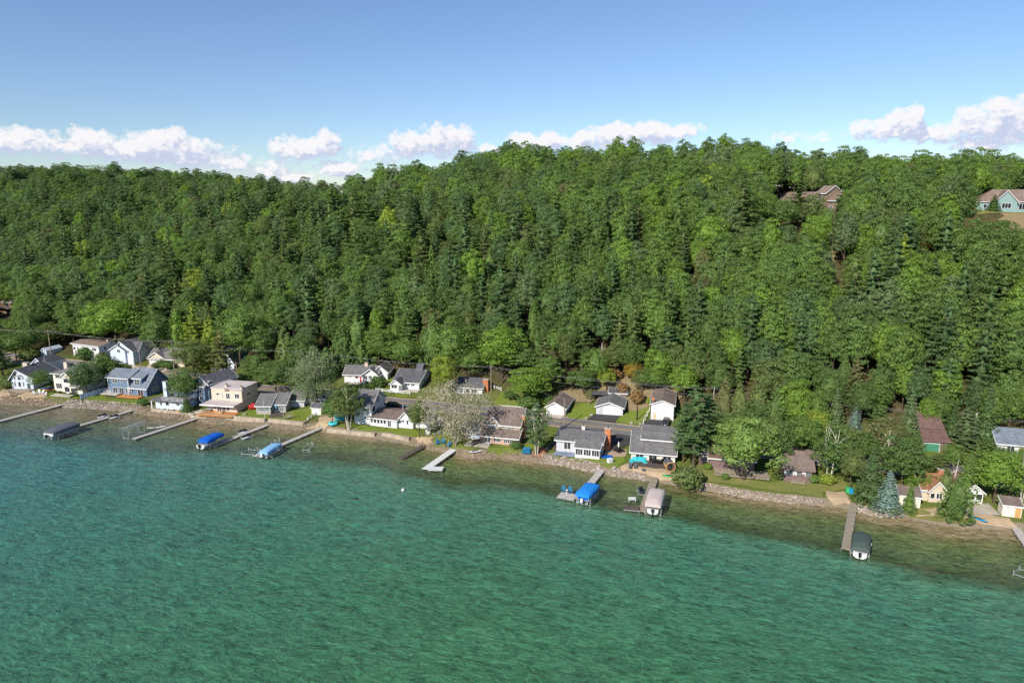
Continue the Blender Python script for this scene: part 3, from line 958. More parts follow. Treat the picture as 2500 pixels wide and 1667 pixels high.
keep &= ~((bd > 430) & (rng.uniform(size=len(bd)) < .30))       # crowns are broader on the far ridge
fx, fy, ft, fz, bx, by, bd = (q[keep] for q in (fx, fy, ft, fz, bx, by, bd))
n = len(fx)
# who grows where: broad patches of pine and cedar on the slope, hardwoods on the crest
pn = np.sin(fx * .045 + 1.3) * np.sin(fy * .06 + fx * .02) + .5 * np.sin(fx * .13 + fy * .09)
u = rng.uniform(size=n)
rise = np.clip((fz - 6) / 55, 0, 1.2)
kinds = np.full(n, 'broad', dtype=object)
con = np.where(rise < .72, .38, -.4) + .26 * pn
con = np.where(fx < -150, con * .45, con)
con = np.where((fx > 35) & (rise < .9), con * .5, con)
isc = u < con
u2 = rng.uniform(size=n)
ced = np.where((rise < .45) & (fx < 30), .55, .12)
kinds[isc] = np.where(u2[isc] < ced[isc], 'cedar', 'pine')
kinds[(~isc) & (u2 < .5)] = 'tall'
front = (ft < edge[m][keep] + 7) if len(edge[m]) == len(keep) else np.zeros(n, bool)
hs = {'broad': (12.0, 19.5), 'tall': (15, 22), 'pine': (16, 27), 'cedar': (10, 17)}
fh = np.array([rng.uniform(*hs[k]) for k in kinds]) * np.where((rise > .8) & (rng.uniform(size=n) < .15), 1.12, np.where(rise > .8, .93, 1.0))
fh *= np.where(front, .8, 1.0)
WIDEN = {'broad': 1.02, 'tall': 1.12, 'pine': 1.0, 'cedar': 1.1}
fr = np.array([KIND[k]['R'] * h / KIND[k]['H'] * WIDEN[k] for k, h in zip(kinds, fh)]) * rng.uniform(.80, 1.18, n)
fr = np.where(bd > 430, fr * 1.22, fr)
# nothing stands in front of the houses on the hill
drop = np.zeros(n, bool)
tx, ty, td = proj(fx, fy, fz + fh)
rw = fr * F_ / bd
for x0, y0, x1, y1, dist in HILL_BOXES:
    cut = 22 if x0 > 2000 else 14
    drop |= (bx + rw * .8 > x0) & (bx - rw * .8 < x1) & (ty < y1 - cut * .2) & (by > y0) & (bd < dist + 3)
    drop |= (bx > x0 - 12) & (bx < x1 + 12) & (bd > dist - 4) & (bd < dist + 15) & (by > y0 - 20) & (by < y1 + 30)
xs_l = 2014 + (by - 520) * .07
drop |= (np.abs(bx - xs_l) < rw * .7 + 6) & (by > 530) & (ty < 690) & (by < 752)      # the cut strip stays open
sel = ~drop
fx, fy, ft, fz, bx, by, bd, fh, fr, kinds, tx, ty, rise = (q[sel] for q in (fx, fy, ft, fz, bx, by, bd, fh, fr, kinds, tx, ty, rise))
n = len(fx)
# how much of each tree shows: front-to-back over a coarse raster
cs = 5.0
ras = np.zeros((int(1700 / cs), int(2520 / cs)), bool)
vis = np.zeros(n)
for i in np.argsort(bd):
    w_ = fr[i] * F_ / bd[i] * .8
    x0, x1 = int(max(0, (bx[i] - w_) / cs)), int(min(ras.shape[1], (bx[i] + w_) / cs + 1))
    y0, y1 = int(max(0, ty[i] / cs)), int(min(ras.shape[0], by[i] / cs))
    if x1 <= x0 or y1 <= y0: continue
    blk = ras[y0:y1, x0:x1]
    vis[i] = (~blk).sum()
    blk[:] = True
seen = vis > 0
PAL = {'broad': ['dark green', 'mid green', 'mid green', 'grass green', 'olive green', 'blue-green', 'dark green'], 'tall': ['mid green', 'grey-green', 'grass green', 'dark green', 'blue-green'],
       'pine': ['blue-green', 'dark green', 'mid green', 'deep green', 'olive green', 'blue-green'], 'cedar': ['mid green', 'grass green', 'olive green', 'dark green', 'mid green']}
tn = []
for i in range(n):
    pal = PAL[kinds[i]]
    q = rng.uniform()
    c = pal[int(rng.integers(len(pal)))]
    if fx[i] > 20 and kinds[i] in ('broad', 'tall') and rng.uniform() < .5:
        c = ['grass green', 'mid green', 'bright green', 'grass green'][int(rng.integers(4))]
    if bd[i] > 330 and fx[i] < -90 and rng.uniform() < .6:
        c = ['deep green', 'blue-green', 'dark green', 'grey-green'][int(rng.integers(4))]  # haze of the far ridge put into the leaf tints
    if q < .010: c = 'yellow-green'
    elif q < .050 and kinds[i] != 'pine': c = 'bright green'
    elif q < .060: c = 'deep green'
    elif q < .070: c = 'brownish green'
    tn.append(c)
BANDS = ['at the bluff foot', 'low on the bluff', 'partway uphill', 'halfway up the bluff', 'high on the bluff', 'just below the crest', 'on the crest', 'along the skyline']
order = np.argsort(-vis)
count = {'broadleaf_tree': 0, 'pine_tree': 0, 'cedar_tree': 0}
single = np.zeros(n, bool)
LIMIT = {'broadleaf_tree': 272, 'pine_tree': 285, 'cedar_tree': 270}
GROUPS = {'broadleaf_tree': 'broadleaf trees of the wooded bluff', 'pine_tree': 'pines of the wooded bluff', 'cedar_tree': 'cedars of the wooded bluff'}
for i in order:
    if vis[i] < 2: break
    nm = KIND[kinds[i]]['name']
    if count[nm] >= LIMIT[nm] or not (-10 < bx[i] < 2510): continue
    count[nm] += 1
    single[i] = True
used_labels = {}
for i in order:
    if not single[i]: continue
    K = KIND[kinds[i]]
    band = BANDS[int(np.clip(rise[i] * 6.2, 0, 7))]
    mark = nearest_mark(bx[i])
    shape = {'broad': 'round', 'tall': 'tall', 'pine': 'layered', 'cedar': 'narrow'}[kinds[i]]
    noun = K['name'].replace('_tree', '').replace('broadleaf', 'hardwood')
    rr_, hh_ = fr[i] / (KIND[kinds[i]]['R'] * WIDEN[kinds[i]]), fh[i] / KIND[kinds[i]]['H']
    size = 'broad-crowned ' if rr_ / hh_ > 1.08 else 'slim-crowned ' if rr_ / hh_ < .92 else 'big ' if hh_ > 1.06 else 'small ' if hh_ < .84 else ''
    lab = '%s%s %s %s %s above the %s' % (size, shape, tn[i], noun, band, mark)
    used_labels.setdefault(lab, []).append(i)
ORD = ['leftmost', 'second from left', 'third from left', 'fourth from left', 'fifth from left', 'sixth from left', 'seventh from left', 'eighth from left']
final = {}
for lab, ids in used_labels.items():
    ids = sorted(ids, key=lambda q: bx[q])
    for k, q in enumerate(ids):
        final[q] = lab if len(ids) == 1 else (('left-hand ', 'right-hand ')[k] + lab if len(ids) == 2 else lab + ', ' + ORD[min(k, 7)])
for i in order:
    if not single[i]: continue
    K = KIND[kinds[i]]
    lab = final[i]
    if len(lab.split()) > 16: lab = lab.replace({'broad': 'round ', 'tall': 'tall ', 'pine': 'layered ', 'cedar': 'narrow '}[kinds[i]], '', 1)
    plant(kinds[i], (fx[i], fy[i], fz[i]), tn[i], lab, GROUPS[K['name']], H=fh[i], Rr=fr[i], rz=rng.uniform(0, 6.28), var=int(rng.integers(9)), parts=vis[i] > 75, jitter=rng.uniform(-.14, .14))
# the rest of the wood, one object
rest = np.nonzero(~single & (seen | (bd < 330)))[0]
protos = bpy.data.collections.new('forest_tree_shapes')
pidx = {}
for key in ('broad', 'tall', 'pine', 'cedar'):
    for v, (cr, tr, whole) in enumerate(KIND[key]['var']):
        o = bpy.data.objects.new('forest_%02d' % len(pidx), whole)
        protos.objects.link(o)
        pidx[(key, v)] = len(pidx)
pm = bpy.data.meshes.new('woodland')
pm.from_pydata([(fx[i], fy[i], fz[i]) for i in rest], [], [])
def pattr(name, typ, dom, key, arr):
    a = pm.attributes.new(name, typ, dom)
    a.data.foreach_set(key, np.asarray(arr).ravel())
pattr('which', 'INT', 'POINT', 'value', np.array([pidx[(kinds[i], int(rng.integers(len(KIND[kinds[i]]['var']))))] for i in rest], np.int32))
pattr('turn', 'FLOAT', 'POINT', 'value', rng.uniform(0, 6.28, len(rest)).astype(np.float32))
pattr('size', 'FLOAT_VECTOR', 'POINT', 'vector', np.array([(fr[i] / KIND[kinds[i]]['R'],) * 2 + (fh[i] / KIND[kinds[i]]['H'],) for i in rest], np.float32))
pattr('tint', 'FLOAT_VECTOR', 'POINT', 'vector', np.array([np.array(TINTS[tn[i]]) * LEAF_K * (1 + rng.uniform(-.14, .14)) + SOFT for i in rest], np.float32))
wood = link('woodland', pm)
tag(wood, kind='stuff')
ng = bpy.data.node_groups.new('woodland', 'GeometryNodeTree')
ng.interface.new_socket('Geometry', in_out='INPUT', socket_type='NodeSocketGeometry')
ng.interface.new_socket('Geometry', in_out='OUTPUT', socket_type='NodeSocketGeometry')
g = NT(ng)
gi, go = g.n('NodeGroupInput'), g.n('NodeGroupOutput')
ci = g.n('GeometryNodeCollectionInfo')
ci.inputs['Collection'].default_value = protos
ci.inputs['Separate Children'].default_value = True
ci.inputs['Reset Children'].default_value = True
def na(name, typ):
    q = g.n('GeometryNodeInputNamedAttribute', data_type=typ)
    q.inputs[0].default_value = name
    return q.outputs[0]
rot = g.n('ShaderNodeCombineXYZ', {2: na('turn', 'FLOAT')})
e2r = g.n('FunctionNodeEulerToRotation', {0: rot.outputs[0]})
ip = g.n('GeometryNodeInstanceOnPoints')
g.link(gi.outputs[0], ip.inputs['Points']); g.link(ci.outputs[0], ip.inputs['Instance'])
ip.inputs['Pick Instance'].default_value = True
g.link(na('which', 'INT'), ip.inputs['Instance Index'])
g.link(e2r.outputs[0], ip.inputs['Rotation'])
g.link(na('size', 'FLOAT_VECTOR'), ip.inputs['Scale'])
g.link(ip.outputs[0], go.inputs[0])
wood.modifiers.new('woodland', 'NODES').node_group = ng
print('forest', n, 'single', single.sum(), 'rest', len(rest), count, flush=True)
# ------------------------------------------------------------------ streets, lawns, beaches
road_c = [P(-140, 860, 3.2)[:2]] + [P(*q, 3)[:2] for q in ((60, 886), (220, 900), (392, 912), (427, 916), (540, 934), (628, 949), (720, 953), (840, 967), (958, 981), (1014, 985), (1180, 1004), (1345, 1024.4), (1471, 1041.6), (1567, 1054), (1700, 1076), (1900, 1101), (2100, 1124), (2300, 1147), (2560, 1172))]
road_c = np.array(road_c)
tan_ = np.gradient(road_c, axis=0); tan_ /= np.linalg.norm(tan_, axis=1, keepdims=True)
nrm_ = np.stack([-tan_[:, 1], tan_[:, 0]], -1)


def ribbon(name, off0, off1, dz, material, label):
    a, b = road_c + nrm_ * off0, road_c + nrm_ * off1
    return drape(name, list(a) + list(b[::-1]), dz, material, label, 1.5, True)


ribbon('road_shoulder', -4.0, 4.0, 0.06, GRAVEL, 'gravel verge along both sides of the shore road')
ribbon('road', -3.2, 3.2, 0.10, ROADM, 'two-lane grey asphalt road running behind the lakeside houses')
ribbon('road_marking', -.14, .14, 0.115, YELLOW, 'yellow centre line on the shore road')
drape('driveway', [c5(905, 578), c5(1235, 603), c5(1180, 640), c5(1160, 668), c5(1175, 700), c5(790, 655), c5(850, 620)], 0.13, ASPH, 'black driveway in front of the grey two-car garage')
drape('driveway', [c5(1600, 650), c5(1880, 675), c5(1860, 720), c5(1840, 790), c5(1480, 745), c5(1520, 705)], 0.13, ASPH, 'black driveway in front of the tall white garage')
drape('driveway', [c5(1095, 850), c5(1180, 835), c5(1405, 868), c5(1330, 985), c5(1230, 1010), c5(1090, 1010)], 0.13, ASPH, 'black driveway beside the brick-chimney bungalow')
drape('driveway', [c1(1895, 575), c1(2195, 600), c1(2100, 690), c1(1840, 655)], 0.10, CONC, 'pale driveway in front of the tan garage')
drape('driveway', [c1(1440, 560), c1(1720, 580), c1(1800, 660), c1(1560, 640)], 0.10, CONC, 'pale driveway in front of the pale gabled garage house')
drape('driveway', [c5(250, 575), c5(520, 600), c5(460, 640), c5(260, 615)], 0.12, CONC, 'short concrete apron in front of the brown-roofed white garage')
for pts, lab in (([c5(540, 590), c5(730, 440), c5(905, 440), c5(920, 570), c5(850, 610), c5(760, 645), c5(560, 625)], 'mown lawn between the brown-roofed garage and the grey garage'),
                 ([c5(1255, 605), c5(1400, 500), c5(1600, 500), c5(1590, 610), c5(1490, 700), c5(1380, 710), c5(1200, 690), c5(1200, 640)], 'bright lawn patch between the grey garage and the tall white garage'),
                 ([c1(1040, 1010), c1(1330, 930), c1(1350, 1010), c1(1700, 1020), c1(1850, 1000), c1(1880, 1090), c1(1700, 1095), c1(1350, 1060)], 'mown lawn in front of the slate-blue house'),
                 ([c1(570, 960), c1(700, 920), c1(780, 980), c1(1000, 990), c1(1015, 1015), c1(800, 1050), c1(560, 1020)], 'lawn with a low hedge in front of the white bay-window house'),
                 ([c2(1150, 1190), c2(1400, 1150), c2(1600, 1230), c2(1780, 1190), c2(1880, 1160), c2(2100, 1120), c2(2110, 1240), c2(2040, 1290), c2(1990, 1322), c2(1560, 1290), c2(1130, 1235)], 'mown lawn round the grey cottage behind the seawall'),
                 ([c3(680, 1150), c3(900, 1110), c3(1050, 1150), c3(1280, 1180), c3(1240, 1235), c3(800, 1205)], 'strip of lawn in front of the white two-storey house'),
                 ([c3(1290, 1175), c3(1640, 1195), c3(1680, 1260), c3(1590, 1290), c3(1230, 1235)], 'strip of lawn in front of the long white wing'),
                 ([c4(260, 1000), c4(480, 950), c4(620, 1100), c4(690, 1150), c4(950, 1180), c4(780, 1200), c4(540, 1180), c4(230, 1130)], 'lawn under the silver poplar'),
                 ([c4(1030, 1170), c4(1300, 1140), c4(1700, 1100), c4(1690, 1240), c4(1500, 1260), c4(1020, 1230)], 'lawn in front of the brick house'),
                 ([c5(340, 1070), c5(640, 1110), c5(960, 1140), c5(1010, 1150), c5(1290, 1110), c5(1200, 1290), c5(1080, 1290), c5(960, 1225), c5(560, 1150), c5(330, 1110)], 'lawn in front of the bungalow with the glazed porch'),
                 ([c3(730, 600), c3(1300, 560), c3(1400, 530), c3(1340, 660), c3(1120, 700), c3(1000, 740), c3(720, 640)], 'lawn in front of the white ranch house'),
                 ([c3(1380, 740), c3(1560, 755), c3(1540, 790), c3(1370, 775)], 'grass verge in front of the charcoal-roofed house'),
                 ([c4(1100, 520), c4(1250, 340), c4(1420, 430), c4(1450, 500), c4(1550, 580), c4(1520, 640), c4(1150, 600)], 'sloping lawn behind the white rail fence')):
    drape('lawn', pts, 0.07, LAWN, lab)
drape('lawn', [c6(290, 850), c6(420, 880), c6(1100, 1010), c6(1260, 1000), c6(1600, 1010), c6(1960, 1000), c6(1980, 1080), c6(1700, 1110), c6(1690, 1180), c6(1200, 1100), c6(800, 1040), c6(330, 980)], 0.08, DRYL, 'rough dry lawn above the long rock revetment')
drape('lawn', [c7(800, 1215), c7(1220, 1190), c7(1230, 1290), c7(1560, 1350), c7(1580, 1385), c7(1350, 1370), c7(830, 1310)], 0.08, DRYL, 'thin dry grass in front of the tan cabin')
for pts, lab in (([c1(0, 900), c1(170, 890), c1(400, 880), c1(420, 930), c1(590, 930), c1(600, 1000), c1(500, 1020), c1(250, 1020), c1(0, 1015)], 'sandy yard in front of the pale blue house with the prow gable'),
                 ([c3(345, 1140), c3(520, 1000), c3(620, 1030), c3(580, 1120), c3(470, 1200), c3(400, 1205), c3(270, 1200)], 'sandy boat ramp between the seawalls'),
                 ([c3(1590, 1330), c3(1700, 1285), c3(1860, 1300), c3(1870, 1350), c3(1780, 1380)], 'sandy landing beside the old timber groyne'),
                 ([c5(1210, 1270), c5(1370, 1200), c5(1640, 1270), c5(1800, 1280), c5(1900, 1330), c5(1960, 1400), c5(1930, 1440), c5(1780, 1420), c5(1640, 1400), c5(1450, 1320), c5(1210, 1290)], 'sandy beach in front of the grey-roofed house with the dormer'),
                 ([c6(1710, 1105), c6(1960, 1125), c6(2050, 1190), c6(2010, 1245), c6(1790, 1230), c6(1740, 1160)], 'patch of sand at the landward end of the long dock'),
                 ([c7(1450, 1280), c7(1560, 1270), c7(1960, 1310), c7(2020, 1440), c7(1650, 1385), c7(1450, 1330)], 'small sandy beach with the blue kayak'),
                 ([c7(900, 1225), c7(1200, 1210), c7(1240, 1270), c7(1000, 1290), c7(820, 1270)], 'worn sandy patch before the tan cabin')):
    drape('beach', pts, 0.09, SANDM, lab)
drape('gravel_patio', [c5(1010, 1090), c5(1110, 1010), c5(1300, 1030), c5(1290, 1110), c5(1200, 1130), c5(1050, 1120)], 0.10, GRAVEL, 'gravel sitting area beside the brick chimney')
drape('mulch_bed', [c4(1680, 1240), c4(1780, 1170), c4(1920, 1170), c4(1880, 1300), c4(1700, 1300)], 0.10, REDSOIL, 'red-brown mulch bed round the thin tree trunk')
drape('patio', [c4(690, 1120), c4(760, 1060), c4(1040, 1075), c4(1080, 1110), c4(1025, 1180), c4(680, 1150)], 0.12, CONC, 'concrete patio with the white parasol')
drape('patio', [c7(1560, 1160), c7(1720, 1150), c7(1860, 1285), c7(1480, 1265), c7(1450, 1230)], 0.12, CONC, 'concrete patio by the white cabin porch')
drape('patio', [c2(520, 1225), c2(690, 1150), c2(740, 1170), c2(640, 1240), c2(560, 1260)], 0.12, CONC, 'concrete boat ramp beside the modern tan house')
drape('brush_slope', [(1345, 985), (1375, 955), (1430, 935), (1500, 915), (1580, 918), (1650, 950), (1655, 975), (1560, 1000), (1480, 985), (1400, 975)], 0.12, BRUSH, 'cleared brown slope with brush behind the garages', 3.0)
drape('cut_strip', [(2008, 520), (2026, 520), (2036, 700), (2014, 700)], 0.15, BRUSH, 'narrow cleared strip running down the bluff', 3.0)
drape('brush_slope', [(2420, 512), (2600, 510), (2600, 690), (2480, 650), (2440, 580)], 0.15, BRUSH, 'dry brown bank below the teal hilltop house', 3.0)
drape('lawn', [(2360, 512), (2600, 510), (2600, 522), (2370, 524)], 0.2, DRYL, 'edge of lawn at the teal hilltop house', 3.0)

# ------------------------------------------------------------------ rocks along the water
def rocks(name, px0, px1, material, label, width=2.4, dens=3.6, size=.42, t0=-.5, lift=0.0):
    """a bank of loose stones between two points of the waterline"""
    rg = np.random.default_rng(int(px0) + 500)
    sx = np.array(SHORE_PX)
    L = np.hypot(*(P(px1, np.interp(px1, sx[:, 0], sx[:, 1]))[:2] - P(px0, np.interp(px0, sx[:, 0], sx[:, 1]))[:2]))
    n_ = int(L * width * dens * 2.6)
    u_ = rg.uniform(px0, px1, n_)
    base = np.array([P(q, np.interp(q, sx[:, 0], sx[:, 1]))[:2] for q in u_])
    e_ = np.array([P(q + 6, np.interp(q + 6, sx[:, 0], sx[:, 1]))[:2] for q in u_]) - base
    e_ /= np.linalg.norm(e_, axis=1, keepdims=True)
    nn_ = np.stack([-e_[:, 1], e_[:, 0]], -1)
    t_ = rg.uniform(t0, width, n_)
    c_ = base + nn_ * t_[:, None]
    s_ = size * .55 * rg.uniform(.5, 1.5, n_) ** 1.2
    z_ = np.maximum(land(c_[:, 0], c_[:, 1]), -.15) + s_ * .2 + lift * np.clip(t_ / width, 0, 1)
    octv = unit(np.array([(1, 0, 0), (-1, 0, 0), (0, 1, 0), (0, -1, 0), (0, 0, 1), (0, 0, -1), (1, 1, 1), (-1, 1, 1), (1, -1, 1), (-1, -1, 1)], float))
    of = [(4, 6, 0), (4, 0, 8), (4, 8, 3), (4, 3, 9), (4, 9, 1), (4, 1, 7), (4, 7, 2), (4, 2, 6), (6, 2, 0), (8, 0, 3), (9, 3, 1), (7, 1, 2), (0, 2, 5), (2, 1, 5), (1, 3, 5), (3, 0, 5)]
    V = octv[None] * (s_[:, None, None] * rg.uniform(.65, 1.2, (n_, 10, 3)))
    a_ = rg.uniform(0, 6.28, n_)
    ca, sa = np.cos(a_)[:, None], np.sin(a_)[:, None]
    V = np.stack([V[..., 0] * ca - V[..., 1] * sa, V[..., 0] * sa + V[..., 1] * ca, V[..., 2] * .75], -1)
    V += np.concatenate([c_, z_[:, None]], 1)[:, None]
    F = (np.array(of)[None] + (np.arange(n_) * 10)[:, None, None]).reshape(-1, 3)
    me = bpy.data.meshes.new(name)
    me.from_pydata(V.reshape(-1, 3).tolist(), [], F.tolist())
    me.materials.append(material)
    return tag(link(name, me), label, kind='stuff')


rocks('shore_rocks', -120, 142, ROCKB, 'brown rock bank below the sandy yard at the left', 2.8, 3.0, .45)
rocks('shore_rocks', 150, 330, ROCKP, 'pale rock revetment below the slate-blue house', 3.1, 3.2, .42)
rocks('shore_rocks', 325, 460, ROCKB, 'brown rocks below the low porch house', 3.0, 3.2, .45)
rocks('shore_rocks', 475, 770, ROCKB, 'broken stones along the foot of the seawall', 1.3, 3.2, .36, -.8)
rocks('shore_rocks', 800, 990, ROCKB, 'scattered stones below the stepped seawall', .5, 2.4, .32, -.9)
rocks('shore_rocks', 985, 1340, ROCKB, 'dark brown rock bank below the poplar and the brick house', 1.9, 4.0, .36)
rocks('shore_rocks', 1318, 1462, ROCKP, 'pale rock bank below the bungalow with the glazed porch', 2.6, 3.8, .42)
rocks('shore_rocks', 1484, 1580, ROCKP, 'pale rock bank between the two boat canopies', 1.8, 3.8, .42)
rocks('shore_rocks', 1655, 1702, ROCKB, 'rocks below the olive bush at the water', 2.6, 3.4, .40)
rocks('shore_rocks', 1698, 2010, ROCKP, 'long pale rock revetment below the dry lawn', 1.9, 4.6, .34, -.5, .1)
rocks('shore_rocks', 2092, 2185, ROCKP, 'pale rocks in front of the blue spruce', 2.2, 3.8, .40)
rocks('shore_rocks', 2185, 2560, ROCKB, 'scattered stones along the beach at the right', .8, 2.6, .26, -.9)


def wall_line(name, pts, z0, z1, th, material, label):
    """a retaining wall along a line on the land, as separate lengths"""
    pw = [G(*p) for p in pts]
    e = thing(name, label, 'seawall', pw[0])
    for a, b in zip(pw, pw[1:]):
        d = b - a
        L = math.hypot(d[0], d[1])
        k = max(1, int(L / 6))
        for i in range(k):
            mb = MB().box(0.02, L / k - .02, -th / 2, th / 2, z0 - a[2], z1 - a[2])
            q = a + d * (i / k) - pw[0]
            mb.build('wall_section', material, e, loc=(q[0], q[1], a[2] - pw[0][2]), rz=math.atan2(d[1], d[0]))
    return e


wall_line('seawall', [c2(640, 1250), c2(1500, 1300)], -.4, 2.0, .5, STONEW, 'concrete seawall below the modern tan house and the grey cottage')
wall_line('seawall', [c2(1545, 1300), c2(1990, 1345), c2(2040, 1300)], -.4, 2.0, .5, STONEW, 'concrete seawall corner beside the sandy boat ramp')
wall_line('seawall', [c3(525, 1215), c3(830, 1245), c3(1130, 1275)], -.4, 1.35, .9, STONEW, 'low stepped seawall below the white two-storey house')
wall_line('seawall', [c3(1225, 1255), c3(1570, 1330)], -.4, 1.5, .9, STONEW, 'low seawall below the long white wing')
wall_line('seawall', [c2(60, 1170), c2(300, 1195), c2(600, 1235)], -.4, 1.7, .4, STONEW, 'low seawall below the porch house with the blue tubes')


# ------------------------------------------------------------------ buildings
class House:
    def __init__(s, name, label, A, B, z=None, cat='house', dz=0.0):
        if z is None:
            a, b = G(*A), G(*B)
            zz = (a[2] + b[2]) / 2 + dz
        else:
            zz = z
        a, b = P(*A, zz), P(*B, zz)
        d = b - a
        s.o, s.rz, s.W, s.z = a, math.atan2(d[1], d[0]), math.hypot(d[0], d[1]), zz
        s.e = thing(name, label, cat, a, s.rz)
        s.c, s.s = math.cos(s.rz), math.sin(s.rz)
    def _ray(s, px, py):
        r = ray(px, py)
        o = np.array([0, 0, HC]) - s.o
        f = lambda v: np.array([v[0] * s.c + v[1] * s.s, -v[0] * s.s + v[1] * s.c, v[2]])
        return f(o), f(r)
    def f(s, px, py, y=0.0):
        """pixel on the vertical plane parallel to the front, y metres behind it -> x, z"""
        o, r = s._ray(px, py)
        q = o + r * ((y - o[1]) / r[1])
        return q[0], q[2]
    def r(s, px, py, x):
        o, r = s._ray(px, py)
        q = o + r * ((x - o[0]) / r[0])
        return q[1], q[2]
    def part(s, name, mb, m, parent=None, label=None):
        o = mb.build(name, m, parent or s.e)
        if label: o['label'] = label
        return o
    def body(s, x0, x1, y0, y1, h, wall, roof='gx', rise=2.0, rm=None, ov=.45, z0=-1.2, trim=TRIM, ridge=.5, th=.16, label=None, fascia=True):
        rm = rm or ROOFG
        if roof in ('gx', 'gy', 'shed', 'shedr'):
            ax = 'x' if roof in ('gx', 'shed') else 'y'
            u0, u1, a, b = (y0, y1, x0, x1) if ax == 'x' else (x0, x1, y0, y1)
            if roof == 'shed':            # low at the front
                low = [(u0, h), (u1, h + rise)]
            elif roof == 'shedr':
                low = [(u0, h), (u1, h + rise)]
            else:
                um = u0 + (u1 - u0) * ridge
                low = [(u0, h), (um, h + rise), (u1, h)]
            s.part('wall', MB().prism([(u0, z0), (u1, z0)] + low[::-1], a, b, ax), wall)
            sl0 = (low[1][1] - low[0][1]) / (low[1][0] - low[0][0])
            sl1 = (low[-1][1] - low[-2][1]) / (low[-1][0] - low[-2][0])
            bot = [(low[0][0] - ov, low[0][1] - ov * sl0 + .01)] + [(p[0], p[1] + .01) for p in low[1:-1]] + [(low[-1][0] + ov, low[-1][1] + ov * sl1 + .01)]
            top = [(p[0], p[1] + th) for p in bot]
            s.part('roof', MB().prism(bot + top[::-1], a - ov, b + ov, ax), rm, label=label)
            if fascia:
                mb = MB()
                bo = [(p[0], p[1] - .10) for p in bot]; to = [(p[0], p[1] + .03) for p in top]
                for q0, q1 in ((a - ov - .07, a - ov - .004), (b + ov + .004, b + ov + .07)):
                    mb.prism(bo + to[::-1], q0, q1, ax)
                for p, sg in ((bot[0], -1), (bot[-1], 1)):
                    ua, ub = (p[0] - .08, p[0] - .004) if sg < 0 else (p[0] + .004, p[0] + .08)
                    poly = [(ua, p[1] - .14), (ub, p[1] - .14), (ub, p[1] + th - .02), (ua, p[1] + th - .02)]
                    mb.prism(poly, a - ov, b + ov, ax)
                s.part('fascia', mb, trim)
        elif roof == 'hip':
            s.part('wall', MB().box(x0, x1, y0, y1, z0, h), wall)
            X0, X1, Y0, Y1 = x0 - ov, x1 + ov, y0 - ov, y1 + ov
            m_ = min(X1 - X0, Y1 - Y0) / 2
            if X1 - X0 >= Y1 - Y0:
                ra, rb = (X0 + m_ * ridge * 2, (Y0 + Y1) / 2, h + rise), (X1 - m_ * ridge * 2, (Y0 + Y1) / 2, h + rise)
                fs = [(0, 1, 5, 4), (1, 2, 5), (2, 3, 4, 5), (3, 0, 4), (3, 2, 1, 0)]
            else:
                ra, rb = ((X0 + X1) / 2, Y0 + m_ * ridge * 2, h + rise), ((X0 + X1) / 2, Y1 - m_ * ridge * 2, h + rise)
                fs = [(0, 1, 4), (1, 2, 5, 4), (2, 3, 5), (3, 0, 4, 5), (3, 2, 1, 0)]
            s.part('roof', MB().add([(X0, Y0, h + .02), (X1, Y0, h + .02), (X1, Y1, h + .02), (X0, Y1, h + .02), ra, rb], fs), rm, label=label)
            mb = MB()
            mb.box(X0 - .07, X1 + .07, Y0 - .07, Y0 - .004, h - .12, h + .06); mb.box(X0 - .07, X1 + .07, Y1 + .004, Y1 + .07, h - .12, h + .06)
            mb.box(X0 - .07, X0 - .004, Y0 - .003, Y1 + .003, h - .12, h + .06); mb.box(X1 + .004, X1 + .07, Y0 - .003, Y1 + .003, h - .12, h + .06)
            s.part('fascia', mb, trim)
        elif roof == 'flat':
            s.part('wall', MB().box(x0, x1, y0, y1, z0, h), wall)
            s.part('roof', MB().box(x0 - ov, x1 + ov, y0 - ov, y1 + ov, h + .005, h + .26), rm, label=label)
    def _face(s, face, pl):
        if face == 'f': return lambda u, o, z: (u, pl - o, z)
        if face == 'r': return lambda u, o, z: (pl + o, u, z)
        if face == 'l': return lambda u, o, z: (pl - o, u, z)
    def fbox(s, mb, fn, u0, u1, o0, o1, z0, z1):
        vs = [fn(u, o, z) for z in (z0, z1) for u, o in ((u0, o0), (u1, o0), (u1, o1), (u0, o1))]
        return mb.add(vs, [(0, 3, 2, 1), (4, 5, 6, 7), (0, 1, 5, 4), (1, 2, 6, 5), (2, 3, 7, 6), (3, 0, 4, 7)])
    def win(s, face, pl, u0, u1, z0, z1, n=1, rows=1, frame=TRIM, glass=GLASS, fw=.09, name='window'):
        fn = s._face(face, pl)
        mb = MB()
        u0, u1 = min(u0, u1), max(u0, u1); z0, z1 = min(z0, z1), max(z0, z1)
        s.fbox(mb, fn, u0 - fw, u1 + fw, -.03, .07, z1, z1 + fw); s.fbox(mb, fn, u0 - fw, u1 + fw, -.03, .09, z0 - fw, z0)
        s.fbox(mb, fn, u0 - fw, u0, -.03, .07, z0 + .002, z1 - .002); s.fbox(mb, fn, u1, u1 + fw, -.03, .07, z0 + .002, z1 - .002)
        for k in range(1, n):
            q = u0 + (u1 - u0) * k / n
            s.fbox(mb, fn, q - .045, q + .045, -.03, .06, z0 + .002, z1 - .002)
        for k in range(1, rows):
            q = z0 + (z1 - z0) * k / rows
            s.fbox(mb, fn, u0 + .002, u1 - .002, -.03, .05, q - .035, q + .035)
        w_ = s.part(name, mb, frame)
        w_['label'] = ''
        del w_['label']
        for k in range(n):
            pm_ = MB()
            a_, b_ = u0 + (u1 - u0) * k / n, u0 + (u1 - u0) * (k + 1) / n
            s.fbox(pm_, fn, a_ + .01, b_ - .01, -.02, .025, z0, z1)
            s.part('pane', pm_, glass, w_)
        return w_
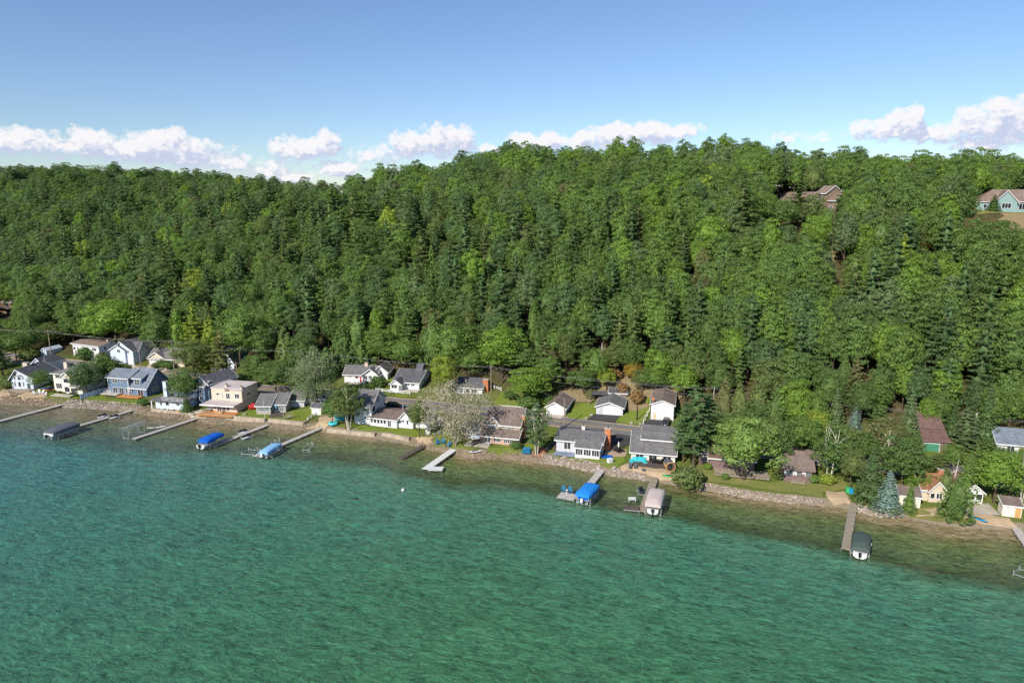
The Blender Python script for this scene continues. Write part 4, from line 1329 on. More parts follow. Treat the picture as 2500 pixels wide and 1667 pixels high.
    def wf(s, p, q, n=1, rows=1, y=0.0, **k):
        """window on the front, given by two opposite corners in pixels"""
        (a, b), (c, d) = s.f(*p, y), s.f(*q, y)
        return s.win('f', y, a, c, b, d, n, rows, **k)
    def wr(s, p, q, x, n=1, rows=1, **k):
        (a, b), (c, d) = s.r(*p, x), s.r(*q, x)
        return s.win('r', x, a, c, b, d, n, rows, **k)
    def door(s, face, pl, u0, u1, z1, m=WHITE, z0=0.0, label=None, name='door'):
        fn = s._face(face, pl)
        mb = MB(); s.fbox(mb, fn, u0, u1, -.03, .06, z0, z1)
        d = s.part(name, mb, m, label=label)
        hb = MB(); s.fbox(hb, fn, u1 - .16, u1 - .08, .06, .12, z0 + .95, z0 + 1.05)
        s.part('handle', hb, DARK, d)
        return d
    def garage(s, x0, x1, h, y=0.0, m=WHITE, panels=4, lites=False, label=None):
        fn = s._face('f', y)
        fr = MB()
        s.fbox(fr, fn, x0 - .12, x0, -.03, .08, 0, h + .12); s.fbox(fr, fn, x1, x1 + .12, -.03, .08, 0, h + .12); s.fbox(fr, fn, x0, x1, -.03, .08, h, h + .12)
        fo = s.part('garage_door', fr, TRIM, label=label)
        for k in range(panels):
            mb = MB(); s.fbox(mb, fn, x0 + .01, x1 - .01, -.02, .03, .02 + h * k / panels, h * (k + 1) / panels - .03)
            s.part('panel', mb, m, fo)
        if lites:
            for k in range(4):
                a_ = x0 + (x1 - x0) * (k + .2) / 4; b_ = x0 + (x1 - x0) * (k + .8) / 4
                mb = MB(); s.fbox(mb, fn, a_, b_, .02, .045, h * .80, h * .94)
                s.part('pane', mb, GLASS, fo)
    def chimney(s, x0, x1, y0, y1, z0, z1, m, cap=CONC):
        c = s.part('chimney', MB().box(x0, x1, y0, y1, z0, z1), m)
        s.part('cap', MB().box(x0 - .1, x1 + .1, y0 - .1, y1 + .1, z1 + .003, z1 + .16), cap, c)
        xm, ym = (x0 + x1) / 2, (y0 + y1) / 2
        s.part('flue', MB().tube([(xm, ym, z1 + .165), (xm, ym, z1 + .5)], .16, 8), DARK, c)
    def corner(s, x0, x1, y, h, z0=0):
        mb = MB()
        for x in (x0, x1):
            mb.box(x - .1, x + .1, y - .04, y + .08, z0, h - .05)
        s.part('corner_trim', mb, TRIM)
    def deck(s, x0, x1, y0, y1, z, m, boards=True, name='deck', h=.25):
        d = s.part(name, MB().box(x0, x1, y0, y1, z - h, z - .04), m)
        n_ = max(2, int((y1 - y0) / 1.0))
        for k in range(n_):
            s.part('board', MB().box(x0, x1, y0 + (y1 - y0) * k / n_ + .012, y0 + (y1 - y0) * (k + 1) / n_ - .012, z - .037, z), m, d)
        return d
    def rail(s, pts, z, m=TRIM, h=1.0, n=None):
        mb = MB()
        for a, b in zip(pts, pts[1:]):
            a = Vector((*a, 0)); b = Vector((*b, 0))
            for q in (z + h, z + h * .55, z + .12):
                mb.tube([(a.x, a.y, q), (b.x, b.y, q)], .045, 4)
            k = max(1, int((b - a).length / 1.6))
            for i in range(k + 1):
                p = a.lerp(b, i / k)
                mb.tube([(p.x, p.y, z - .1), (p.x, p.y, z + h)], .05, 4)
        return s.part('railing', mb, m)
# ------------------------------------------------------------------ the houses, left to right
# pale blue house with the prow gable
h = House('house', 'pale blue house with tall gable window wall and charcoal roof at the left beach', c1(160, 890), c1(432, 892))
hx, he = h.f(*c1(405, 745)); px1, pz1 = h.f(*c1(188, 640))
h.body(0, h.W, 0, 12.0, he, S_LBLUE, 'gy', pz1 - he, ROOFD, ridge=.30, ov=.6)
for (a, b), (c, d) in (((175, 720), (200, 765)), ((222, 722), (265, 768)), ((280, 722), (300, 765)), ((180, 790), (205, 850)), ((230, 795), (272, 855)), ((290, 795), (312, 852))):
    h.wf(c1(a, b), c1(c, d))
h.win('f', 0, h.W * .16, h.W * .29, he + .5, he + 1.5); h.win('f', 0, h.W * .33, h.W * .55, he + .4, he + 1.0)
h.door('f', 0, h.W * .72, h.W * .86, 2.1, GREENC)
h.chimney(.3, 1.9, 5.5, 6.8, 0, pz1 + .9, BEIGE)
h.deck(-1.0, h.W + .6, -3.2, -.1, .25, WOOD)
# small house behind it
h = House('cottage', 'small pale blue cottage with hipped roof and front gablet behind the prow-gabled house', c1(440, 720), c1(600, 730), 2.3)
h.body(0, h.W, 0, 8.5, 4.6, S_LBLUE, 'hip', 2.4, ROOFD)
h.body(.4, h.W - .6, -.6, 3.6, 4.72, S_LBLUE, 'gy', 1.9, ROOFD, ov=.3)
h.win('f', -.6, h.W * .45, h.W * .58, 5.1, 5.6); h.win('f', -.6, h.W * .62, h.W * .7, 2.9, 3.7); h.win('f', -.6, h.W * .78, h.W * .86, 2.9, 3.7)
# white bay-window house
h = House('house', 'white two-storey house with grey hipped roof and bay windows', c1(705, 925), c1(1010, 950))
he = h.f(*c1(685, 685))[1]
h.body(0, h.W + 1.5, 0, 9.5, he, S_CREAM, 'hip', 2.7, ROOFG, ov=.6, ridge=.75)
bx0, bx1 = h.f(*c1(815, 900), -1.1)[0], h.f(*c1(905, 900), -1.1)[0]
h.body(bx0, bx1, -1.1, 1.5, he - .25, S_CREAM, 'gy', 1.1, ROOFG, ov=.35)
for p, q, n_ in (((705, 702), (790, 750), 3), ((715, 810), (795, 880), 3)):
    h.wf(c1(*p), c1(*q), n_)
h.win('f', -1.1, bx0 + .45, bx1 - .45, 3.9, 5.2, 1); h.win('f', -1.1, bx0 + .45, bx1 - .45, .8, 2.5, 1)
h.win('f', 0, bx1 + .7, bx1 + 2.0, 3.9, 5.2, 2); h.door('f', 0, bx1 + .3, bx1 + 1.4, 2.3, GLASSB)
h.body(bx1 + .1, bx1 + 3.4, -1.6, -.01, 2.75, S_CREAM, 'shed', .7, ROOFG, ov=.2, z0=2.45)
h.chimney(.2, 1.5, 4.2, 5.3, 0, he + 2.6, BEIGE)
h.deck(2.5, h.W + .5, -4.2, -1.9, .3, CONC)
for k in range(5):
    plant('bush', tuple(np.array(G(*c1(690 + k * 70, 930 + k * 12)))), 'dark green', 'clipped low hedge bush in front of the white bay-window house, %s' % ('leftmost', 'second from left', 'middle', 'second from right', 'rightmost')[k], 'clipped hedge bushes before the bay-window house', H=.9, Rr=.8, var=k, parts=False)
# slate-blue house
h = House('house', 'slate-blue two-storey house with dormer, white window frames and a long deck', c1(1395, 950), c1(1868, 990))
he = h.f(*c1(1365, 728))[1]; hr = h.f(*c1(1510, 620), 4.4)[1]
xm = h.f(*c1(1645, 900))[0]; xe = h.W
h.body(0, xm, 0, 8.8, he, S_BLUE, 'gx', hr - he, ROOFBG, ov=.5)
lo = h.f(*c1(1870, 875))[1]
h.body(xm + .01, xe, .3, 10.5, lo, S_BLUE, 'gx', hr + .35 - lo, ROOFBG, ov=.5, ridge=.5)
dx0, dx1 = h.f(*c1(1695, 760), .9)[0], h.f(*c1(1800, 760), .9)[0]
h.body(dx0, dx1, .9, 4.8, he - .1, S_BLUE, 'shed', 1.4, ROOFBG, ov=.35, z0=lo - .2)
h.wf(c1(1430, 742), c1(1497, 805), 2, 2); h.wf(c1(1537, 752), c1(1565, 803), 1, 2)
h.wf(c1(1715, 768), c1(1783, 830), 2, 2, y=.9)
h.wf(c1(1442, 862), c1(1505, 950), 2); h.wf(c1(1520, 868), c1(1582, 950), 2); h.wf(c1(1600, 872), c1(1630, 930), 1, 2); h.wf(c1(1652, 872), c1(1680, 915), 1)
h.wf(c1(1757, 893), c1(1830, 975), 2, y=.3)
h.wr(c1(1960, 745), c1(1990, 805), xe, 1, 2); h.wr(c1(1938, 870), c1(2020, 900), xe, 3, glass=GLASSB)
h.corner(0.05, xm - .05, 0, he)
h.deck(-1.2, 5.2, -2.4, -.1, .75, DOCKG); h.deck(5.3, h.W - .8, -2.6, -.1, .35, CEDARW)
# low porch house with a roof terrace
h = House('house', 'pale blue house with low flat-roofed porch and rooftop railing behind the round tree', c2(110, 1135), c2(470, 1165))
h.body(0, h.W, 0, 8.5, 2.75, S_LBLUE, 'flat', rm=ROOFG, ov=1.0)
for p, q, n_ in (((155, 1035), (190, 1090), 2), ((230, 1040), (275, 1095), 1), ((368, 1050), (410, 1100), 2)):
    h.wf(c2(*p), c2(*q), n_)
h.door('f', 0, 5.2, 6.2, 2.1, WHITE)
h.rail([(3.0, -.6), (h.W + .3, -.6)], 3.0)
h.part('post', MB().box(-.85, -.6, -.85, -.6, -.5, 2.75), TRIM)
h.body(2.5, h.W + 1.0, 5.0, 12.0, 5.4, S_BLUE, 'gx', 1.6, ROOFD, z0=2.6)
h.chimney(.6, 1.8, 3.0, 4.2, 2.9, 7.6, S_LBLUE)
# tall slate-blue block behind
h = House('house', 'tall slate-blue house with dark gabled roof behind the modern tan house', c2(610, 1050), c2(800, 1085), 2.0)
h.body(0, h.W, 0, 11, 6.4, S_BLUE, 'gy', 2.2, ROOFD, ov=.4)
h.body(.3, h.W - .5, -1.2, 3, 6.0, S_BLUE, 'gx', 1.3, ROOFG, ov=.3)
h.wr(c2(665, 985), c2(705, 1010), h.W, 1); h.win('f', -1.2, h.W * .62, h.W * .72, 3.6, 5.0)
h.win('r', h.W, 1.6, 2.8, 3.6, 4.8, 2); h.win('r', h.W, 5, 6.2, 3.8, 5.0)
# modern tan flat-roofed house
h = House('house', 'modern tan flat-roofed two-storey house with a wide canopy over the patio doors', c2(765, 1165), c2(1145, 1190))
yo = 3.6
lo = h.f(*c2(765, 1085))[1]
h.body(0, h.W, 0, yo + 9, lo, BEIGE, 'flat', rm=ROOFT, ov=.02)
h.part('canopy', MB().box(-1.1, h.W + .1, -1.7, yo + .5, lo + .28, lo + .55), ROOFT)
h.part('canopy_edge', MB().box(-1.2, h.W + .2, -1.8, -1.706, lo + .2, lo + .57), TRIM)
x0, zt = h.f(*c2(815, 860), yo); x1, _ = h.f(*c2(1200, 880), yo)
h.body(x0 - .2, x1, yo, yo + 8.5, zt - .3, BEIGE, 'flat', rm=ROOFT, ov=.12, z0=lo + .3)
xa, xb = h.f(*c2(985, 900), yo)[0], h.f(*c2(1075, 900), yo)[0]
zb = h.f(*c2(1000, 915), yo)[1]
h.part('recess', MB().box(xa, xb, yo - .05, yo - .012, zb, zt - .35), mat('brown_recess_panel', sc(120, 108, 98), .8))
h.body(xb - .1, x1 + .5, yo - .9, yo - .02, zt - .5, BEIGE, 'flat', rm=ROOFT, ov=.1, z0=lo + .57)
for p, q, n_, y_ in (((880, 935), (915, 962), 1, yo), ((950, 940), (962, 1000), 1, yo), ((1002, 942), (1052, 1012), 2, yo), ((1115, 948), (1170, 1005), 2, yo - .9)):
    h.wf(c2(*p), c2(*q), n_, y=y_)
for p, q, n_ in (((845, 1095), (876, 1140), 1), ((888, 1098), (945, 1170), 2), ((952, 1100), (1000, 1175), 2), ((1008, 1103), (1045, 1160), 1)):
    h.wf(c2(*p), c2(*q), n_)
h.chimney(xa - .6, xa + .1, yo + 1, yo + 1.8, zt - .3, zt + .5, BEIGE); h.chimney(x1 - .9, x1 - .1, yo + .2, yo + 1, zt - .1, zt + .35, BEIGE)
h.win('r', x1, yo + 2.5, yo + 4.0, lo + 1.6, lo + 2.3, 1)
h.deck(-.6, h.W + 1.2, -4.6, -.2, .25, CEDARW)
# grey cottage with the glazed porch
h = House('cottage', 'grey gabled cottage with white glazed sunroom behind the seawall', c2(1395, 1210), c2(1745, 1212))
xs_ = h.f(*c2(1575, 1215))[0]
he = h.f(*c2(1380, 1100))[1]; hr = h.f(*c2(1480, 940), 6.0)[1]
y1 = 1.6
h.body(xs_ + .02, h.W, y1, 10.0, he + .1, S_WARM, 'gx', hr - he, ROOFG, ov=.45, ridge=.52)
h.body(0, xs_, 0, 10.0, he, S_WARM, 'gx', hr - he + .05, ROOFG, ov=.4, ridge=.55)
for k in range(5):
    a_ = .25 + (xs_ - .5) * k / 5; b_ = .25 + (xs_ - .5) * (k + .82) / 5
    h.win('f', 0, a_, b_, 1.0, he - .4, 1, glass=GLASSB, fw=.12)
for k in range(2):
    h.win('r', xs_, .2 + k * .7, .75 + k * .7, 1.0, he - .4)
h.win('f', y1, xs_ + .5, xs_ + 1.5, .2, 2.1, 1); h.win('f', y1, xs_ + 2.0, xs_ + 3.2, .5, 2.1, 2, glass=GLASSB)
h.wr(c2(1785, 1088), c2(1800, 1140), h.W, 1, 2); h.wr(c2(1835, 1065), c2(1858, 1130), h.W, 1, 2)
h.body(h.W + .01, h.W + 4, 6.2, 13, he, S_GREY, 'gx', 2.2, ROOFG, ov=.4)
h.body(h.W + 4.01, h.W + 9.5, 8.2, 14.5, he - .2, S_WARM, 'gx', 1.8, ROOFG, ov=.4)
h.door('f', 8.2, h.W + 5.0, h.W + 5.9, 2.1, WHITE); h.win('f', 8.2, h.W + 7, h.W + 8.2, 1.0, 2.0, 2)
h.deck(xs_ + .1, h.W + .3, -2.6, 1.4, .2, OLDW)
# garden shed with white doors
h = House('shed', 'small white garden shed with dark roof and double doors above the sandy ramp', c3(320, 1000), c3(440, 1010), cat='shed')
h.body(0, h.W, 0, 3.4, 2.1, S_CREAM, 'gx', 1.0, ROOFD, ov=.25)
h.door('f', 0, h.W * .25, h.W * .5, 1.8); h.door('f', 0, h.W * .52, h.W * .77, 1.8)
# white ranch house across the road
h = House('house', 'low white ranch house with grey roof, red door and orange window', c3(738, 592), c3(1195, 602))
he = h.f(*c3(720, 485))[1]
xg0, xg1 = h.f(*c3(968, 580), -.6)[0], h.f(*c3(1172, 580), -.6)[0]
h.body(0, h.W - 1.0, 0, 7.8, he, S_WHITE, 'gx', 2.1, ROOFG, ov=.5)
h.body(xg0, xg1, -.6, 5, he + .02, S_WHITE, 'gy', 2.0, ROOFG, ov=.5)
h.body(xg1 - 2.5, h.W + 1.9, 2.2, 9, he + .5, S_WHITE, 'gy', 2.0, ROOFG, ov=.5)
h.wf(c3(785, 500), c3(830, 522), 2); h.wf(c3(875, 505), c3(910, 535), 1, frame=mat('orange_frame', sc(220, 120, 40), .5)); h.door('f', 0, h.f(*c3(932, 540))[0], h.f(*c3(950, 540))[0], 2.05, REDDOOR)
h.wf(c3(982, 505), c3(1025, 545), 2, y=-.6); h.wf(c3(1045, 508), c3(1085, 545), 2, y=-.6); h.wf(c3(1105, 512), c3(1140, 535), 2, y=-.6)
h.win('r', h.W + 1.9, 4.5, 5.6, 1.2, 2.6)
h.chimney(xg0 - .2, xg0 + .8, 3.2, 4.2, he + 1, he + 3.1, BEIGE)
h.deck(.2, xg0 - .2, -2.2, -.1, .15, CONC)
# white house with the charcoal roof
h = House('house', 'white house with charcoal roof and small gabled porch behind a white rail fence', c3(1360, 672), c3(1690, 692))
he = h.f(*c3(1690, 598))[1]; hr = h.f(*c3(1500, 420), 7)[1]
h.body(.2, h.W, 0, 12.5, he, S_WHITE, 'gx', hr - he, ROOFD, ov=.45, ridge=.56)
h.body(0, h.W * .42, -2.6, 2.0, he - .1, S_WHITE, 'gy', 1.3, ROOFD, ov=.35)
h.part('dormer', MB().prism([(4.5, he + 1.2), (9.3, he + 2.4), (9.3, he + 4.2), (7.4, he + 4.1)], h.W * .62, h.W * .9, 'x'), ROOFD)
h.win('f', -2.6, .5, 2.3, 1.0, 2.1, 2); h.door('f', -2.6, 2.9, 3.6, 2.0, GLASSB)
h.win('f', 0, h.W * .5, h.W * .62, 1.3, 2.2, 2); h.win('f', 0, h.W * .7, h.W * .82, 1.3, 2.2, 2); h.win('r', h.W, 4.2, 5.2, 1.3, 2.3, 2)
h.deck(h.W * .44, h.W + .5, -2.4, -.1, .15, CONC)
# white two-storey house at the water with its long wing
h = House('house', 'white two-storey house with blue-shadowed gable end behind the multi-stemmed tree', c3(870, 1120), c3(1085, 1135))
he = h.f(*c3(1085, 900))[1]
h.body(0, h.W, 0, 10.5, he, S_WHITE, 'gx', 3.3, ROOFG, ov=.5, ridge=.48)
h.wf(c3(972, 910), c3(1052, 955), 3); h.wf(c3(995, 1022), c3(1035, 1062), 2); h.wr(c3(1092, 905), c3(1125, 950), h.W, 1); h.wr(c3(1142, 785), c3(1180, 830), h.W, 2, 2); h.wr(c3(1240, 850), c3(1255, 880), h.W, 1)
h.corner(0.05, h.W - .05, 0, he)
h = House('house', 'long low white cottage wing with grey roof and a row of front windows', c3(1050, 1138), c3(1405, 1178))
he = h.f(*c3(1048, 1035))[1]; hr = h.f(*c3(1190, 925), 5.5)[1]
h.body(0, h.W, 0, 9.5, he, S_WHITE, 'gx', hr - he, ROOFB, ov=.45, ridge=.55)
x1 = h.f(*c3(1610, 1190), .8)[0]
h.body(h.W + .01, x1, .8, 9.0, he - .1, S_WHITE, 'gy', 2.3, ROOFB, ov=.4)
h.body(x1 + .01, x1 + 4, 2.0, 8.5, he - .2, S_WHITE, 'gx', 1.6, ROOFB, ov=.4)
h.wf(c3(1070, 1055), c3(1098, 1100), 1)
for k in range(4):
    a_ = 1113 + k * 41
    h.wf(c3(a_, 1060 + k * 4), c3(a_ + 30, 1108 + k * 4), 1)
h.wf(c3(1288, 1078), c3(1330, 1158), 2); h.wf(c3(1427, 1070), c3(1500, 1102), 3, y=.8); h.wf(c3(1530, 1075), c3(1552, 1128), 1, y=.8)
h.part('vent_pipe', MB().tube([(h.W * .93, 5.2, he + 1), (h.W * .93, 5.2, he + 3.0)], .18, 8), ALU)
# house with the brick chimney, across the road
h = House('house', 'low white house with dark roof and a broad brick chimney across the road', c4(640, 385), c4(880, 400), 3.6)
h.body(-1.5, h.W + 1.5, 0, 8, 2.7, S_WHITE, 'gx', 2.0, ROOFD, ov=.5)
h.win('f', 0, 1.6, 2.6, .9, 2.1, 1); h.win('f', 0, 3.4, 5.0, .9, 2.1, 2)
h.chimney(h.W + 1.52, h.W + 3.1, 1.2, 2.6, -1.0, 5.0, BRICKM)
# two-storey brick and shingle house
h = House('house', 'two-storey taupe shingle house with pink brick ground floor and brown roofs', c4(925, 1082), c4(1470, 1135))
lo = h.f(*c4(925, 972))[1]; yo = 2.6
x0 = h.f(*c4(1000, 900), yo)[0]; x1 = h.f(*c4(1500, 900), yo)[0]
hu = h.f(*c4(1500, 842), yo)[1]
h.body(0, h.W, 0, yo, lo, PINKB, 'shed', 1.15, ROOFB, ov=.5)
h.body(x0, x1, yo + .01, yo + 10.5, hu, S_TAUPE, 'gx', 3.2, ROOFB, ov=.45)
gx0, gx1 = h.f(*c4(1010, 830), yo - .25)[0], h.f(*c4(1212, 830), yo - .25)[0]
h.body(gx0, gx1, yo - .25, yo + 4.5, hu - .05, S_TAUPE, 'gy', 2.0, ROOFB, ov=.35, z0=lo + .6)
h.body(-4.8, -.02, 1.2, 9, lo - .1, PINKB, 'gx', 2.6, ROOFD, ov=.4)
h.wf(c4(1048, 820), c4(1150, 895), 3, 2, y=yo - .25); h.wf(c4(1308, 840), c4(1410, 918), 3, 2, y=yo)
h.wf(c4(992, 988), c4(1070, 1085), 2); h.wf(c4(1120, 1000), c4(1220, 1075), 3); h.wf(c4(1270, 1012), c4(1400, 1100), 5)
h.wf(c4(755, 930), c4(905, 1000), 3, y=1.2)
h.chimney(x1 + .02, x1 + .9, yo + 2, yo + 3.6, -1, hu + 2.0, BRICKM)
# the three garages
h = House('garage', 'white gabled garage with brown roof by the road', c5(280, 574), c5(521, 597), cat='garage')
he = h.f(*c5(521, 505))[1]; hp = h.f(*c5(382, 428))[1]
h.body(0, h.W, 0, 10.5, he, S_WHITE, 'gy', hp - he, ROOFB, ov=.4, ridge=.44)
h.garage(.9, h.W - .9, 2.25, m=WHITE)
h.win('r', h.W, 2.6, 3.3, 1.0, 2.0); h.win('r', h.W, 6.5, 7.2, 1.0, 2.0)
h = House('garage', 'light grey two-car garage with white door and black driveway', c5(920, 578), c5(1252, 603), cat='garage')
he = h.f(*c5(1252, 498))[1]; hp = h.f(*c5(1085, 428))[1]
h.body(0, h.W, 0, 8.8, he, S_GREY, 'gy', hp - he, ROOFG, ov=.5)
gx0, gx1 = h.f(*c5(1010, 580))[0], h.f(*c5(1226, 590))[0]
h.garage(gx0, gx1, h.f(*c5(1010, 482))[1])
h.door('f', 0, .7, 1.5, 2.0, S_GREY); h.win('r', h.W, 3.0, 3.8, 1.0, 2.1); h.corner(.05, h.W - .05, 0, he)
h = House('garage', 'tall white pole-barn garage with brown roof and high door', c5(1612, 642), c5(1902, 664), cat='garage')
he = h.f(*c5(1610, 447))[1]; hp = h.f(*c5(1762, 408))[1]
h.body(0, h.W, 0, 13.0, he, S_WHITE, 'gy', hp - he, ROOFB, ov=.35)
gx0 = h.f(*c5(1718, 640))[0]
h.garage(gx0, h.W - .2, h.f(*c5(1720, 482))[1], panels=5)
xd = h.f(*c5(1640, 600))[0]
h.door('f', 0, xd, xd + .9, 2.1, S_TAN)
h.part('cupola', MB().prism([(-.3, hp - .05), (.3, hp - .05), (.25, hp + .45), (0, hp + .7), (-.25, hp + .45)], .2, .8, 'x'), BRICKM)
h = House('shed', 'dark flat-roofed shed with pale edge behind the grey garage', c5(1080, 400), c5(1310, 410), 4.8, cat='shed')
h.body(0, h.W, 0, 3.2, 2.2, S_BROWN, 'shed', .8, ROOFD, ov=.2)
h.door('f', 0, h.W * .4, h.W * .6, 1.8, S_TAN)
h = House('carport', 'low dark carport on the brushy slope beside the grey garage', c5(860, 410), c5(1050, 415), 5.2, cat='carport')
h.part('roof', MB().box(-.2, h.W + .2, -.2, 3.6, 2.0, 2.15), ROOFD)
for x_ in (.1, h.W - .1):
    for y_ in (.1, 3.2):
        h.part('post', MB().box(x_ - .08, x_ + .08, y_ - .08, y_ + .08, -1.2, 1.995), OLDW)
# bungalow with glazed porch and brick chimney
h = House('house', 'light blue-grey bungalow with glazed front porch and tall brick chimney', c5(408, 1058), c5(985, 1118))
xs_ = h.f(*c5(645, 1105), -2.2)[0]; xr = h.f(*c5(958, 1132), -2.2)[0]
he = h.f(*c5(402, 900))[1]; hr = h.f(*c5(470, 758), 5.2)[1]
h.body(0, h.W, 0, 10.2, he, S_GREY, 'gx', hr - he, ROOFG, ov=.45)
ho = h.f(*c5(645, 1000), -2.2)[1]
h.body(xs_, xr, -2.2, -.01, ho, S_WHITE, 'shed', .85, ROOFG, ov=.25)
for k in range(3):
    w_ = (xr - xs_) / 3
    h.win('f', -2.2, xs_ + k * w_ + .18, xs_ + (k + 1) * w_ - .14, .75, ho - .22, 3)
h.win('r', xr, -2.0, -.4, .75, ho - .25, 2)
h.wf(c5(510, 928), c5(588, 1025), 2)
h.chimney(h.W + .02, h.W + 1.45, 4.3, 5.6, -1.0, hr + 1.2, BRICKM)
h.part('chimney_shoulder', MB().prism([(3.4, -1), (6.5, -1), (6.0, 1.5), (3.9, 1.5)], h.W + .03, h.W + 1.2, 'x'), BRICKM)
zc = h.f(*c5(755, 745), 5.5)[1]; xc = h.f(*c5(755, 790), 5.5)[0]
h.chimney(xc - .4, xc + .4, 5.2, 6.0, he + 1, hr + 1.0, WHITE)
h.part('vent_pipe', MB().tube([(xc + .7, 2.6, he + .8), (xc + .7, 2.6, he + 1.9)], .1, 6), ALU)
h.deck(-.2, xs_ - .05, -2.4, -.08, .3, mat('blue_grey_deck', sc(126, 138, 158), .8, kind='plank'))
# grey-roofed house with the long dormer
h = House('house', 'cream house with big grey roof and a long shed dormer of narrow windows', c5(1365, 1160), c5(1918, 1208))
he = h.f(*c5(1360, 1050))[1]
yd = 3.6
hd = h.f(*c5(1510, 885), yd)[1]; xd0, xd1 = h.f(*c5(1508, 900), yd)[0], h.f(*c5(1918, 920), yd)[0]
h.body(0, h.W, 0, 12.5, he, S_CREAM, 'gx', 3.1, ROOFG, ov=.5)
h.body(xd0, min(xd1, h.W - .05), yd, 9.5, hd - .1, S_CREAM, 'shed', 1.35, ROOFG, ov=.45, z0=he + 1.0)
zl = hd - 1.45
h.win('f', yd, xd0 + .6, xd0 + 1.7, hd - 1.3, hd - .45, 1, frame=S_CREAM)
for k in range(4):
    a_ = xd0 + 2.2 + (h.W - .5 - xd0 - 2.2) * k / 4
    h.win('f', yd, a_ + .1, a_ + (h.W - .5 - xd0 - 2.2) / 4 - .15, hd - 1.1, hd - .45, 1)
for p, q, n_ in (((1425, 1078), (1518, 1160), 2), ((1592, 1095), (1686, 1180), 2), ((1772, 1115), (1868, 1200), 2)):
    h.wf(c5(*p), c5(*q), n_, frame=S_CREAM)
h.corner(.05, h.W - .05, 0, he)
h.deck(-.2, h.W + .3, -4.0, -.1, .25, OLDW)
# mauve-brown cottages among the trees
h = House('cottage', 'mauve-brown cottage with shallow brown roof half hidden behind the big pale maple', c6(300, 795), c6(470, 810))
h.body(0, h.W, 0, 8, 3.1, S_BROWN, 'gx', 1.9, ROOFR, ov=.4)
h.body(h.W - 1, h.W + 9, -2, 6, 2.8, S_BROWN, 'gx', 1.6, ROOFR, ov=.5)
h.win('f', 0, 1.0, 2.0, 1.0, 2.1); h.deck(h.W, h.W + 12, -6.5, -2.2, .4, WOOD); h.rail([(h.W, -6.4), (h.W + 12, -6.4)], .4, WOOD, .9)
h = House('cottage', 'mauve-brown cottage with wide front windows on the rough lawn', c6(1252, 985), c6(1570, 1010))
he = h.f(*c6(1252, 830))[1]
h.body(0, h.W, 0, 8.5, he, S_BROWN, 'gx', 2.6, ROOFB, ov=.55, trim=S_BROWN)
for k, (a, b) in enumerate(((1272, 1305), (1312, 1356), (1364, 1408), (1415, 1455), (1468, 1510), (1516, 1552))):
    h.wf(c6(a, 842 + k * 6), c6(b, 912 + k * 6), 1, glass=GLASSB if k % 2 else WHITE, frame=S_BROWN)
h.door('f', 0, h.W * .62, h.W * .75, 2.05, S_BROWN)
h.deck(h.W * .25, h.W * .75, -1.6, -.1, .5, WOOD); h.rail([(h.W * .42, -1.6), (h.W * .7, -1.6)], .5, WOOD, .9)
# red-brown garage with the green door
h = House('garage', 'red-brown garage with stepped roof and green door among spruces', c7(945, 570), c7(1250, 590), 3.3, cat='garage')
he = h.f(*c7(1247, 445))[1]
h.body(0, h.W, 0, 8.5, he, S_BROWN, 'gx', 3.0, ROOFR, ov=.4, trim=S_BROWN, ridge=.95)
hz2 = h.f(*c7(950, 272), 4.2)[1]
h.body(0.05, h.W - .05, 4.2, 9.4, hz2 - .1, S_BROWN, 'gx', 2.2, ROOFR, ov=.35, trim=S_BROWN, z0=he, ridge=.9)
h.win('f', 4.2, h.W * .05, h.W * .18, hz2 - .75, hz2 - .3, glass=GLASSB); h.win('f', 4.2, h.W * .46, h.W * .64, hz2 - .75, hz2 - .3, glass=GLASSB)
h.garage(.8, h.f(*c7(1160, 560))[0], 2.4, m=GREEND)
# grey-blue house at the right edge
h = House('house', 'white house with blue-grey roof at the right edge of the village', c7(1890, 600), c7(2330, 640), 3.4)
h.body(-1.5, h.W, 0, 9, 3.0, S_WHITE, 'gx', 2.5, ROOFBG, ov=.5)
h.win('f', 0, .5, 2.0, 1.0, 2.2, 2); h.win('f', 0, 4.5, 6.5, 1.0, 2.2, 3); h.door('f', 0, 3.0, 3.9, 2.05, REDDOOR)
h.deck(-1, h.W, -2.5, -.1, .5, WOOD); h.rail([(-1, -2.5), (h.W, -2.5)], .5)
# tan cabin and its sheds
h = House('cabin', 'tan cabin with mossy orange-brown roofs half hidden by the small cedars', c7(960, 1110), c7(1300, 1130))
h.body(0, h.W, 0, 8, 2.6, S_TAN, 'gx', 2.0, ROOFO, ov=.4)
h.body(h.W * .2, h.W * .75, -.6, 5, 2.7, S_TAN, 'gy', 1.9, ROOFO, ov=.4)
h.win('f', -.6, h.W * .25, h.W * .38, .9, 2.0); h.win('f', -.6, h.W * .45, h.W * .62, .9, 2.0, 2)
h.chimney(h.W - 1.2, h.W - .3, 4, 5, 2, 5.4, BRICKM)
h = House('cabin', 'white screened porch cabin with brown roof beside the concrete patio', c7(1480, 1140), c7(1648, 1150))
h.body(-1, h.W, 0, 7.5, 2.5, WHITE, 'gy', 1.7, ROOFR, ov=.35)
h.win('f', 0, .3, h.W * .45, .9, 2.1, 1); h.win('f', 0, h.W * .55, h.W - .2, .9, 2.1, 1); h.win('r', h.W, .4, 2.2, .9, 2.1, 2)
h = House('shed', 'tan shed with brown roof behind the little spruce', c7(702, 1165), c7(948, 1200), cat='shed')
h.body(0, h.W, 0, 3.0, 2.3, S_CREAM, 'shed', .8, ROOFB, ov=.2)
h.door('f', 0, h.W * .7, h.W * .88, 1.9, S_CREAM); h.win('f', 0, h.W * .2, h.W * .35, 1.1, 1.7)
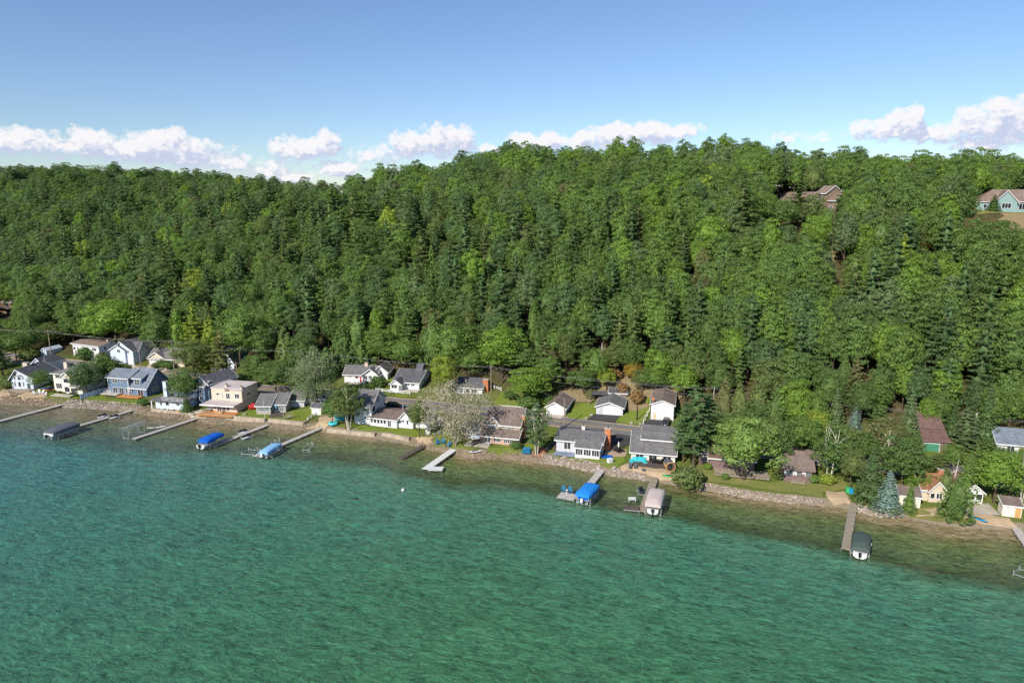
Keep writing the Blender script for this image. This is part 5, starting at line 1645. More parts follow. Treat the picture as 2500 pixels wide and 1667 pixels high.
h = House('shed', 'tan shed with a natural wood door at the right end of the beach', c7(1868, 1285), c7(2085, 1312), cat='shed')
h.body(0, h.W, 0, 2.6, 2.4, S_CREAM, 'shed', .7, ROOFB, ov=.22)
h.door('f', 0, h.W * .66, h.W * .95, 2.0, NATWOOD)
# behind the road at the left
h = House('house', 'white hillside house with peach-brown roof and paired windows', c1(945, 470), c1(1278, 515), 5.2)
he = h.f(*c1(1275, 345))[1]; hr = h.f(*c1(1040, 255), 4)[1]
h.body(0, h.W, 0, 8, he, S_WHITE, 'gx', hr - he, ROOFP, ov=.5, z0=-2.5)
h.wf(c1(938, 345), c1(965, 385), 1); h.wf(c1(985, 348), c1(1005, 388), 1); h.wf(c1(1068, 352), c1(1120, 395), 3); h.wf(c1(1175, 360), c1(1230, 402), 3)
h.garage(h.W * .72, h.W * .95, 2.2); h.win('r', h.W, 2, 2.9, he - 1.7, he - .7)
h.chimney(h.W - 1.2, h.W - .5, 4.2, 5, he + 1, hr + .9, BEIGE)
h = House('house', 'pale blue-grey house with two front gables and a garage door at road level', c1(1460, 555), c1(1712, 572))
he = h.f(*c1(1706, 405))[1]; hp = h.f(*c1(1545, 283))[1]
h.body(1.0, h.W, 0, 10.5, he, S_LBLUE, 'gy', hp - he, ROOFD, ov=.45, ridge=.35)
xa = h.f(*c1(1590, 400), -.7)[0]
h.body(-.6, xa, -.7, 6, he + .2, S_LBLUE, 'gy', 1.9, ROOFD, ov=.4)
h.body(h.W - 4, h.W + .6, 2.2, 6.2, he, S_LBLUE, 'gx', 2.6, ROOFD, ov=.3)
h.wf(c1(1495, 380), c1(1532, 420), 2, y=-.7); h.wf(c1(1632, 390), c1(1646, 425), 1)
h.garage(xa + .4, h.W - .4, 2.3); h.door('r', h.W, 1.0, 1.9, 2.1, WHITE)
h = House('garage', 'tan double garage with white window-topped door and front gablet', c2(28, 580), c2(352, 600), cat='garage')
he = h.f(*c2(28, 485))[1]
h.body(0, h.W + 4, 0, 8.5, he, S_TAN, 'gx', 3.0, ROOFG, ov=.5)
gx1 = h.f(*c2(215, 560), -.3)[0]
h.body(-.1, gx1 + .2, -.3, 4, he + .03, S_TAN, 'gy', 2.1, ROOFG, ov=.35)
h.garage(.8, gx1 - .4, 2.3, y=-.3, lites=True)
h.win('f', 0, gx1 + 1.0, gx1 + 2.4, 1.4, 2.0, 2); h.win('f', 0, gx1 + 3, gx1 + 4.4, 1.4, 2.0, 2)
h = House('shed', 'small pale metal shed on the slope beside the utility pole', c1(525, 468), c1(600, 475), cat='shed')
h.body(0, h.W, 0, 6.5, 2.3, METALR, 'gy', .9, METALR, ov=.1, trim=METALR)
h.door('f', 0, h.W * .3, h.W * .7, 1.9, METALR)
h = House('house', 'steep-roofed grey house with pale gable window wall hidden behind the old pine', c2(890, 640), c2(1110, 645), 4.4)
h.body(0, h.W, 0, 10, 3.0, S_LBLUE, 'gy', 4.6, ROOFBG, ov=.7)
h.win('f', 0, h.W * .2, h.W * .45, .8, 2.6, 2); h.win('f', 0, h.W * .55, h.W * .8, .8, 2.6, 2); h.win('f', 0, h.W * .35, h.W * .65, 3.4, 5.2, 2)
h.deck(-1, h.W + 1, -2.4, -.1, .4, WOOD); h.rail([(-1, -2.4), (h.W + 1, -2.4)], .4)
# on the hill
h = House('house', 'brown timber hillside house at the left edge among trees', c10(-160, 700), c10(285, 740))
h.body(0, h.W, 0, 9, 5.4, NATWOOD if False else mat('brown_timber_siding', sc(132, 106, 86), .75, .12, kind='siding'), 'gx', 3.6, ROOFB, ov=.7)
h.win('f', 0, h.W - 5.0, h.W - 3.6, 3.4, 5.0, 2); h.win('f', 0, h.W - 3.3, h.W - 2.0, 3.4, 5.0, 1); h.win('f', 0, h.W - 4.6, h.W - 2.0, .4, 2.2, 2)
h.deck(0, h.W + 1, -2.6, -.1, 2.7, WOOD); h.rail([(0, -2.6), (h.W + 1, -2.6)], 2.7, WOOD)
h.body(h.W + .02, h.W + 5, 2, 8, 2.6, S_TAUPE, 'gx', 1.8, ROOFB, ov=.4)
h = House('house', 'brown hilltop house with a tall central gable between pines', (1893, 516), (2042, 520))
h.body(0, h.W, 0, 9, 4.8, mat('brown_shingle_siding', sc(134, 116, 102), .8, .12, kind='siding'), 'gx', 3.0, ROOFP, ov=.6, z0=-4)
xa = h.f(1992, 500, -1.5)[0]; xb = h.f(2014, 500, -1.5)[0]
h.body(xa, xb, -1.5, 6, 7.4, mat('brown_shingle_siding', sc(134, 116, 102), .8, .12, kind='siding'), 'gx', 2.6, ROOFP, ov=.5, z0=-4)
for z_ in (.6, 3.4, 5.4):
    h.win('f', -1.5, xa + .8, (xa + xb) / 2 + .2, z_, z_ + 1.5, 2)
h.win('f', 0, xb + .8, xb + 2.2, 1.0, 2.6, 2); h.win('f', 0, 1.5, 3.5, 1.4, 3.0, 2); h.win('f', 0, 5, 7, 1.4, 3.0, 2)
h.deck(0, xa - .2, -2.5, -.1, .2, WOOD); h.rail([(0, -2.5), (xa - .2, -2.5)], .2, WOOD)
h = House('house', 'teal hilltop house with brown roof, white gable trim and broad windows', (2383, 513), (2600, 514))
he = h.f(2383, 493)[1]
h.body(0, h.W, 0, 12, he, S_TEAL, 'hip', 4.6, ROOFP, ov=.5)
xa, xb = h.f(2430, 490, -1.2)[0], h.f(2485, 490, -1.2)[0]
h.body(xa, xb, -1.2, 7, he + .1, S_TEAL, 'gy', 4.0, ROOFP, ov=.5)
xc = (xa + xb) / 2
h.win('f', -1.2, xc - 1.2, xc + 1.6, .8, 2.5, 3); h.win('f', 0, xb + 1, xb + 3, .3, 2.4, 2); h.win('f', 0, xb + 4, xb + 7, .8, 2.4, 3)
h.win('f', 0, xa - 3.2, xa - 2.2, .8, 2.2)
h.body(xb + 3, xb + 9, 2.5, 8, he + 2.6, S_TEAL, 'gy', 2.4, ROOFP, ov=.4, z0=he)
# ------------------------------------------------------------------ trees and bushes of the gardens
def yard(key, cx, by_, ty_, wpx, tint, label, group=None, var=0, name=None, cat=None, jitter=0.0):
    g_ = G(cx, by_)
    d_ = proj(*g_)[2]
    Hh = (by_ - ty_) * d_ / F_ / .95
    return plant(key, tuple(g_), tint, label, group, H=Hh, Rr=wpx * .5 * d_ / F_ * 1.04, rz=cx * .37, var=var, name=name, cat=cat, jitter=jitter)


yard('pine', 8, 918, 838, 66, 'deep green', 'dark pine at the left edge beside the prow-gabled house', var=1)
yard('pine', -26, 905, 835, 70, 'deep green', 'dark pine cut by the left edge behind the sandy yard', var=2)
yard('broad', 103, 955, 905, 52, 'dark green', 'small round tree between the prow-gabled house and the bay-window house', var=1)
yard('broad', 212, 966, 885, 70, 'deep green', 'dark round tree in front of the bay-window house', var=2)
yard('tall', 258, 940, 872, 64, 'mid green', 'taller tree behind the dark round one by the slate-blue house', var=1)
yard('broad', 285, 935, 880, 50, 'olive green', 'olive tree between the bay-window house and the slate-blue house', var=3)
yard('broad', 285, 858, 735, 118, 'bright green', 'big bright maple behind the white hillside house', var=3)
yard('broad', 386, 880, 770, 70, 'mid green', 'tall rounded tree behind the tan double garage', var=1)
yard('cedar', 440, 872, 760, 46, 'bright green', 'bright narrow tree behind the tan double garage', var=0)
yard('broad', 475, 912, 832, 92, 'olive green', 'broad olive tree right of the tan double garage', var=4)
yard('pine', 547, 940, 812, 78, 'brownish green', 'old sparse pine in front of the steep-roofed grey house', var=3)
yard('broad', 455, 990, 898, 72, 'dark green', 'round dark maple standing before the low porch house', var=0)
yard('spruce', 457, 1004, 972, 34, 'dark green', 'small dark spruce at the porch house waterfront', var=0)
yard('broad', 676, 964, 880, 82, 'dark green', 'dark tree behind the grey cottage', var=1)
yard('broad', 628, 944, 865, 64, 'mid green', 'green tree behind the modern tan house', var=2)
yard('silver', 765, 996, 850, 110, 'silver-green', 'large silvery green maple above the garden shed', var=0, name='maple_tree', cat='tree')
yard('broad', 775, 985, 870, 86, 'grey-green', 'grey-green tree crown behind the silvery maple', var=4)
yard('airy', 852, 1050, 935, 86, 'olive green', 'multi-stemmed yellowish tree in front of the white two-storey house', var=1)
yard('broad', 845, 1046, 944, 66, 'olive green', 'dense olive tree grown together with the multi-stemmed tree', var=2)
yard('broad', 812, 1038, 975, 48, 'mid green', 'small tree beside the turquoise tubes', var=3)
yard('tall', 1024, 1068, 980, 50, 'olive green', 'slim olive tree before the long white wing', var=1)
yard('silver', 1112, 1084, 930, 166, 'silver-grey', 'huge silver-grey half-bare poplar beside the brick house')
yard('broad', 1083, 968, 866, 62, 'yellow-green', 'yellow-green tree beside the charcoal-roofed house', var=2, jitter=-.1)
yard('bush', 922, 946, 917, 38, 'dark green', 'round bush at the corner of the white ranch house', var=1)
yard('bush', 897, 936, 928, 10, 'dark green', 'clipped ball bush in front of the white ranch house', var=2)
yard('broad', 1288, 985, 900, 92, 'bright green', 'leaning bright maple behind the white rail fence', var=4)
yard('bush', 1288, 996, 962, 52, 'mid green', 'big leafy bush under the leaning maple', var=0)
yard('airy', 1310, 1110, 985, 76, 'grey-green', 'feathery tree on the mulch bed beside the brick house', var=0, name='locust_tree', cat='tree')
yard('pine', 1312, 1108, 990, 60, 'grey-green', 'thin grey-green pine grown close to the feathery tree', var=1)
yard('bush', 1259, 1094, 1076, 30, 'dark green', 'round shrub at the corner of the brick house', var=2)
for q in ((1480, 955, 900, 42, 'yellow-green', 'yellowish sapling on the cleared slope behind the grey garage', 'tall'), (1555, 988, 950, 34, 'rusty', 'rust-coloured shrub beside the flat-roofed shed', 'bush'), (1567, 960, 902, 52, 'olive green', 'yellowing tree above the rusty shrub', 'broad'),
          (1425, 962, 903, 60, 'mid green', 'young green trees behind the brown-roofed garage lawn', 'tall'), (1395, 955, 908, 40, 'olive green', 'olive sapling behind the brown-roofed garage', 'tall'), (1520, 965, 930, 26, 'rusty', 'reddish brush on the cleared slope', 'bush'),
          (1600, 960, 900, 66, 'grass green', 'leafy tree behind the tall white garage', 'broad'), (1545, 935, 885, 44, 'golden', 'golden brush tree at the top of the cleared slope', 'broad'), (1660, 960, 895, 56, 'bright green', 'bright tree right of the tall white garage', 'broad'),
          (1440, 975, 950, 26, 'brownish green', 'brown-green shrub beside the dark carport', 'bush'), (1590, 990, 968, 24, 'yellow-green', 'yellow-green bush left of the tall white garage', 'bush')):
    yard(q[6], *q[:4], q[4], q[5], var=int(q[0]) % 3)
yard('pine', 1692, 1140, 945, 92, 'blue-green', 'tall dense white pine right of the cream house with the dormer', var=0)
yard('pine', 1722, 1118, 965, 84, 'blue-green', 'second white pine behind the tall dense one', var=2)
yard('pine', 1668, 1128, 985, 70, 'blue-green', 'slimmer white pine against the cream house', var=1)
yard('bush', 1676, 1194, 1133, 74, 'olive green', 'big olive-grey bush leaning over the water', var=0)
yard('broad', 1815, 1172, 1020, 140, 'pale green', 'large pale green maple on the rough lawn', var=0)
yard('tall', 1900, 1158, 1030, 52, 'dark green', 'dark tree between the pale maple and the mauve-brown cottage', var=2)
yard('airy', 2024, 1178, 1028, 110, 'mid green', 'broad birch with white stems right of the mauve-brown cottage', var=1)
yard('broad', 2030, 1174, 1060, 88, 'dark green', 'dark round tree under the broad birch', var=1)
yard('broad', 2075, 1195, 1095, 56, 'olive green', 'yellowish bushy tree left of the dark spruce', var=3)
yard('spruce', 2122, 1226, 1092, 76, 'deep green', 'tall dark spruce beside the blue spruce', var=1)
yard('spruce', 2164, 1246, 1146, 64, 'pale blue', 'pale blue spruce at the edge of the rock revetment', var=0)
yard('broad', 2200, 1198, 1060, 98, 'dark green', 'dark tree with bare white limbs behind the blue spruce', var=2)
yard('bare', 2158, 1150, 1050, 52, 'mid green', 'bare white branched snag above the dark spruce')
yard('bare', 2325, 1195, 1118, 40, 'mid green', 'bare white snag leaning beside the tan cabin', var=1)
yard('broad', 2243, 1204, 1150, 66, 'bright green', 'small bright maple before the tan cabin', var=4)
yard('spruce', 2218, 1250, 1180, 34, 'grass green', 'little green spruce in front of the tan shed', var=1)
yard('cedar', 2330, 1270, 1165, 62, 'mid green', 'green cedar standing at the sandy beach', var=0)
yard('cedar', 2305, 1222, 1145, 46, 'olive green', 'olive cedar against the tan cabin', var=1)
yard('spruce', 2354, 1222, 1098, 58, 'grass green', 'light green conifer behind the beach cedar', var=0)
yard('broad', 2425, 1228, 1102, 104, 'bright green', 'large bright maple beside the white porch cabin', var=1)
yard('broad', 2462, 1215, 1130, 66, 'grass green', 'green maple behind the tan shed with the wood door', var=3)
yard('pine', 2350, 1112, 1000, 76, 'grey-green', 'grey-green pine right of the red-brown garage', var=3)
yard('spruce', 2402, 1078, 940, 58, 'blue-green', 'tall blue-green spruce beside the right utility pole', var=0)
yard('pine', 2405, 1145, 1072, 72, 'mid green', 'low spreading pine below the right utility pole', var=1)
yard('spruce', 2212, 1098, 955, 60, 'grey-green', 'tall grey spruce left of the red-brown garage', var=1)
yard('broad', 2160, 1124, 1020, 92, 'brownish green', 'brownish tree left of the red-brown garage', var=0)
yard('pine', 2262, 1160, 1116, 48, 'mid green', 'small pine below the green garage door', var=2)
yard('broad', 2212, 1125, 1050, 54, 'mid green', 'green tree shading the left side of the red-brown garage', var=4)
yard('airy', 2492, 1225, 1090, 64, 'mid green', 'birch at the right edge above the tan shed', var=0)
yard('spruce', 2036, 1062, 950, 52, 'grey-green', 'slim grey-blue spruce above the hidden road', var=0)
yard('spruce', 2085, 1050, 985, 34, 'pale blue', 'small pale spruce beside the brownish tree', var=1)
for k, (cx, by_, ty_, wd, tn_) in enumerate(((1765, 1045, 925, 52, 'brownish green'), (1800, 1048, 935, 50, 'olive green'), (1848, 1050, 928, 62, 'olive green'), (1890, 1058, 950, 56, 'mid green'), (1935, 1062, 930, 70, 'bright green'), (1985, 1062, 955, 56, 'grass green'))):
    yard('cedar' if k < 4 else 'broad', cx, by_, ty_, wd, tn_, ['brownish cedar first from the transformer pole', 'olive cedar second in the row right of the transformer pole', 'broad olive cedar in the middle of the roadside row', 'green cedar at the right end of the roadside row', 'bright roadside maple right of the cedar row', 'grass-green roadside tree left of the slim spruce'][k], 'roadside row above the mauve-brown cottages', var=k)
# leafy belt between the road and the mauve-brown cottages
for k, (cx, by_, ty_, wd, tn_, ky) in enumerate(((1770, 1120, 1010, 80, 'mid green', 'broad'), (1880, 1110, 1020, 76, 'olive green', 'broad'), (1955, 1110, 1015, 80, 'grass green', 'broad'), (2060, 1130, 1040, 78, 'olive green', 'broad'), (2110, 1140, 1060, 66, 'mid green', 'tall'), (1835, 1085, 985, 66, 'dark green', 'tall'),
                                               (2140, 1090, 990, 62, 'mid green', 'pine'), (2290, 1055, 950, 66, 'mid green', 'broad'), (2460, 1050, 955, 84, 'grass green', 'broad'), (2320, 1065, 985, 50, 'deep green', 'spruce'), (2395, 1205, 1140, 60, 'dark green', 'broad'), (1990, 1090, 1000, 60, 'yellow-green', 'broad'), (2280, 1165, 1110, 60, 'olive green', 'pine'), (2442, 1140, 1092, 60, 'mid green', 'broad'), (2500, 1150, 1094, 50, 'bright green', 'broad'), (2325, 1150, 1085, 56, 'grass green', 'broad'), (2170, 1170, 1095, 60, 'olive green', 'broad'))):
    yard(ky, cx, by_, ty_, wd, tn_, '%s %s %s' % (tn_, {'broad': 'round tree', 'tall': 'slender tree', 'pine': 'pine', 'spruce': 'spruce'}[ky], ['behind the pale maple at the road', 'behind the dark tree left of the mauve-brown cottage', 'behind the mauve-brown cottage roof', 'left of the brownish tree at the road', 'below the brownish tree near the dark spruce', 'above the pale maple beside the cedar row',
         'left of the grey spruce beyond the road', 'behind the red-brown garage', 'behind the blue-grey roof at the right', 'beside the right utility pole behind the garage', 'between the porch cabin and the bright maple', 'at the road behind the broad birch', 'under the green garage door', 'in front of the blue-grey roofed house', 'at the right edge below the blue-grey roofed house', 'between the grey-green pine and the tan cabin', 'behind the dark tree with white limbs'][k]), 'trees between the road and the right-hand cottages', var=k)
# foot of the bluff in the middle and at the left
FOOT2 = {0: 'left of the white ranch house', 1: 'over the white ranch house chimney', 2: 'right of the white ranch house', 3: 'left behind the charcoal-roofed house', 4: 'right behind the charcoal-roofed house', 5: 'left of the brick-chimney house', 6: 'lower, behind the brick chimney', 7: 'left of the leaning maple', 11: 'right of the steep-roofed house', 15: 'behind the steep-roofed house', 16: 'left of the steep-roofed house', 17: 'above the peach-brown roof', 18: 'left of the peach-brown roof', 19: 'right of the metal shed', 20: 'left of the metal shed'}
for k, (cx, by_, ty_, wd, tn_, ky) in enumerate(((840, 905, 790, 60, 'mid green', 'cedar'), (880, 898, 760, 66, 'mid green', 'cedar'), (925, 900, 800, 70, 'grass green', 'broad'), (985, 902, 830, 90, 'grass green', 'broad'), (1060, 895, 770, 56, 'mid green', 'cedar'), (1110, 915, 790, 110, 'grass green', 'broad'), (1150, 925, 850, 80, 'grass green', 'broad'), (1225, 925, 800, 110, 'bright green', 'broad'), (1275, 925, 850, 80, 'mid green', 'tall'),
                                               (1330, 950, 830, 70, 'olive green', 'pine'), (800, 925, 850, 50, 'mid green', 'cedar'), (590, 900, 755, 96, 'grass green', 'broad'), (645, 905, 800, 70, 'mid green', 'tall'), (700, 910, 800, 60, 'olive green', 'cedar'), (740, 915, 820, 70, 'dark green', 'broad'), (520, 895, 780, 60, 'yellow-green', 'cedar'), (480, 880, 745, 52, 'yellow-green', 'pine'), (230, 838, 770, 70, 'grass green', 'broad'), (180, 838, 775, 60, 'mid green', 'tall'), (130, 845, 790, 70, 'olive green', 'broad'), (80, 862, 800, 70, 'dark green', 'broad'), (40, 880, 815, 70, 'mid green', 'broad'), (340, 850, 770, 60, 'dark green', 'tall'), (1510, 900, 760, 60, 'olive green', 'pine'), (1420, 905, 790, 66, 'dark green', 'pine'), (1625, 930, 800, 90, 'blue-green', 'pine'), (1690, 965, 860, 70, 'olive green', 'broad'))):
    yard(ky, cx, by_, ty_, wd, tn_, '%s %s %s' % (tn_, {'broad': 'round tree', 'tall': 'slender tree', 'pine': 'pine', 'spruce': 'spruce', 'cedar': 'columnar tree'}[ky], ('just behind the ' + nearest_mark(cx)) if k not in FOOT2 else FOOT2[k]), 'trees along the foot of the bluff', var=k)
for k, (cx, by_, wd, tn_) in enumerate(((380, 899, 20, 'olive green'), (395, 897, 26, 'dark green'), (412, 901, 28, 'dark green'), (210, 879, 44, 'dark green'), (250, 882, 30, 'olive green'), (300, 915, 40, 'mid green'), (70, 880, 40, 'olive green'), (55, 935, 30, 'mid green'), (20, 948, 40, 'olive green'), (350, 990, 24, 'dark green'), (600, 948, 40, 'mid green'), (1520, 1003, 16, 'mid green'), (1770, 1170, 20, 'grass green'), (1728, 1145, 20, 'bright green'), (1903, 1170, 24, 'olive green'), (1985, 1178, 30, 'grass green'), (2020, 1182, 36, 'yellow-green'), (2180, 1256, 28, 'olive green'), (2140, 1232, 40, 'mid green'), (1365, 950, 36, 'brownish green'), (1400, 935, 40, 'olive green'), (1460, 925, 40, 'brownish green'), (1500, 925, 36, 'rusty'), (1620, 930, 44, 'olive green'), (1580, 925, 40, 'brownish green'), (1340, 985, 26, 'mid green'), (1245, 975, 30, 'dark green'), (2445, 560, 30, 'mid green'), (2480, 590, 36, 'olive green'), (2460, 610, 30, 'brownish green'), (2020, 560, 14, 'brownish green'), (2022, 640, 16, 'olive green'), (2018, 600, 12, 'rusty'))):
    yard('bush', cx, by_, by_ - wd * .75, wd, tn_, '%s bush %s' % (tn_, ['on the verge before the tan garage, leftmost of three', 'on the verge before the tan garage, middle of three', 'on the verge before the tan garage, beside the pole', 'below the paired windows of the white hillside house', 'at the right corner of the white hillside house', 'behind the roof of the bay-window house', 'on the slope left of the metal shed', 'at the left end of the sandy yard', 'under the dark pine at the left edge', 'between the slate-blue deck and the porch house', 'behind the flat roof of the modern tan house', 'right of the grey garage', 'by the wooden deck under the pale maple', 'at the mauve wall left of the pale maple', 'left of the mauve-brown cottage', 'right of the mauve-brown cottage', 'below the broad birch', 'on the rocks right of the blue spruce', 'at the foot of the dark spruce', 'on the brushy slope above the brown-roofed garage, lowest', 'on the brushy slope above the brown-roofed garage, upper',
         'high on the cleared slope above the grey garage', 'on the cleared slope above the carport', 'behind the tall white garage', 'above the rusty shrub on the cleared slope', 'left of the brown-roofed garage', 'at the white rail fence under the maple', 'on the dry bank below the teal house, uppermost', 'on the dry bank below the teal house, right', 'on the dry bank below the teal house, lowest', 'in the cut strip, uppermost', 'in the cut strip, lowest', 'in the cut strip, middle'][k]), 'garden and slope bushes', var=k)
yard('spruce', 2424, 517, 478, 34, 'dark green', 'dark spruce standing before the teal hilltop house', var=0)
yard('pine', 1945, 545, 452, 70, 'olive green', 'olive pine hiding the middle of the brown hilltop house', var=1)
yard('tall', 1978, 585, 478, 56, 'olive green', 'tall tree in front of the brown hilltop house tower', var=0)
yard('broad', 1965, 640, 565, 52, 'mid green', 'round tree left of the cut strip', var=1)
yard('broad', 2068, 650, 560, 60, 'grass green', 'round tree right of the cut strip', var=4)
yard('pine', 2052, 562, 462, 54, 'mid green', 'pine at the right end of the brown hilltop house', var=1)
yard('broad', 1902, 575, 488, 56, 'mid green', 'tree at the left end of the brown hilltop house', var=2)
yard('broad', 2012, 600, 512, 40, 'grass green', 'small tree right below the brown hilltop house', var=3)
for k, q in enumerate(((1338, 968, 872, 60, 'tall'), (1452, 948, 850, 58, 'broad'), (1608, 945, 848, 74, 'broad'), (1668, 990, 890, 60, 'tall'), (1535, 918, 830, 66, 'broad'), (1500, 925, 842, 46, 'tall'))):
    yard(q[4], *q[:4], ['grass green', 'grass green', 'bright green', 'bright green', 'mid green', 'olive green'][k], ['leafy tree behind the left end of the brown-roofed garage', 'grass-green tree above the young trees on the cleared slope', 'bright round tree behind the tall white garage roof', 'bright slender tree between the tall white garage and the transformer pole', 'round green tree at the top of the cleared slope', 'olive slender tree above the flat-roofed shed'][k], var=k)
for k, q in enumerate(((-12, 830, 776, 62), (28, 834, 782, 56), (62, 828, 770, 60), (4, 856, 806, 60), (96, 838, 786, 56))):
    yard('broad', *q, ['mid green', 'grass green', 'dark green', 'olive green', 'mid green'][k], ['green tree cut by the left edge below the brown hillside house', 'grass-green tree below the brown hillside house', 'dark tree right of the brown hillside house', 'olive tree at the left edge above the dark pine', 'green tree left above the metal shed'][k], var=k)
yard('broad', 1930, 560, 500, 44, 'mid green', 'low tree under the brown hilltop house', var=2)
yard('broad', 2235, 640, 560, 70, 'golden', 'golden autumn tree on the slope below the teal house', var=1)
yard('broad', 248, 770, 735, 18, 'golden', 'small golden tree above the bright maple at the left', var=2)
for k, (cx, by_, ty_) in enumerate(((1470, 892, 838), (745, 810, 740), (1425, 640, 590), (2195, 640, 560), (2085, 905, 845), (770, 830, 765), (950, 770, 725), (2270, 780, 720), (1750, 650, 600))):
    yard('bare', cx, by_, ty_, 30, 'mid green', 'pale bare dead tree %s' % ['rising behind the cleared slope', 'in the wood above the silvery maple', 'high on the bluff above the grey garage', 'beside the golden autumn tree', 'low on the bluff above the blue spruces', 'at the foot of the wood above the garden shed', 'in the wood above the charcoal-roofed house', 'on the right slope above the grey-green pine', 'halfway up the bluff above the white pine'][k], 'dead trees in the wood', var=k)


# ------------------------------------------------------------------ docks
def dock(label, p0, p1, width, m, z=.65, z1=None, sec=2.4, legs=True, name='dock', frame=True):
    a, b = P(*p0, z), P(*p1, z)
    d = b - a
    L = math.hypot(d[0], d[1])
    e = thing(name, label, 'dock', (a[0], a[1], 0), math.atan2(d[1], d[0]))
    n_ = max(1, round(L / sec)); l_ = L / n_
    pan = MB().box(.02, l_ - .02, -width / 2, width / 2, z - .09, z).mesh('deck_panel', m)
    leg = MB().tube([(0, 0, -2.2), (0, 0, z + .18)], .05, 6).mesh('leg', ALU)
    for k in range(n_):
        link('deck_panel', pan, e, (k * l_, 0, 0))
        if legs:
            for s_ in (-1, 1):
                link('leg', leg, e, ((k + 1) * l_ - .15, s_ * (width / 2 + .06), 0))
    if frame:
        mb = MB()
        for s_ in (-1, 1):
            y_ = s_ * (width / 2 + .03)
            mb.box(0, L, y_ - .03, y_ + .03, z - .22, z - .03)
        mb.build('side_rail', ALU, e)
    return e


dock('long grey dock crossing out at the left edge', d1_(845, 152), d1_(-140, 410), 1.5, DOCKG)
dock('pale dock running out to the grey-canopied pontoon lift', d1_(1812, 228), d1_(620, 572), 1.25, DOCKG)
dock('narrow dock leading to the bare canopy frame', (481, 1020), d1_(1820, 622), 1.3, DOCKG)
dock('grey dock beside the royal-blue covered boat', d2_(1425, 312), d2_(660, 605), 1.3, DOCKG)
dock('long pale dock from the sandy ramp to the pale blue covered boat', d2_(2172, 345), d2_(1240, 745), 1.35, DOCKG)
dock('old dark timber groyne in front of the slim olive tree', c3(1800, 1372), c3(1440, 1565), 1.7, OLDW, z=.45, legs=False, name='groyne', frame=False)
dock('white dock reaching out from the poplar lawn', c4(535, 1178), c4(110, 1475), 1.9, DOCKW, z=.8)
dock('white side platform of the poplar lawn dock', c4(165, 1462), c4(372, 1468), 2.3, DOCKW, z=.78, name='swim_platform')
dock('grey dock below the bungalow leading to the blue canopy', c8(1005, 412), c8(620, 880), 1.6, DOCKG)
dock('grey sun platform with two blue chairs beside the blue canopy', c8(365, 818), c8(600, 862), 3.0, DOCKG, name='swim_platform')
dock('weathered dock leading to the beige canopy', c8(1712, 485), c8(1500, 1055), 1.6, WOOD)
dock('dark deck platform with a white bench beside the beige canopy', c8(1250, 998), c8(1475, 1015), 2.0, OLDW, name='swim_platform')
dock('long weathered dock beside the dark green boat cover', d3_(545, 195), d3_(455, 700), 1.35, WOOD)
dock('grey dock running out of the picture at the right', d3_(2265, 470), d3_(2500, 800), 1.5, DOCKG)
dock('dark lift ramp beside the pale blue boat', d2_(1600, 535), d2_(1690, 505), 2.6, OLDW, z=.4, name='lift_platform')


# ------------------------------------------------------------------ boat lifts and boats
def canopy_mesh(Wd, L, crown, skirt, round_=.9, n=10):
    rows = []
    ys_ = [0, .06, .16, .3, .5, .7, .84, .94, 1]
    for q in ys_:
        e_ = min(q, 1 - q)
        k = min(1.0, .90 + .8 * e_) if round_ else 1
        hgt = crown * min(1.0, .45 + 3.2 * e_)
        row = [(-Wd / 2 * k, q * L, -skirt)]
        for i in range(n + 1):
            v = -1 + 2 * i / n
            row.append((Wd / 2 * k * v, q * L, hgt * (1 - abs(v) ** 3.6) + .04 * math.sin(i * 1.9 + q * 9)))
        row.append((Wd / 2 * k, q * L, -skirt))
        rows.append(row)
    mb = MB().grid(rows)
    mb.add(rows[0], [tuple(range(len(rows[0])))]); mb.add(rows[-1], [tuple(range(len(rows[0]) - 1, -1, -1))])
    return mb


def lift(label, nl, nr, fl, z, canopy=None, crown=.75, skirt=.45, posts=True, ribs=False):
    a, b, c = P(*nl, z), P(*nr, z), P(*fl, z)
    Wd = math.hypot(*(b - a)[:2]); L = math.hypot(*(c - a)[:2])
    d = c - a
    ry = math.atan2(d[1], d[0]) - math.pi / 2
    mid = (a + b) / 2
    e = thing('boat_lift', label, 'boat lift', (mid[0], mid[1], 0), ry)
    if canopy:
        o = canopy_mesh(Wd, L, crown, skirt).build('canopy', canopy, e, loc=(0, 0, z))
        for p in o.data.polygons: p.use_smooth = len(p.vertices) == 4
    if ribs:
        mb = MB()
        n_ = 12
        arch = lambda y: [(Wd / 2 * math.cos(t) * 1.0, y, z + .75 * math.sin(t)) for t in np.linspace(0, math.pi, 9)]
        for k in range(n_ + 1):
            mb.tube(arch(L * k / n_), .05, 5)
        for x_ in (-Wd / 2, Wd / 2):
            mb.tube([(x_, 0, z), (x_, L, z)], .06, 5)
        mb.build('canopy_frame', ALU, e)
    for x_ in (-Wd / 2 + .15, Wd / 2 - .15):
        for y_ in (L * .14, L * .86):
            MB().box(x_ - .07, x_ + .07, y_ - .07, y_ + .07, -1.8, z - .02).build('post', ALU, e)
    mb = MB()
    for y_ in (L * .14, L * .86):
        mb.box(-Wd / 2 + .1, Wd / 2 - .1, y_ - .08, y_ + .08, .25, .42)
    for x_ in (-Wd / 2 + .15, Wd / 2 - .15):
        mb.box(x_ - .06, x_ + .06, L * .14, L * .86, .44, .56)
    mb.build('cradle', ALU, e)
    rows = [[(Wd / 2 + .05 + .04 * s_, L * .5 + r_ * math.cos(t), 1.5 + r_ * math.sin(t)) for t in np.linspace(0, 2 * math.pi, 15)] for s_, r_ in ((0, .5), (1, .5), (1, .42), (0, .42), (0, .5))]
    MB().grid(rows).build('winch_wheel', ALU, e)
    return e, Wd, L


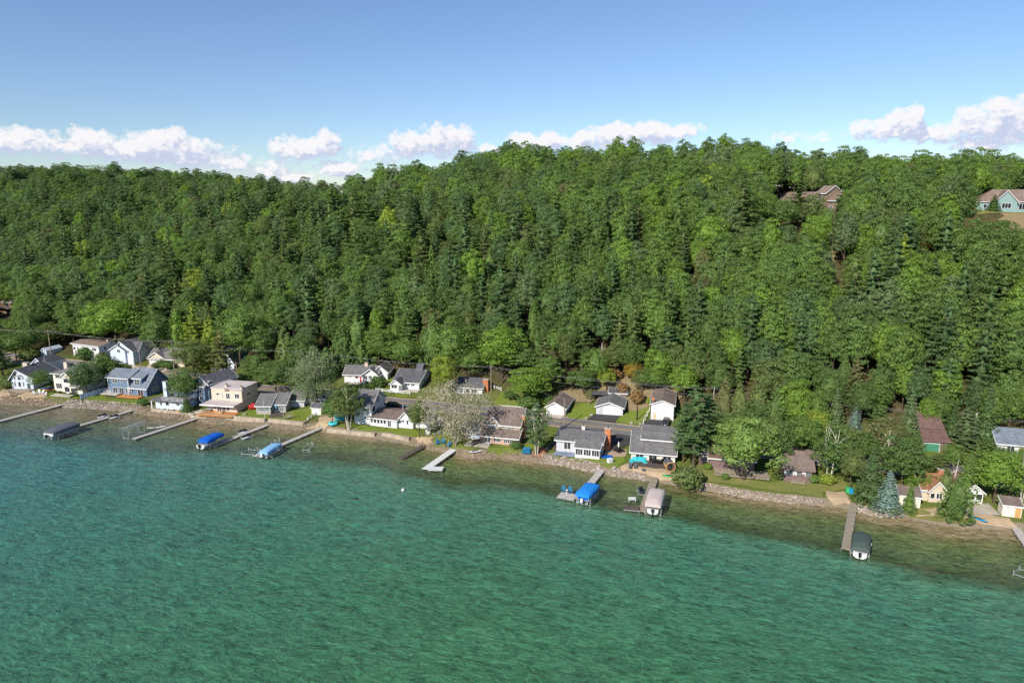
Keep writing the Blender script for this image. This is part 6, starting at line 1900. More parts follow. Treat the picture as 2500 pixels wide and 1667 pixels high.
def motorboat(label, loc, rz, L=6.0, Wd=2.3, hull=WHITE, zb=.55, motor=True, cover=None):
    """bow towards +y"""
    e = thing('motorboat', label, 'boat', loc, rz)
    rows = []
    for q in np.linspace(0, 1, 9):
        hw = Wd / 2 * (1 - max(0, (q - .5) / .5) ** 2.2) * (.95 if q < .05 else 1)
        sheer = zb + 1.0 + .35 * q * q
        keel = zb + .55 * max(0, (q - .55) / .45) ** 2
        y_ = L * q
        rows.append([(-hw, y_, sheer), (-hw * .92, y_, zb + .45 + .3 * q), (-hw * .55, y_, keel + .12), (0, y_, keel), (hw * .55, y_, keel + .12), (hw * .92, y_, zb + .45 + .3 * q), (hw, y_, sheer)])
    mb = MB().grid(rows)
    mb.add(rows[0], [tuple(range(7))])
    mb.build('hull', hull, e)
    dk = MB().grid([[(p[0][0] * .97, p[0][1], p[0][2] - .05), (0, p[0][1], p[0][2] + .02), (p[-1][0] * .97, p[-1][1], p[-1][2] - .05)] for p in rows])
    dk.build('deck', hull, e)
    MB().box(-Wd * .36, Wd * .36, L * .1, L * .52, zb + 1.02, zb + 1.12).build('cockpit', mat('cockpit_vinyl', (.22, .22, .23), .7), e)
    ws = MB().grid([[(-Wd * .36, L * .5, zb + 1.1), (0, L * .62, zb + 1.15), (Wd * .36, L * .5, zb + 1.1)], [(-Wd * .32, L * .46, zb + 1.5), (0, L * .56, zb + 1.55), (Wd * .32, L * .46, zb + 1.5)]])
    ws.build('windshield', GLASS, e)
    if motor:
        o = MB().box(-.24, .24, -.62, -.1, zb + .75, zb + 1.35).build('outboard_motor', DARK, e)
        MB().box(-.08, .08, -.5, -.2, zb - .35, zb + .75).build('shaft', DARK, o)
    return e


def pontoon(label, loc, rz, L=6.5, Wd=2.5, zb=.6, skin=WHITE, cover=None):
    e = thing('pontoon_boat', label, 'boat', loc, rz)
    for x_ in (-Wd * .38, Wd * .38):
        MB().tube([(x_, 0, zb + .3), (x_, L * .9, zb + .3), (x_, L * 1.02, zb + .5)], .32, 10).build('float_tube', ALU, e)
    MB().box(-Wd / 2, Wd / 2, 0, L, zb + .64, zb + .76).build('deck', GREYC, e)
    mb = MB()
    for x0_, x1_, y0_, y1_ in ((-Wd / 2, -Wd / 2 + .06, .3, L - .5), (Wd / 2 - .06, Wd / 2, .3, L - .5), (-Wd / 2 + .07, Wd / 2 - .07, .3, .36), (-Wd / 2 + .07, Wd / 2 - .07, L - .56, L - .5)):
        mb.box(x0_, x1_, y0_, y1_, zb + .77, zb + 1.4)
    mb.build('fence', skin, e)
    if cover:
        o = canopy_mesh(Wd + .1, L - .3, .38, .62).build('cover', cover, e, loc=(0, .2, zb + 1.5))
        for p in o.data.polygons: p.use_smooth = len(p.vertices) == 4
    MB().box(-.24, .24, -.6, -.05, zb + .5, zb + 1.3).build('outboard_motor', DARK if cover is None else WHITE, e)
    return e


def berth(e, Wd, L):
    return (e.location.x, e.location.y, 0), e.rotation_euler.z


def at_y(e, dy, dx=0):
    c_, s_ = math.cos(e.rotation_euler.z), math.sin(e.rotation_euler.z)
    return (e.location.x + c_ * dx - s_ * dy, e.location.y + s_ * dx + c_ * dy, 0)


e, Wd, L = lift('boat lift with bright blue canopy in front of the bungalow', c8(583, 800), c8(772, 858), c8(738, 652), 2.75, BLUEC, .55, .5)
pontoon('pontoon boat with a black outboard under the bright blue canopy', at_y(e, .3), e.rotation_euler.z, L - .8, Wd * .74, cover=RBLUE)
e, Wd, L = lift('boat lift with beige canopy in front of the cream house', c8(1528, 945), c8(1762, 985), c8(1600, 735), 2.8, BEIGEC, .55, .5)
motorboat('white motorboat hanging under the beige canopy', at_y(e, .2), e.rotation_euler.z, L - .8, Wd * .7)
e, Wd, L = lift('boat lift with dark green rounded canopy beside the long weathered dock', d3_(507, 672), d3_(722, 712), d3_(525, 510), 1.9, GREENC, .65, .5)
motorboat('white motorboat with its stern showing under the dark green canopy', at_y(e, -.75), e.rotation_euler.z, L - .2, Wd * .74, zb=.2)
e, Wd, L = lift('boat lift with royal-blue cover beside the grey cottage dock', d2_(457, 528), d2_(602, 548), d2_(690, 425), 2.5, RBLUE, .55, .5)
motorboat('white motorboat under the royal-blue cover', at_y(e, -1.0), e.rotation_euler.z, L, Wd * .78)
e, Wd, L = lift('boat lift with ridged charcoal canopy at the end of the pale dock', d1_(597, 515), d1_(722, 548), d1_(958, 392), 2.4, GREYC, .5, .6)
pontoon('pontoon boat stored under the charcoal canopy', at_y(e, -.4), e.rotation_euler.z, L, Wd * .76)
e, Wd, L = lift('empty boat lift with bare white canopy ribs', d1_(1618, 515), d1_(1728, 520), d1_(1915, 405), 2.7, ribs=True)
lift('empty aluminium lift frame left of the pale blue covered boat', d2_(1045, 690), d2_(1200, 715), d2_(1180, 610), .9)
lift('lift frame under the pale blue covered boat', d2_(1285, 735), d2_(1450, 760), d2_(1500, 610), .8)
pa, pb = P(*d2_(1350, 735), 1.2), P(*d2_(1560, 610), 1.2)
dv = pb - pa
pontoon('pontoon boat in a fitted pale blue cover beside the sandy ramp dock', (pa[0], pa[1], 0), math.atan2(dv[1], dv[0]) - math.pi / 2, math.hypot(*dv[:2]), 2.6, .45, PALEB, PALEB)
lift('small empty watercraft lift standing alone in the shallows', d2_(1885, 650), d2_(1975, 660), d2_(1970, 545), .75)
lift('white lift frame cut by the right edge of the picture', d3_(2240, 920), d3_(2360, 990), d3_(2330, 850), 1.0)
lift('small lift beside the dock with the white wheel', d2_(1455, 560), d2_(1535, 568), d2_(1520, 505), .7)


def watercraft(label, p, rz, m=BLACKC, z=.55, L=3.1):
    a = P(*p, z)
    e = thing('jet_ski', label, 'jet ski', (a[0], a[1], 0), rz)
    def loft(st, mm, nm):
        rows = [[(w * math.sin(t), y, zc + hh * math.cos(t)) for t in np.linspace(-2.1, 2.1, 9)] for y, w, zc, hh in st]
        o = MB().grid(rows).build(nm, mm, e, smooth=True)
    loft([(0, .42, .62, .28), (.4, .6, .62, .34), (1.5, .62, .66, .38), (2.4, .5, .72, .36), (3.1, .06, .82, .2)], m if m is not BLACKC else WHITE, 'hull')
    loft([(.05, .40, .85, .3), (.7, .42, .95, .42), (1.4, .40, .92, .38), (1.8, .5, 1.05, .5), (2.3, .45, .95, .4), (2.9, .12, .86, .2)], BLACKC, 'cover')
    mb = MB()
    for x_ in (-.8, .8):
        mb.tube([(x_, -.2, .3), (x_, 3.0, .3)], .06, 5)
        for y_ in (.2, 2.6):
            mb.tube([(x_, y_, -1.6), (x_, y_, 1.2)], .05, 5)
    for y_ in (.2, 2.6):
        mb.tube([(-.8, y_, .3), (.8, y_, .3)], .06, 5)
    mb.build('lift_frame', ALU, e)
    return e


watercraft('covered black jet ski on the far side of the pale dock', d1_(1330, 335), -.75)
watercraft('covered black jet ski on the near side of the pale dock', d1_(1490, 345), -.75)
watercraft('covered black jet ski behind the dock of the royal-blue boat', d2_(1010, 440), -.75)
watercraft('covered black jet ski in front of the dock of the royal-blue boat', d2_(1060, 510), -.75)
watercraft('grey jet ski on a lift beside the beige canopy', c8(1490, 815), -.1, GREYC)


def kayak(label, p, rz, m, L=3.2, Wd=.75, z=.12, name='kayak', pad=None, world=None):
    g_ = world if world is not None else G(*p)
    e = thing(name, label, name.replace('_', ' '), (g_[0], g_[1], g_[2] + z), rz)
    rows = []
    for q in np.linspace(0, 1, 11):
        k = math.sin(math.pi * min(max(q, .02), .98)) ** .6
        rows.append([(L * (q - .5), Wd / 2 * k * math.cos(t), (.16 + .10 * (2 * q - 1) ** 2) + .16 * k * math.sin(t)) for t in np.linspace(0, 2 * math.pi, 9)])
    MB().grid(rows).build('hull', m, e, smooth=True)
    if pad:
        MB().box(-L * .28, L * .16, -Wd * .3, Wd * .3, .325, .345).build('deck_pad', pad, e)
    else:
        MB().add([(L * .22 * math.cos(t), Wd * .26 * math.sin(t), .335) for t in np.linspace(0, 2 * math.pi, 13)[:-1]], [tuple(range(12))]).build('cockpit', DARK, e)
    return e


kayak('white paddle board with a black pad lying on the rocks before the brick house', c4(855, 1243), .28, WHITE, 3.6, .95, .35, 'paddle_board', DARK)
kayak('bright blue kayak on the small sandy beach', c7(1605, 1332), -1.0, KAYAKB, 3.6, .95)
kayak('orange kayak on the seawall before the porch house', c2(350, 1178), -.05, ORANGEP, 3.6, .9)
kayak('green kayak on the sand beside the barrel sauna', c5(1845, 1378), -.15, GREENP, 3.4, 1.1)
kayak('orange kayak lying beside the bay-window house', c1(640, 905), .25, ORANGEP, 4.4, .9)
kayak('blue kayak lying behind the orange one by the bay-window house', c1(610, 882), .25, RBLUE, 4.4, .9)
q = P(*d1_(2140, 470), .8)
kayak('white rowing float on a low rack beside the bare canopy frame', None, .35, WHITE, 5.0, .9, 0, 'float', None, q)
for k_ in range(3):
    kayak('%s boat hull on the ground behind the pale privacy fence' % ('green rear', 'blue middle', 'dark front')[k_], c1(1265, 905 + k_ * 14), .3, (GREENP, KAYAKB, GREENC)[k_], 4.0, .8)
# mooring buoy
g_ = P(984, 1197, 0)
e = thing('mooring_buoy', 'small white mooring buoy floating off the old timber groyne', 'buoy', tuple(g_))
MB().lathe([(.02, -.2), (.32, -.1), (.4, .15), (.3, .42), (.02, .55)], 10).build('float', WHITE, e, smooth=True)
MB().tube([(0, 0, .5), (0, 0, .75)], .05, 6).build('ring', RBLUE, e)

# ------------------------------------------------------------------ garden furniture
def chair_mesh(m):
    mb = MB()
    mb.add([(-.3, -.35, .38), (.3, -.35, .38), (.3, .25, .26), (-.3, .25, .26), (-.3, -.35, .33), (.3, -.35, .33), (.3, .25, .21), (-.3, .25, .21)], [(0, 1, 2, 3), (7, 6, 5, 4), (0, 4, 5, 1), (2, 6, 7, 3), (1, 5, 6, 2), (3, 7, 4, 0)])
    for k in range(5):
        x_ = -.27 + k * .118
        t_ = .98 + .1 * (1 - abs(k - 2) / 2)
        mb.add([(x_, .22, .25), (x_ + .1, .22, .25), (x_ + .1, .26, .25), (x_, .26, .25), (x_, .56, t_), (x_ + .1, .56, t_), (x_ + .1, .60, t_), (x_, .60, t_)], [(3, 2, 1, 0), (4, 5, 6, 7), (0, 1, 5, 4), (1, 2, 6, 5), (2, 3, 7, 6), (3, 0, 4, 7)])
    for s_ in (-1, 1):
        mb.box(s_ * .37 - .07, s_ * .37 + .07, -.42, .36, .52, .56)
        mb.box(s_ * .37 - .03, s_ * .37 + .03, -.38, -.3, 0, .52)
        mb.box(s_ * .37 - .03, s_ * .37 + .03, .26, .33, 0, .52)
    return mb.mesh('garden_chair', m)


CH = {}


def chair(label, p, rz, m, group=None, z=None):
    if m.name not in CH:
        CH[m.name] = chair_mesh(m)
    g_ = G(*p) if z is None else P(*p, z)
    o = link('garden_chair', CH[m.name], None, (g_[0], g_[1], g_[2] + .1), rz)
    o.scale = (1.25,) * 3
    return tag(o, label, 'chair', group)


PALEP = mat('tan_chair_plastic', sc(226, 190, 150), .6)
for k, (p, rz, lab) in enumerate(((c4(298, 1118), .5, 'leftmost'), (c4(374, 1108), .1, 'middle'), (c4(452, 1152), -.5, 'rightmost'))):
    chair('blue slatted lawn chair under the poplar, %s of the three' % lab, p, rz, CHAIRB, 'blue lawn chairs under the poplar')
for k, (p, rz, lab) in enumerate(((c1(428, 965), .6, 'leftmost'), (c1(492, 948), .2, 'second from the left'), (c1(538, 952), -.2, 'third from the left'), (c1(568, 978), -.6, 'rightmost'))):
    chair('white lawn chair on the sandy yard at the left, %s of four' % lab, p, rz, WHITE, 'white lawn chairs on the sandy yard')
for p, lab in ((c8(425, 795), 'left'), (c8(515, 805), 'right')):
    chair('blue chair on the sun platform, %s of the small white table' % lab, p, 0.0, CHAIRB, 'blue chairs on the sun platform', z=.6)
for p, lab in ((c5(540, 1062), 'left'), (c5(598, 1066), 'right')):
    chair('white chair with tan back on the bungalow deck, %s of the pair' % lab, p, 0.2, PALEP, 'chairs on the bungalow deck')
for p, lab in ((c2(892, 1205), 'left'), (c2(938, 1208), 'right')):
    chair('tan chair on the stained deck of the modern house, %s one of the pair' % lab, p, 3.0, PALEP, 'tan chairs on the stained deck')
for p, lab in ((c2(1310, 1150), 'leftmost'), (c2(1340, 1150), 'second'), (c2(1368, 1145), 'rightmost'), (c2(1345, 1128), 'rear')):
    chair('red chair beside the grey cottage sunroom, %s of the cluster' % lab, p, .3, REDP, 'red chairs beside the grey cottage')
for p, lab in ((c2(285, 1125), 'left'), (c2(325, 1128), 'middle'), (c2(372, 1130), 'right')):
    chair('pale blue lounge chair on the porch house terrace, %s' % lab, p, .1, PALEB, 'pale blue chairs on the porch terrace')
for k, p in enumerate((c1(1480, 945), c1(1560, 952), c1(1640, 955), c1(1700, 960), c1(1740, 965))):
    chair('dark chair on the long deck of the slate-blue house, number %s from the left' % ('one', 'two', 'three', 'four', 'five')[k], p, k * .9, DARK, 'dark chairs on the long deck')
for k, p in enumerate((c5(1655, 1215), c5(1690, 1190), c5(1715, 1222), c5(1750, 1200), c5(1770, 1225), c5(1640, 1195))):
    chair('dark patio chair at the cream house, %s' % ('front left', 'rear left', 'front middle', 'rear right', 'front right', 'far left')[k], p, k * 1.1, DARK, 'dark patio chairs at the cream house')
for k, p in enumerate((c5(1155, 1055), c5(1245, 1065), c5(1200, 1075))):
    chair('dark chair at the round gravel patio table, %s' % ('left', 'right', 'front')[k], p, k * 2.0, DARK, 'chairs at the gravel patio table')
for k, p in enumerate((c1(215, 960), c1(150, 955))):
    chair('weathered chair on the left beach by the fire ring, %s' % ('right', 'left')[k], p, k * 2., WOOD, 'weathered chairs at the fire ring')


def table(label, p, m, r=.65, umbrella=None, open_=True, z=None, name='garden_table'):
    g_ = G(*p) if z is None else P(*p, z)
    e = thing(name, label, 'table', (g_[0], g_[1], g_[2] + .1))
    MB().lathe([(.01, .70), (r, .70), (r, .75), (.01, .75)], 14).build('tabletop', m, e)
    MB().tube([(0, 0, 0), (0, 0, .695)], .07, 8).build('pedestal', m, e)
    MB().lathe([(r * .6, 0), (r * .6, .06), (.08, .1)], 10).build('foot', m, e)
    if umbrella:
        u_ = thing('parasol', ('open' if open_ else 'folded') + ' white parasol over the ' + label, 'parasol', (g_[0], g_[1], g_[2] + .1))
        MB().tube([(0, 0, .76), (0, 0, 2.5)], .04, 6).build('pole', WOOD, u_)
        if open_:
            MB().lathe([(.02, 2.75), (.7, 2.55), (1.75, 2.1), (1.75, 1.95)], 8).build('canopy', umbrella, u_)
        else:
            MB().lathe([(.02, 2.7), (.16, 2.3), (.24, 1.5), (.1, 1.2)], 8).build('canopy', umbrella, u_)
    return e


table('dark dining table on the brick house patio', c4(835, 1115), OLDW, .8, WHITE, True)
table('dark round table on the gravel patio', c5(1200, 1062), DARK, .7, WHITE, False)
table('dark dining table on the cream house patio', c5(1700, 1210), DARK, .9)
table('table on the grey cottage terrace', c2(1645, 1195), GREYC, .6, PALEB, False)
table('dark table on the slate-blue house deck', c1(1600, 958), DARK, .7)
table('small white table on the sun platform', c8(470, 808), WHITE, .3, z=.6)


def seat_block(name, label, p, rz, m, parts, cat):
    g_ = G(*p)
    e = thing(name, label, cat, (g_[0], g_[1], g_[2] + .12), rz)
    for nm, bx in parts:
        mb = MB()
        for b in bx: mb.box(*b)
        mb.build(nm, m, e)
    return e


seat_block('sofa', 'turquoise outdoor corner sofa on the cream house patio', c5(1470, 1195), -.05, TURQ, [('seat', [(-1.6, 1.6, 0, .8, .1, .45)]), ('backrest', [(-1.6, 1.6, .81, 1.05, .1, .95)]), ('side_seat', [(-2.4, -1.62, -.8, .8, .1, .46)]), ('cushion', [(-1.5, -.55, .5, .79, .46, .85)]), ('cushion', [(-.5, .5, .5, .79, .46, .85)]), ('cushion', [(.55, 1.5, .5, .79, .46, .85)])], 'sofa')
seat_block('armchair', 'turquoise armchair right of the corner sofa', c5(1540, 1215), .3, TURQ, [('seat', [(-.4, .4, -.4, .4, .1, .44)]), ('backrest', [(-.4, .4, .41, .6, .1, .95)])], 'armchair')
for k, p in enumerate((c5(1350, 1262), c5(1420, 1262))):
    seat_block('sun_lounger', 'grey sun lounger on the sand before the turquoise sofa, %s' % ('left', 'right')[k], p, -.25, GREYC, [('bed', [(-.35, .35, -1.0, .4, .22, .34)]), ('backrest', [(-.35, .35, .41, .55, .22, .85)]), ('leg', [(-.3, -.22, -.9, -.82, 0, .218)]), ('leg', [(.22, .3, -.9, -.82, 0, .218)])], 'sun lounger')
seat_block('daybed', 'blue double lounge chair on a low platform before the mulch bed', c4(1600, 1225), -.15, CHAIRB, [('bed', [(-.9, .9, -.9, .3, .25, .4)]), ('backrest', [(-.9, -.03, .31, .5, .25, 1.0)]), ('backrest', [(.03, .9, .31, .5, .25, 1.0)]), ('base', [(-1.1, 1.1, -1.2, .6, 0, .24)])], 'lounge chair')
seat_block('bench', 'white slatted bench on the dark deck platform', c8(1362, 965), -.05, WHITE, [('seat', [(-.8, .8, 0, .45, 1.05, 1.1)]), ('backrest', [(-.8, .8, .46, .5, 1.2, 1.3), (-.8, .8, .46, .5, 1.38, 1.48)]), ('leg', [(-.75, -.65, .1, .46, .6, 1.04)]), ('leg', [(.65, .75, .1, .46, .6, 1.04)])], 'bench')
seat_block('picnic_table', 'grey picnic table on the stained deck beside the modern tan house', c2(775, 1178), .05, DOCKG, [('tabletop', [(-1.0, 1.0, -.4, .4, .72, .78)]), ('bench', [(-1.0, 1.0, -.95, -.65, .42, .47)]), ('bench', [(-1.0, 1.0, .65, .95, .42, .47)]), ('leg', [(-.75, -.65, -.8, .8, 0, .415)]), ('leg', [(.65, .75, -.8, .8, 0, .415)])], 'picnic table')
seat_block('hot_tub', 'hot tub with brown cover on the bungalow deck', c5(435, 1035), -.15, mat('brown_vinyl', sc(96, 76, 68), .6), [('shell', [(-1.1, 1.1, -1.0, 1.0, .1, .95)]), ('lid', [(-1.15, 1.15, -1.05, -.01, .955, 1.08)]), ('lid', [(-1.15, 1.15, .01, 1.05, .955, 1.08)])], 'hot tub')
seat_block('barbecue', 'covered barbecue on the slate-blue deck', c1(1385, 945), .2, mat('grey_cover', sc(170, 166, 166), .7), [('body', [(-1.1, 1.1, -.8, .8, .3, 1.4)]), ('lid', [(-.85, .85, -.55, .55, 1.405, 1.9)])], 'barbecue')
seat_block('storage_box', 'white cooler box on the lawn at the head of the bungalow dock', c5(1092, 1200), .5, WHITE, [('body', [(-.6, .6, -.45, .45, 0, .8)]), ('lid', [(-.65, .65, -.5, .5, .805, .98)]), ('handle', [(-.25, .25, -.56, -.505, .5, .56)])], 'storage box')
seat_block('mat', 'dark blue mat lying on the lawn beside the bungalow porch', c5(1055, 1128), -.1, RBLUE, [('pad', [(-1.3, 1.3, -.9, .9, 0, .12)]), ('edge', [(-1.35, 1.35, -.95, -.91, 0, .14)])], 'mat')
seat_block('trash_bin', 'green plastic bin beside the sand patch at the long dock', c6(1978, 1118), -.3, GREENP, [('body', [(-.4, .4, -.35, .35, 0, 1.0)]), ('lid', [(-.44, .44, -.4, .4, 1.005, 1.14)])], 'bin')
seat_block('trash_bin', 'blue plastic bin right of the green bin at the sand patch', c6(2018, 1128), -.3, KAYAKB, [('body', [(-.4, .4, -.35, .35, 0, .95)]), ('lid', [(-.44, .44, -.4, .4, .955, 1.1)])], 'bin')
seat_block('swing_bench', 'wooden garden swing on the grey cottage lawn', c2(1795, 1272), .2, WOOD, [('seat', [(-.8, .8, -.3, .3, .45, .55)]), ('backrest', [(-.8, .8, .31, .38, .5, 1.1)]), ('frame', [(-1.3, -1.2, -.6, -.5, 0, 1.9), (-1.3, -1.2, .5, .6, 0, 1.9), (1.2, 1.3, -.6, -.5, 0, 1.9), (1.2, 1.3, .5, .6, 0, 1.9), (-1.3, 1.3, -.05, .05, 1.9, 2.0)])], 'swing')
for k, (p, m_) in enumerate(((c3(668, 1065), TURQ), (c3(700, 1070), TURQ), (c3(595, 1130), TURQ))):
    g_ = G(*p)
    e = thing('water_tube', 'turquoise inflatable %s' % ('tube stacked behind the small tree by the ramp', 'tube leaning right of the stacked one', 'platform lying at the top of the seawall by the ramp')[k], 'inflatable', (g_[0], g_[1], g_[2] + .4), .4 * k)
    rows = [[((1.0 + .42 * math.cos(b)) * math.cos(a), (1.0 + .42 * math.cos(b)) * math.sin(a), .42 * math.sin(b)) for b in np.linspace(0, 2 * math.pi, 9)] for a in np.linspace(0, 2 * math.pi, 15)]
    t_ = MB().grid(rows).build('ring', m_, e, smooth=True)
    if k < 2: e.rotation_euler = (1.1, .1, .4 * k); e.location.z += .7
    MB().box(-.7, .7, -.7, .7, -.1, .0).build('floor', KAYAKB, e)
# barrel sauna
g_ = G(*c5(1868, 1320))
e = thing('barrel_sauna', 'wooden barrel sauna with round glazed front and dark roof band', 'sauna', (g_[0], g_[1], g_[2] + .1), .05)
ring = lambda r, y, n=18: [(r * math.cos(t), y, 1.15 + r * math.sin(t)) for t in np.linspace(0, 2 * math.pi, n + 1)]
MB().grid([ring(1.1, .3), ring(1.1, 2.6)]).build('barrel', NATWOOD, e)
MB().grid([ring(1.02, 0), ring(1.02, .3), ring(1.16, .3), ring(1.16, 0), ring(1.02, 0)]).build('front_ring', NATWOOD, e)
mb = MB(); mb.add(ring(1.08, .35)[:-1], [tuple(range(18))]); mb.build('front_wall', OLDW, e)
MB().box(-.38, .38, .31, .34, .2, 2.0).build('door', GLASS, e)
mb = MB(); mb.grid([[(p[0] * 1.02, p[1], p[2] + .01) for p in ring(1.13, y_)[1:9]] for y_ in (.2, 2.7)]); mb.build('roof_band', ROOFD, e)
for y_ in (.7, 2.2): MB().box(-.8, .8, y_ - .1, y_ + .1, -.1, .2).build('cradle', OLDW, e)
for k, (p, r_) in enumerate(((c5(1525, 1300), .45), (c5(495, 1105), .4), (c2(1850, 1310), .5), (c1(165, 980), .9), (c2(1240, 1215), .5))):
    g_ = G(*p)
    e = thing('fire_pit', ['grey fire pit on the sand before the cream house', 'dark fire pit on the bungalow lawn edge', 'pale stone ring on the corner of the seawall lawn', 'stone fire ring on the left sandy yard', 'low stone ring on the lawn by the stained deck'][k], 'fire pit', (g_[0], g_[1], g_[2] + .08))
    MB().lathe([(r_, 0), (r_ * 1.1, .35), (r_ * .85, .35), (r_ * .8, .1)], 10).build('ring', [GREYC, DARK, CONC, ROCKB, CONC][k], e)
    MB().lathe([(.01, .12), (r_ * .78, .1)], 10).build('ash_bed', DARK, e)
for k, p in enumerate((c5(1366, 700), c5(1480, 715), c5(795, 640), c5(855, 600), c5(1150, 1275), c5(345, 1140), c4(1185, 590), c4(1250, 605), c4(1480, 628))):
    g_ = G(*p)
    rg = np.random.default_rng(k)
    v_, f_ = lump(np.array([0., 0., .25]), (.55, .5, .38), k)
    o = link('boulder', np_mesh('boulder', [(v_, f_)], ROCKP), None, tuple(g_), k)
    tag(o, 'pale boulder %s' % ['on the roadside edge of the bright lawn patch, middle', 'at the right corner of the bright lawn patch', 'at the roadside corner of the brown-roofed garage lawn', 'beside the grey garage driveway', 'on the lawn right of the bungalow dock', 'at the left end of the bungalow rock bank', 'below the white rail fence, left', 'below the white rail fence, middle', 'below the white rail fence, right'][k], 'boulder')


# ------------------------------------------------------------------ fences, poles, wires, cars
def fence(label, pts, h=1.15, rails=(.45, .95), m=TRIM, step=2.4, panel=False, name='rail_fence'):
    pw = [G(*p) for p in pts]
    e = thing(name, label, 'fence', tuple(pw[0]))
    for a, b in zip(pw, pw[1:]):
        L = math.hypot(*(b - a)[:2]); n_ = max(1, round(L / step))
        ang = math.atan2(b[1] - a[1], b[0] - a[0])
        for i in range(n_ + 1):
            q = a + (b - a) * i / n_ - pw[0]
            MB().box(-.08, .08, -.08, .08, -.3, h + .1).build('post', m, e, loc=tuple(q), rz=ang)
            if i < n_:
                l_ = L / n_
                dz = (b[2] - a[2]) / n_
                if panel:
                    for k in range(5):
                        x0 = .09 + (l_ - .18) * k / 5; x1 = .09 + (l_ - .18) * (k + .97) / 5
                        MB().box(x0, x1, -.03, .03, .05, h).build('slat', m, e, loc=tuple(q), rz=ang)
                else:
                    for r_ in rails:
                        MB().add([(.085, -.035, r_ - .08), (l_ - .085, -.035, r_ - .08 + dz), (l_ - .085, .035, r_ - .08 + dz), (.085, .035, r_ - .08), (.085, -.035, r_ + .08), (l_ - .085, -.035, r_ + .08 + dz), (l_ - .085, .035, r_ + .08 + dz), (.085, .035, r_ + .08)],
                                 [(0, 3, 2, 1), (4, 5, 6, 7), (0, 1, 5, 4), (1, 2, 6, 5), (2, 3, 7, 6), (3, 0, 4, 7)]).build('rail', m, e, loc=tuple(q), rz=ang)
    return e


fence('white two-rail fence in front of the charcoal-roofed house', [c3(1180, 680), c3(1135, 708), c3(1395, 735), c3(1572, 750)])
fence('white two-rail fence along the sloping lawn above the brick house', [c4(1215, 585), c4(1330, 592), c4(1560, 615)])
fence('white fence behind the house with the brick chimney', [c4(1045, 265), c4(1230, 330)], 1.2)
fence('row of white fence posts beside the tall white garage', [c5(1518, 705), c5(1600, 545)], 1.2, (.6, 1.0))
fence('tall pale privacy fence between the bay-window house and the slate-blue house', [c1(1030, 1018), c1(1200, 975), c1(1330, 930)], 1.7, panel=True, m=S_LBLUE, name='privacy_fence')
fence('tall white privacy fence behind the slim olive tree', [c3(1800, 1108), c3(1970, 1118)], 1.9, panel=True, name='privacy_fence')
fence('white panel fence at the edge of the timber steps', [c4(112, 968), c4(172, 960)], 1.9, panel=True, name='privacy_fence')
fence('dark fence at the left end of the bungalow', [c5(292, 1050), c5(400, 960)], 1.4, panel=True, m=GREYC, name='privacy_fence')
fence('white fence along the ramp beside the garden shed', [c2(2045, 1290), c2(2180, 1190)], .9, (.4, .8))
wall_line('retaining_wall', [c4(740, 215), c4(900, 240), c4(1070, 270)], 4.0, 5.8, .4, WHITE, 'white retaining wall behind the house with the brick chimney')


def pole(label, base, top, cross=True, transformer=False, m=POLEW):
    g_ = G(*base)
    d_ = proj(*g_)[2]
    Hh = (base[1] - top[1]) * d_ / F_ / .97
    e = thing('utility_pole', label, 'utility pole', tuple(g_), math.atan2(tan_[9][1], tan_[9][0]) + math.pi / 2)
    MB().tube([(0, 0, -.8), (0, 0, Hh)], .2, 8, r1=.13).build('pole', m, e)
    if cross:
        MB().box(-1.2, 1.2, -.06, .06, Hh - .75, Hh - .6).build('crossarm', m, e)
        for x_ in (-1.05, 0, 1.05):
            MB().lathe([(.05, 0), (.07, .1), (.04, .22)], 6).build('insulator', WHITE, e, loc=(x_, 0, Hh - .59 if x_ else Hh + .0))
    if transformer:
        MB().lathe([(.01, 0), (.28, 0), (.3, .1), (.3, .9), (.24, 1.0), (.01, 1.02)], 10).build('transformer', ALU, e, loc=(.55, 0, Hh - 2.4))
    return np.array([g_[0], g_[1], g_[2] + Hh])


main = [pole('weathered utility pole beside the small metal shed', (126, 874), (116, 807)), pole('utility pole with a transformer can before the tan double garage', (426, 907), (422, 831), transformer=True), pole('utility pole rising behind the silvery maple', (741, 925), (738, 855)),
        pole('utility pole with a transformer at the brick-chimney house', (1199, 957), (1198, 893), transformer=True), pole('utility pole with a transformer above the tall white pine', (1740, 1016), (1741, 945), transformer=True), pole('pale leaning utility pole among the spruces at the right', (2377, 1066), (2384, 1008), m=BIRCHB)]
side = [pole('plain brown pole standing by the road in front of the garages', (1377, 1043), (1375, 973), False), pole('slim pole before the white ranch house', (889, 961), (887, 918), False), pole('short pole beside the pale gabled garage house', (344, 899), (342, 863), False), pole('dark pole before the steep-roofed grey house', (581, 943), (577, 883), False), pole('thin lamp pole on the bright lawn patch', c5(1438, 655), c5(1448, 470), False, m=DARK), pole('thin pole on the lawn of the brown-roofed garage', c5(824, 462), c5(825, 360), False)]
WIRE = mat('wire', (0.8, 0.8, 0.8), .6)


def span(label, a, b, n=3, sag=.8, gap=.8, r=.006):
    e = thing('power_line', label, 'power line', tuple(a))
    d = b - a
    s_ = np.array([-d[1], d[0], 0]) / np.hypot(d[0], d[1])
    for k in range(n):
        o = s_ * (k - (n - 1) / 2) * gap
        pts = [tuple(o + d * t + np.array([0, 0, -sag * 4 * t * (1 - t) - .35 * (n > 1)])) for t in np.linspace(0, 1, 17)]
        MB().tube(pts, r, 4, cap=False).build('wire', WIRE, e)
    return e


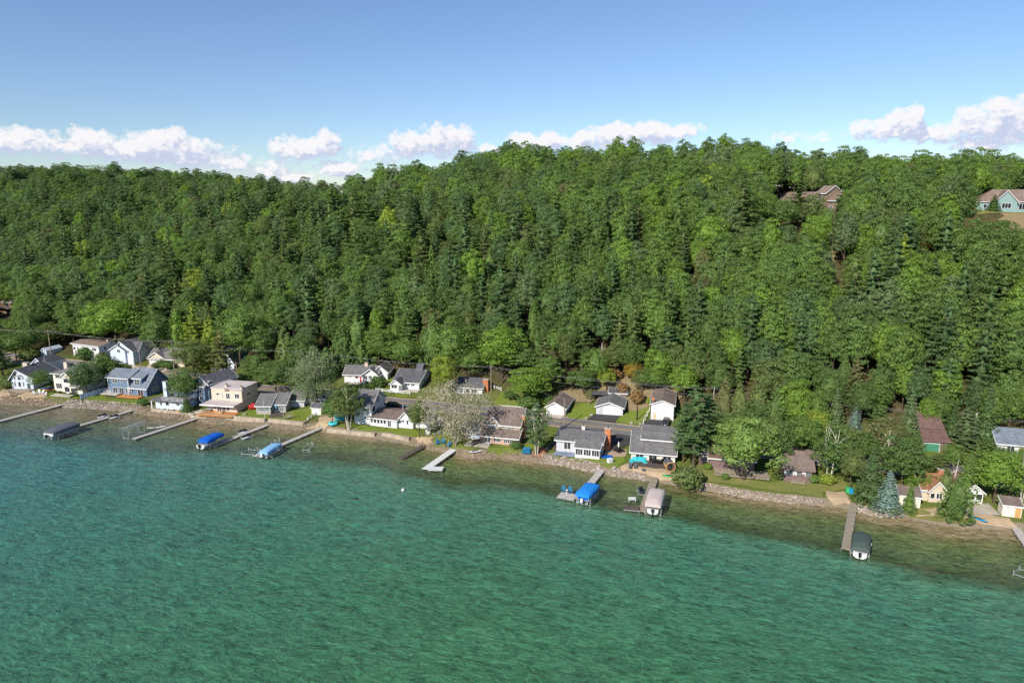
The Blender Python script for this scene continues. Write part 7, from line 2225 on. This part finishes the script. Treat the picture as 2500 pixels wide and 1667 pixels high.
ext0 = main[0] + (main[0] - main[1]) * .8; ext0[2] = main[0][2] + .5
ext1 = main[-1] + (main[-1] - main[-2]) * .5; ext1[2] = main[-1][2]
names = ['leaving the left edge of the village', 'between the metal shed and the tan double garage', 'between the tan double garage and the silvery maple', 'behind the white ranch house and the charcoal-roofed house', 'passing in front of the cleared slope and the garages', 'over the cedars to the spruces at the right', 'leaving the right edge of the village']
ch = [ext0] + main + [ext1]
for k in range(len(ch) - 1):
    span('overhead wires ' + names[k], ch[k], ch[k + 1], sag=1.0)
low = [c_ - np.array([0, 0, 2.2]) for c_ in ch]
for k in (4, 5, 3):
    span('lower telephone wire ' + names[k], low[k], low[k + 1], 1, 1.1)
span('service wire from the chimney-house pole to the roadside pole', main[3] - np.array([0, 0, 1.2]), side[0], 1, .9)
g_ = P(*c2(1497, 1270), 1.9)
e = thing('flagpole', 'bare white flagpole on the seawall of the grey cottage', 'flagpole', tuple(g_))
MB().tube([(0, 0, -.3), (0, 0, 5.6)], .05, 6).build('pole', WHITE, e)
MB().lathe([(.01, 5.6), (.09, 5.68), (.01, 5.78)], 8).build('finial', WHITE, e)


def car(label, p, rz, paint):
    g_ = G(*p)
    e = thing('parked_car', label, 'car', (g_[0], g_[1], g_[2] + .12), rz)
    prof = [(-2.25, .35), (-2.3, .8), (-2.1, 1.02), (-1.7, 1.08), (2.05, 1.05), (2.25, .85), (2.25, .35)]
    rows = [[(x, s_ * w_, z) for x, z in prof] for s_, w_ in ((-1, .80), (-1, .92), (1, .92), (1, .80))]
    rows[0] = [(x * .97, y, z * .98) for x, y, z in rows[0]]; rows[-1] = [(x * .97, y, z * .98) for x, y, z in rows[-1]]
    mb = MB().prism(prof, -.9, .9, 'y')
    mb.build('body', paint, e)
    cab = [(-1.75, 1.085), (-1.25, 1.62), (1.1, 1.68), (1.95, 1.085)]
    vs = [(x, -.85 if z < 1.2 else -.68, z) for x, z in cab] + [(x, .85 if z < 1.2 else .68, z) for x, z in cab]
    MB().add(vs, [(0, 1, 2, 3), (7, 6, 5, 4), (0, 4, 5, 1), (2, 6, 7, 3), (1, 5, 6, 2)]).build('window', GLASS, e)
    MB().box(-1.2, 1.08, -.69, .69, 1.64, 1.72).build('roof', paint, e)
    for x_ in (-1.4, 1.4):
        for s_ in (-1, 1):
            w_ = MB()
            w_.grid([[(.36 * math.cos(t), s_ * .80, .36 * math.sin(t)) for t in np.linspace(0, 2 * math.pi, 15)], [(.36 * math.cos(t), s_ * .97, .36 * math.sin(t)) for t in np.linspace(0, 2 * math.pi, 15)]])
            w_.add([(.36 * math.cos(t), s_ * .97, .36 * math.sin(t)) for t in np.linspace(0, 2 * math.pi, 15)[:-1]], [tuple(range(14))])
            wo = w_.build('wheel', RUBBER, e, loc=(x_, 0, .34))
            MB().add([(.2 * math.cos(t), s_ * .985, .2 * math.sin(t)) for t in np.linspace(0, 2 * math.pi, 11)[:-1]], [tuple(range(10))]).build('rim', ALU, wo)
    for s_ in (-1, 1):
        MB().box(-2.34, -2.29, s_ * .65 - .2, s_ * .65 + .2, .72, .88).build('headlight', GLASSB, e)
        MB().box(2.252, 2.29, s_ * .7 - .14, s_ * .7 + .14, .72, .95).build('tail_light', REDP, e)
    MB().box(-2.335, -2.3, -.25, .25, .45, .58).build('number_plate', WHITE, e)
    return e


car('dark grey car parked on the black driveway of the tall white garage', c5(1808, 712), 1.2, CARP)
car('white car parked behind the leaning maple by the rail fence', c4(1740, 605), 1.45, WHITE)
car('dark car shape at the roadside behind the white two-storey house', c3(1345, 915), -.2, CARP)  # dark roadside shape of unclear kind, modelled as a car
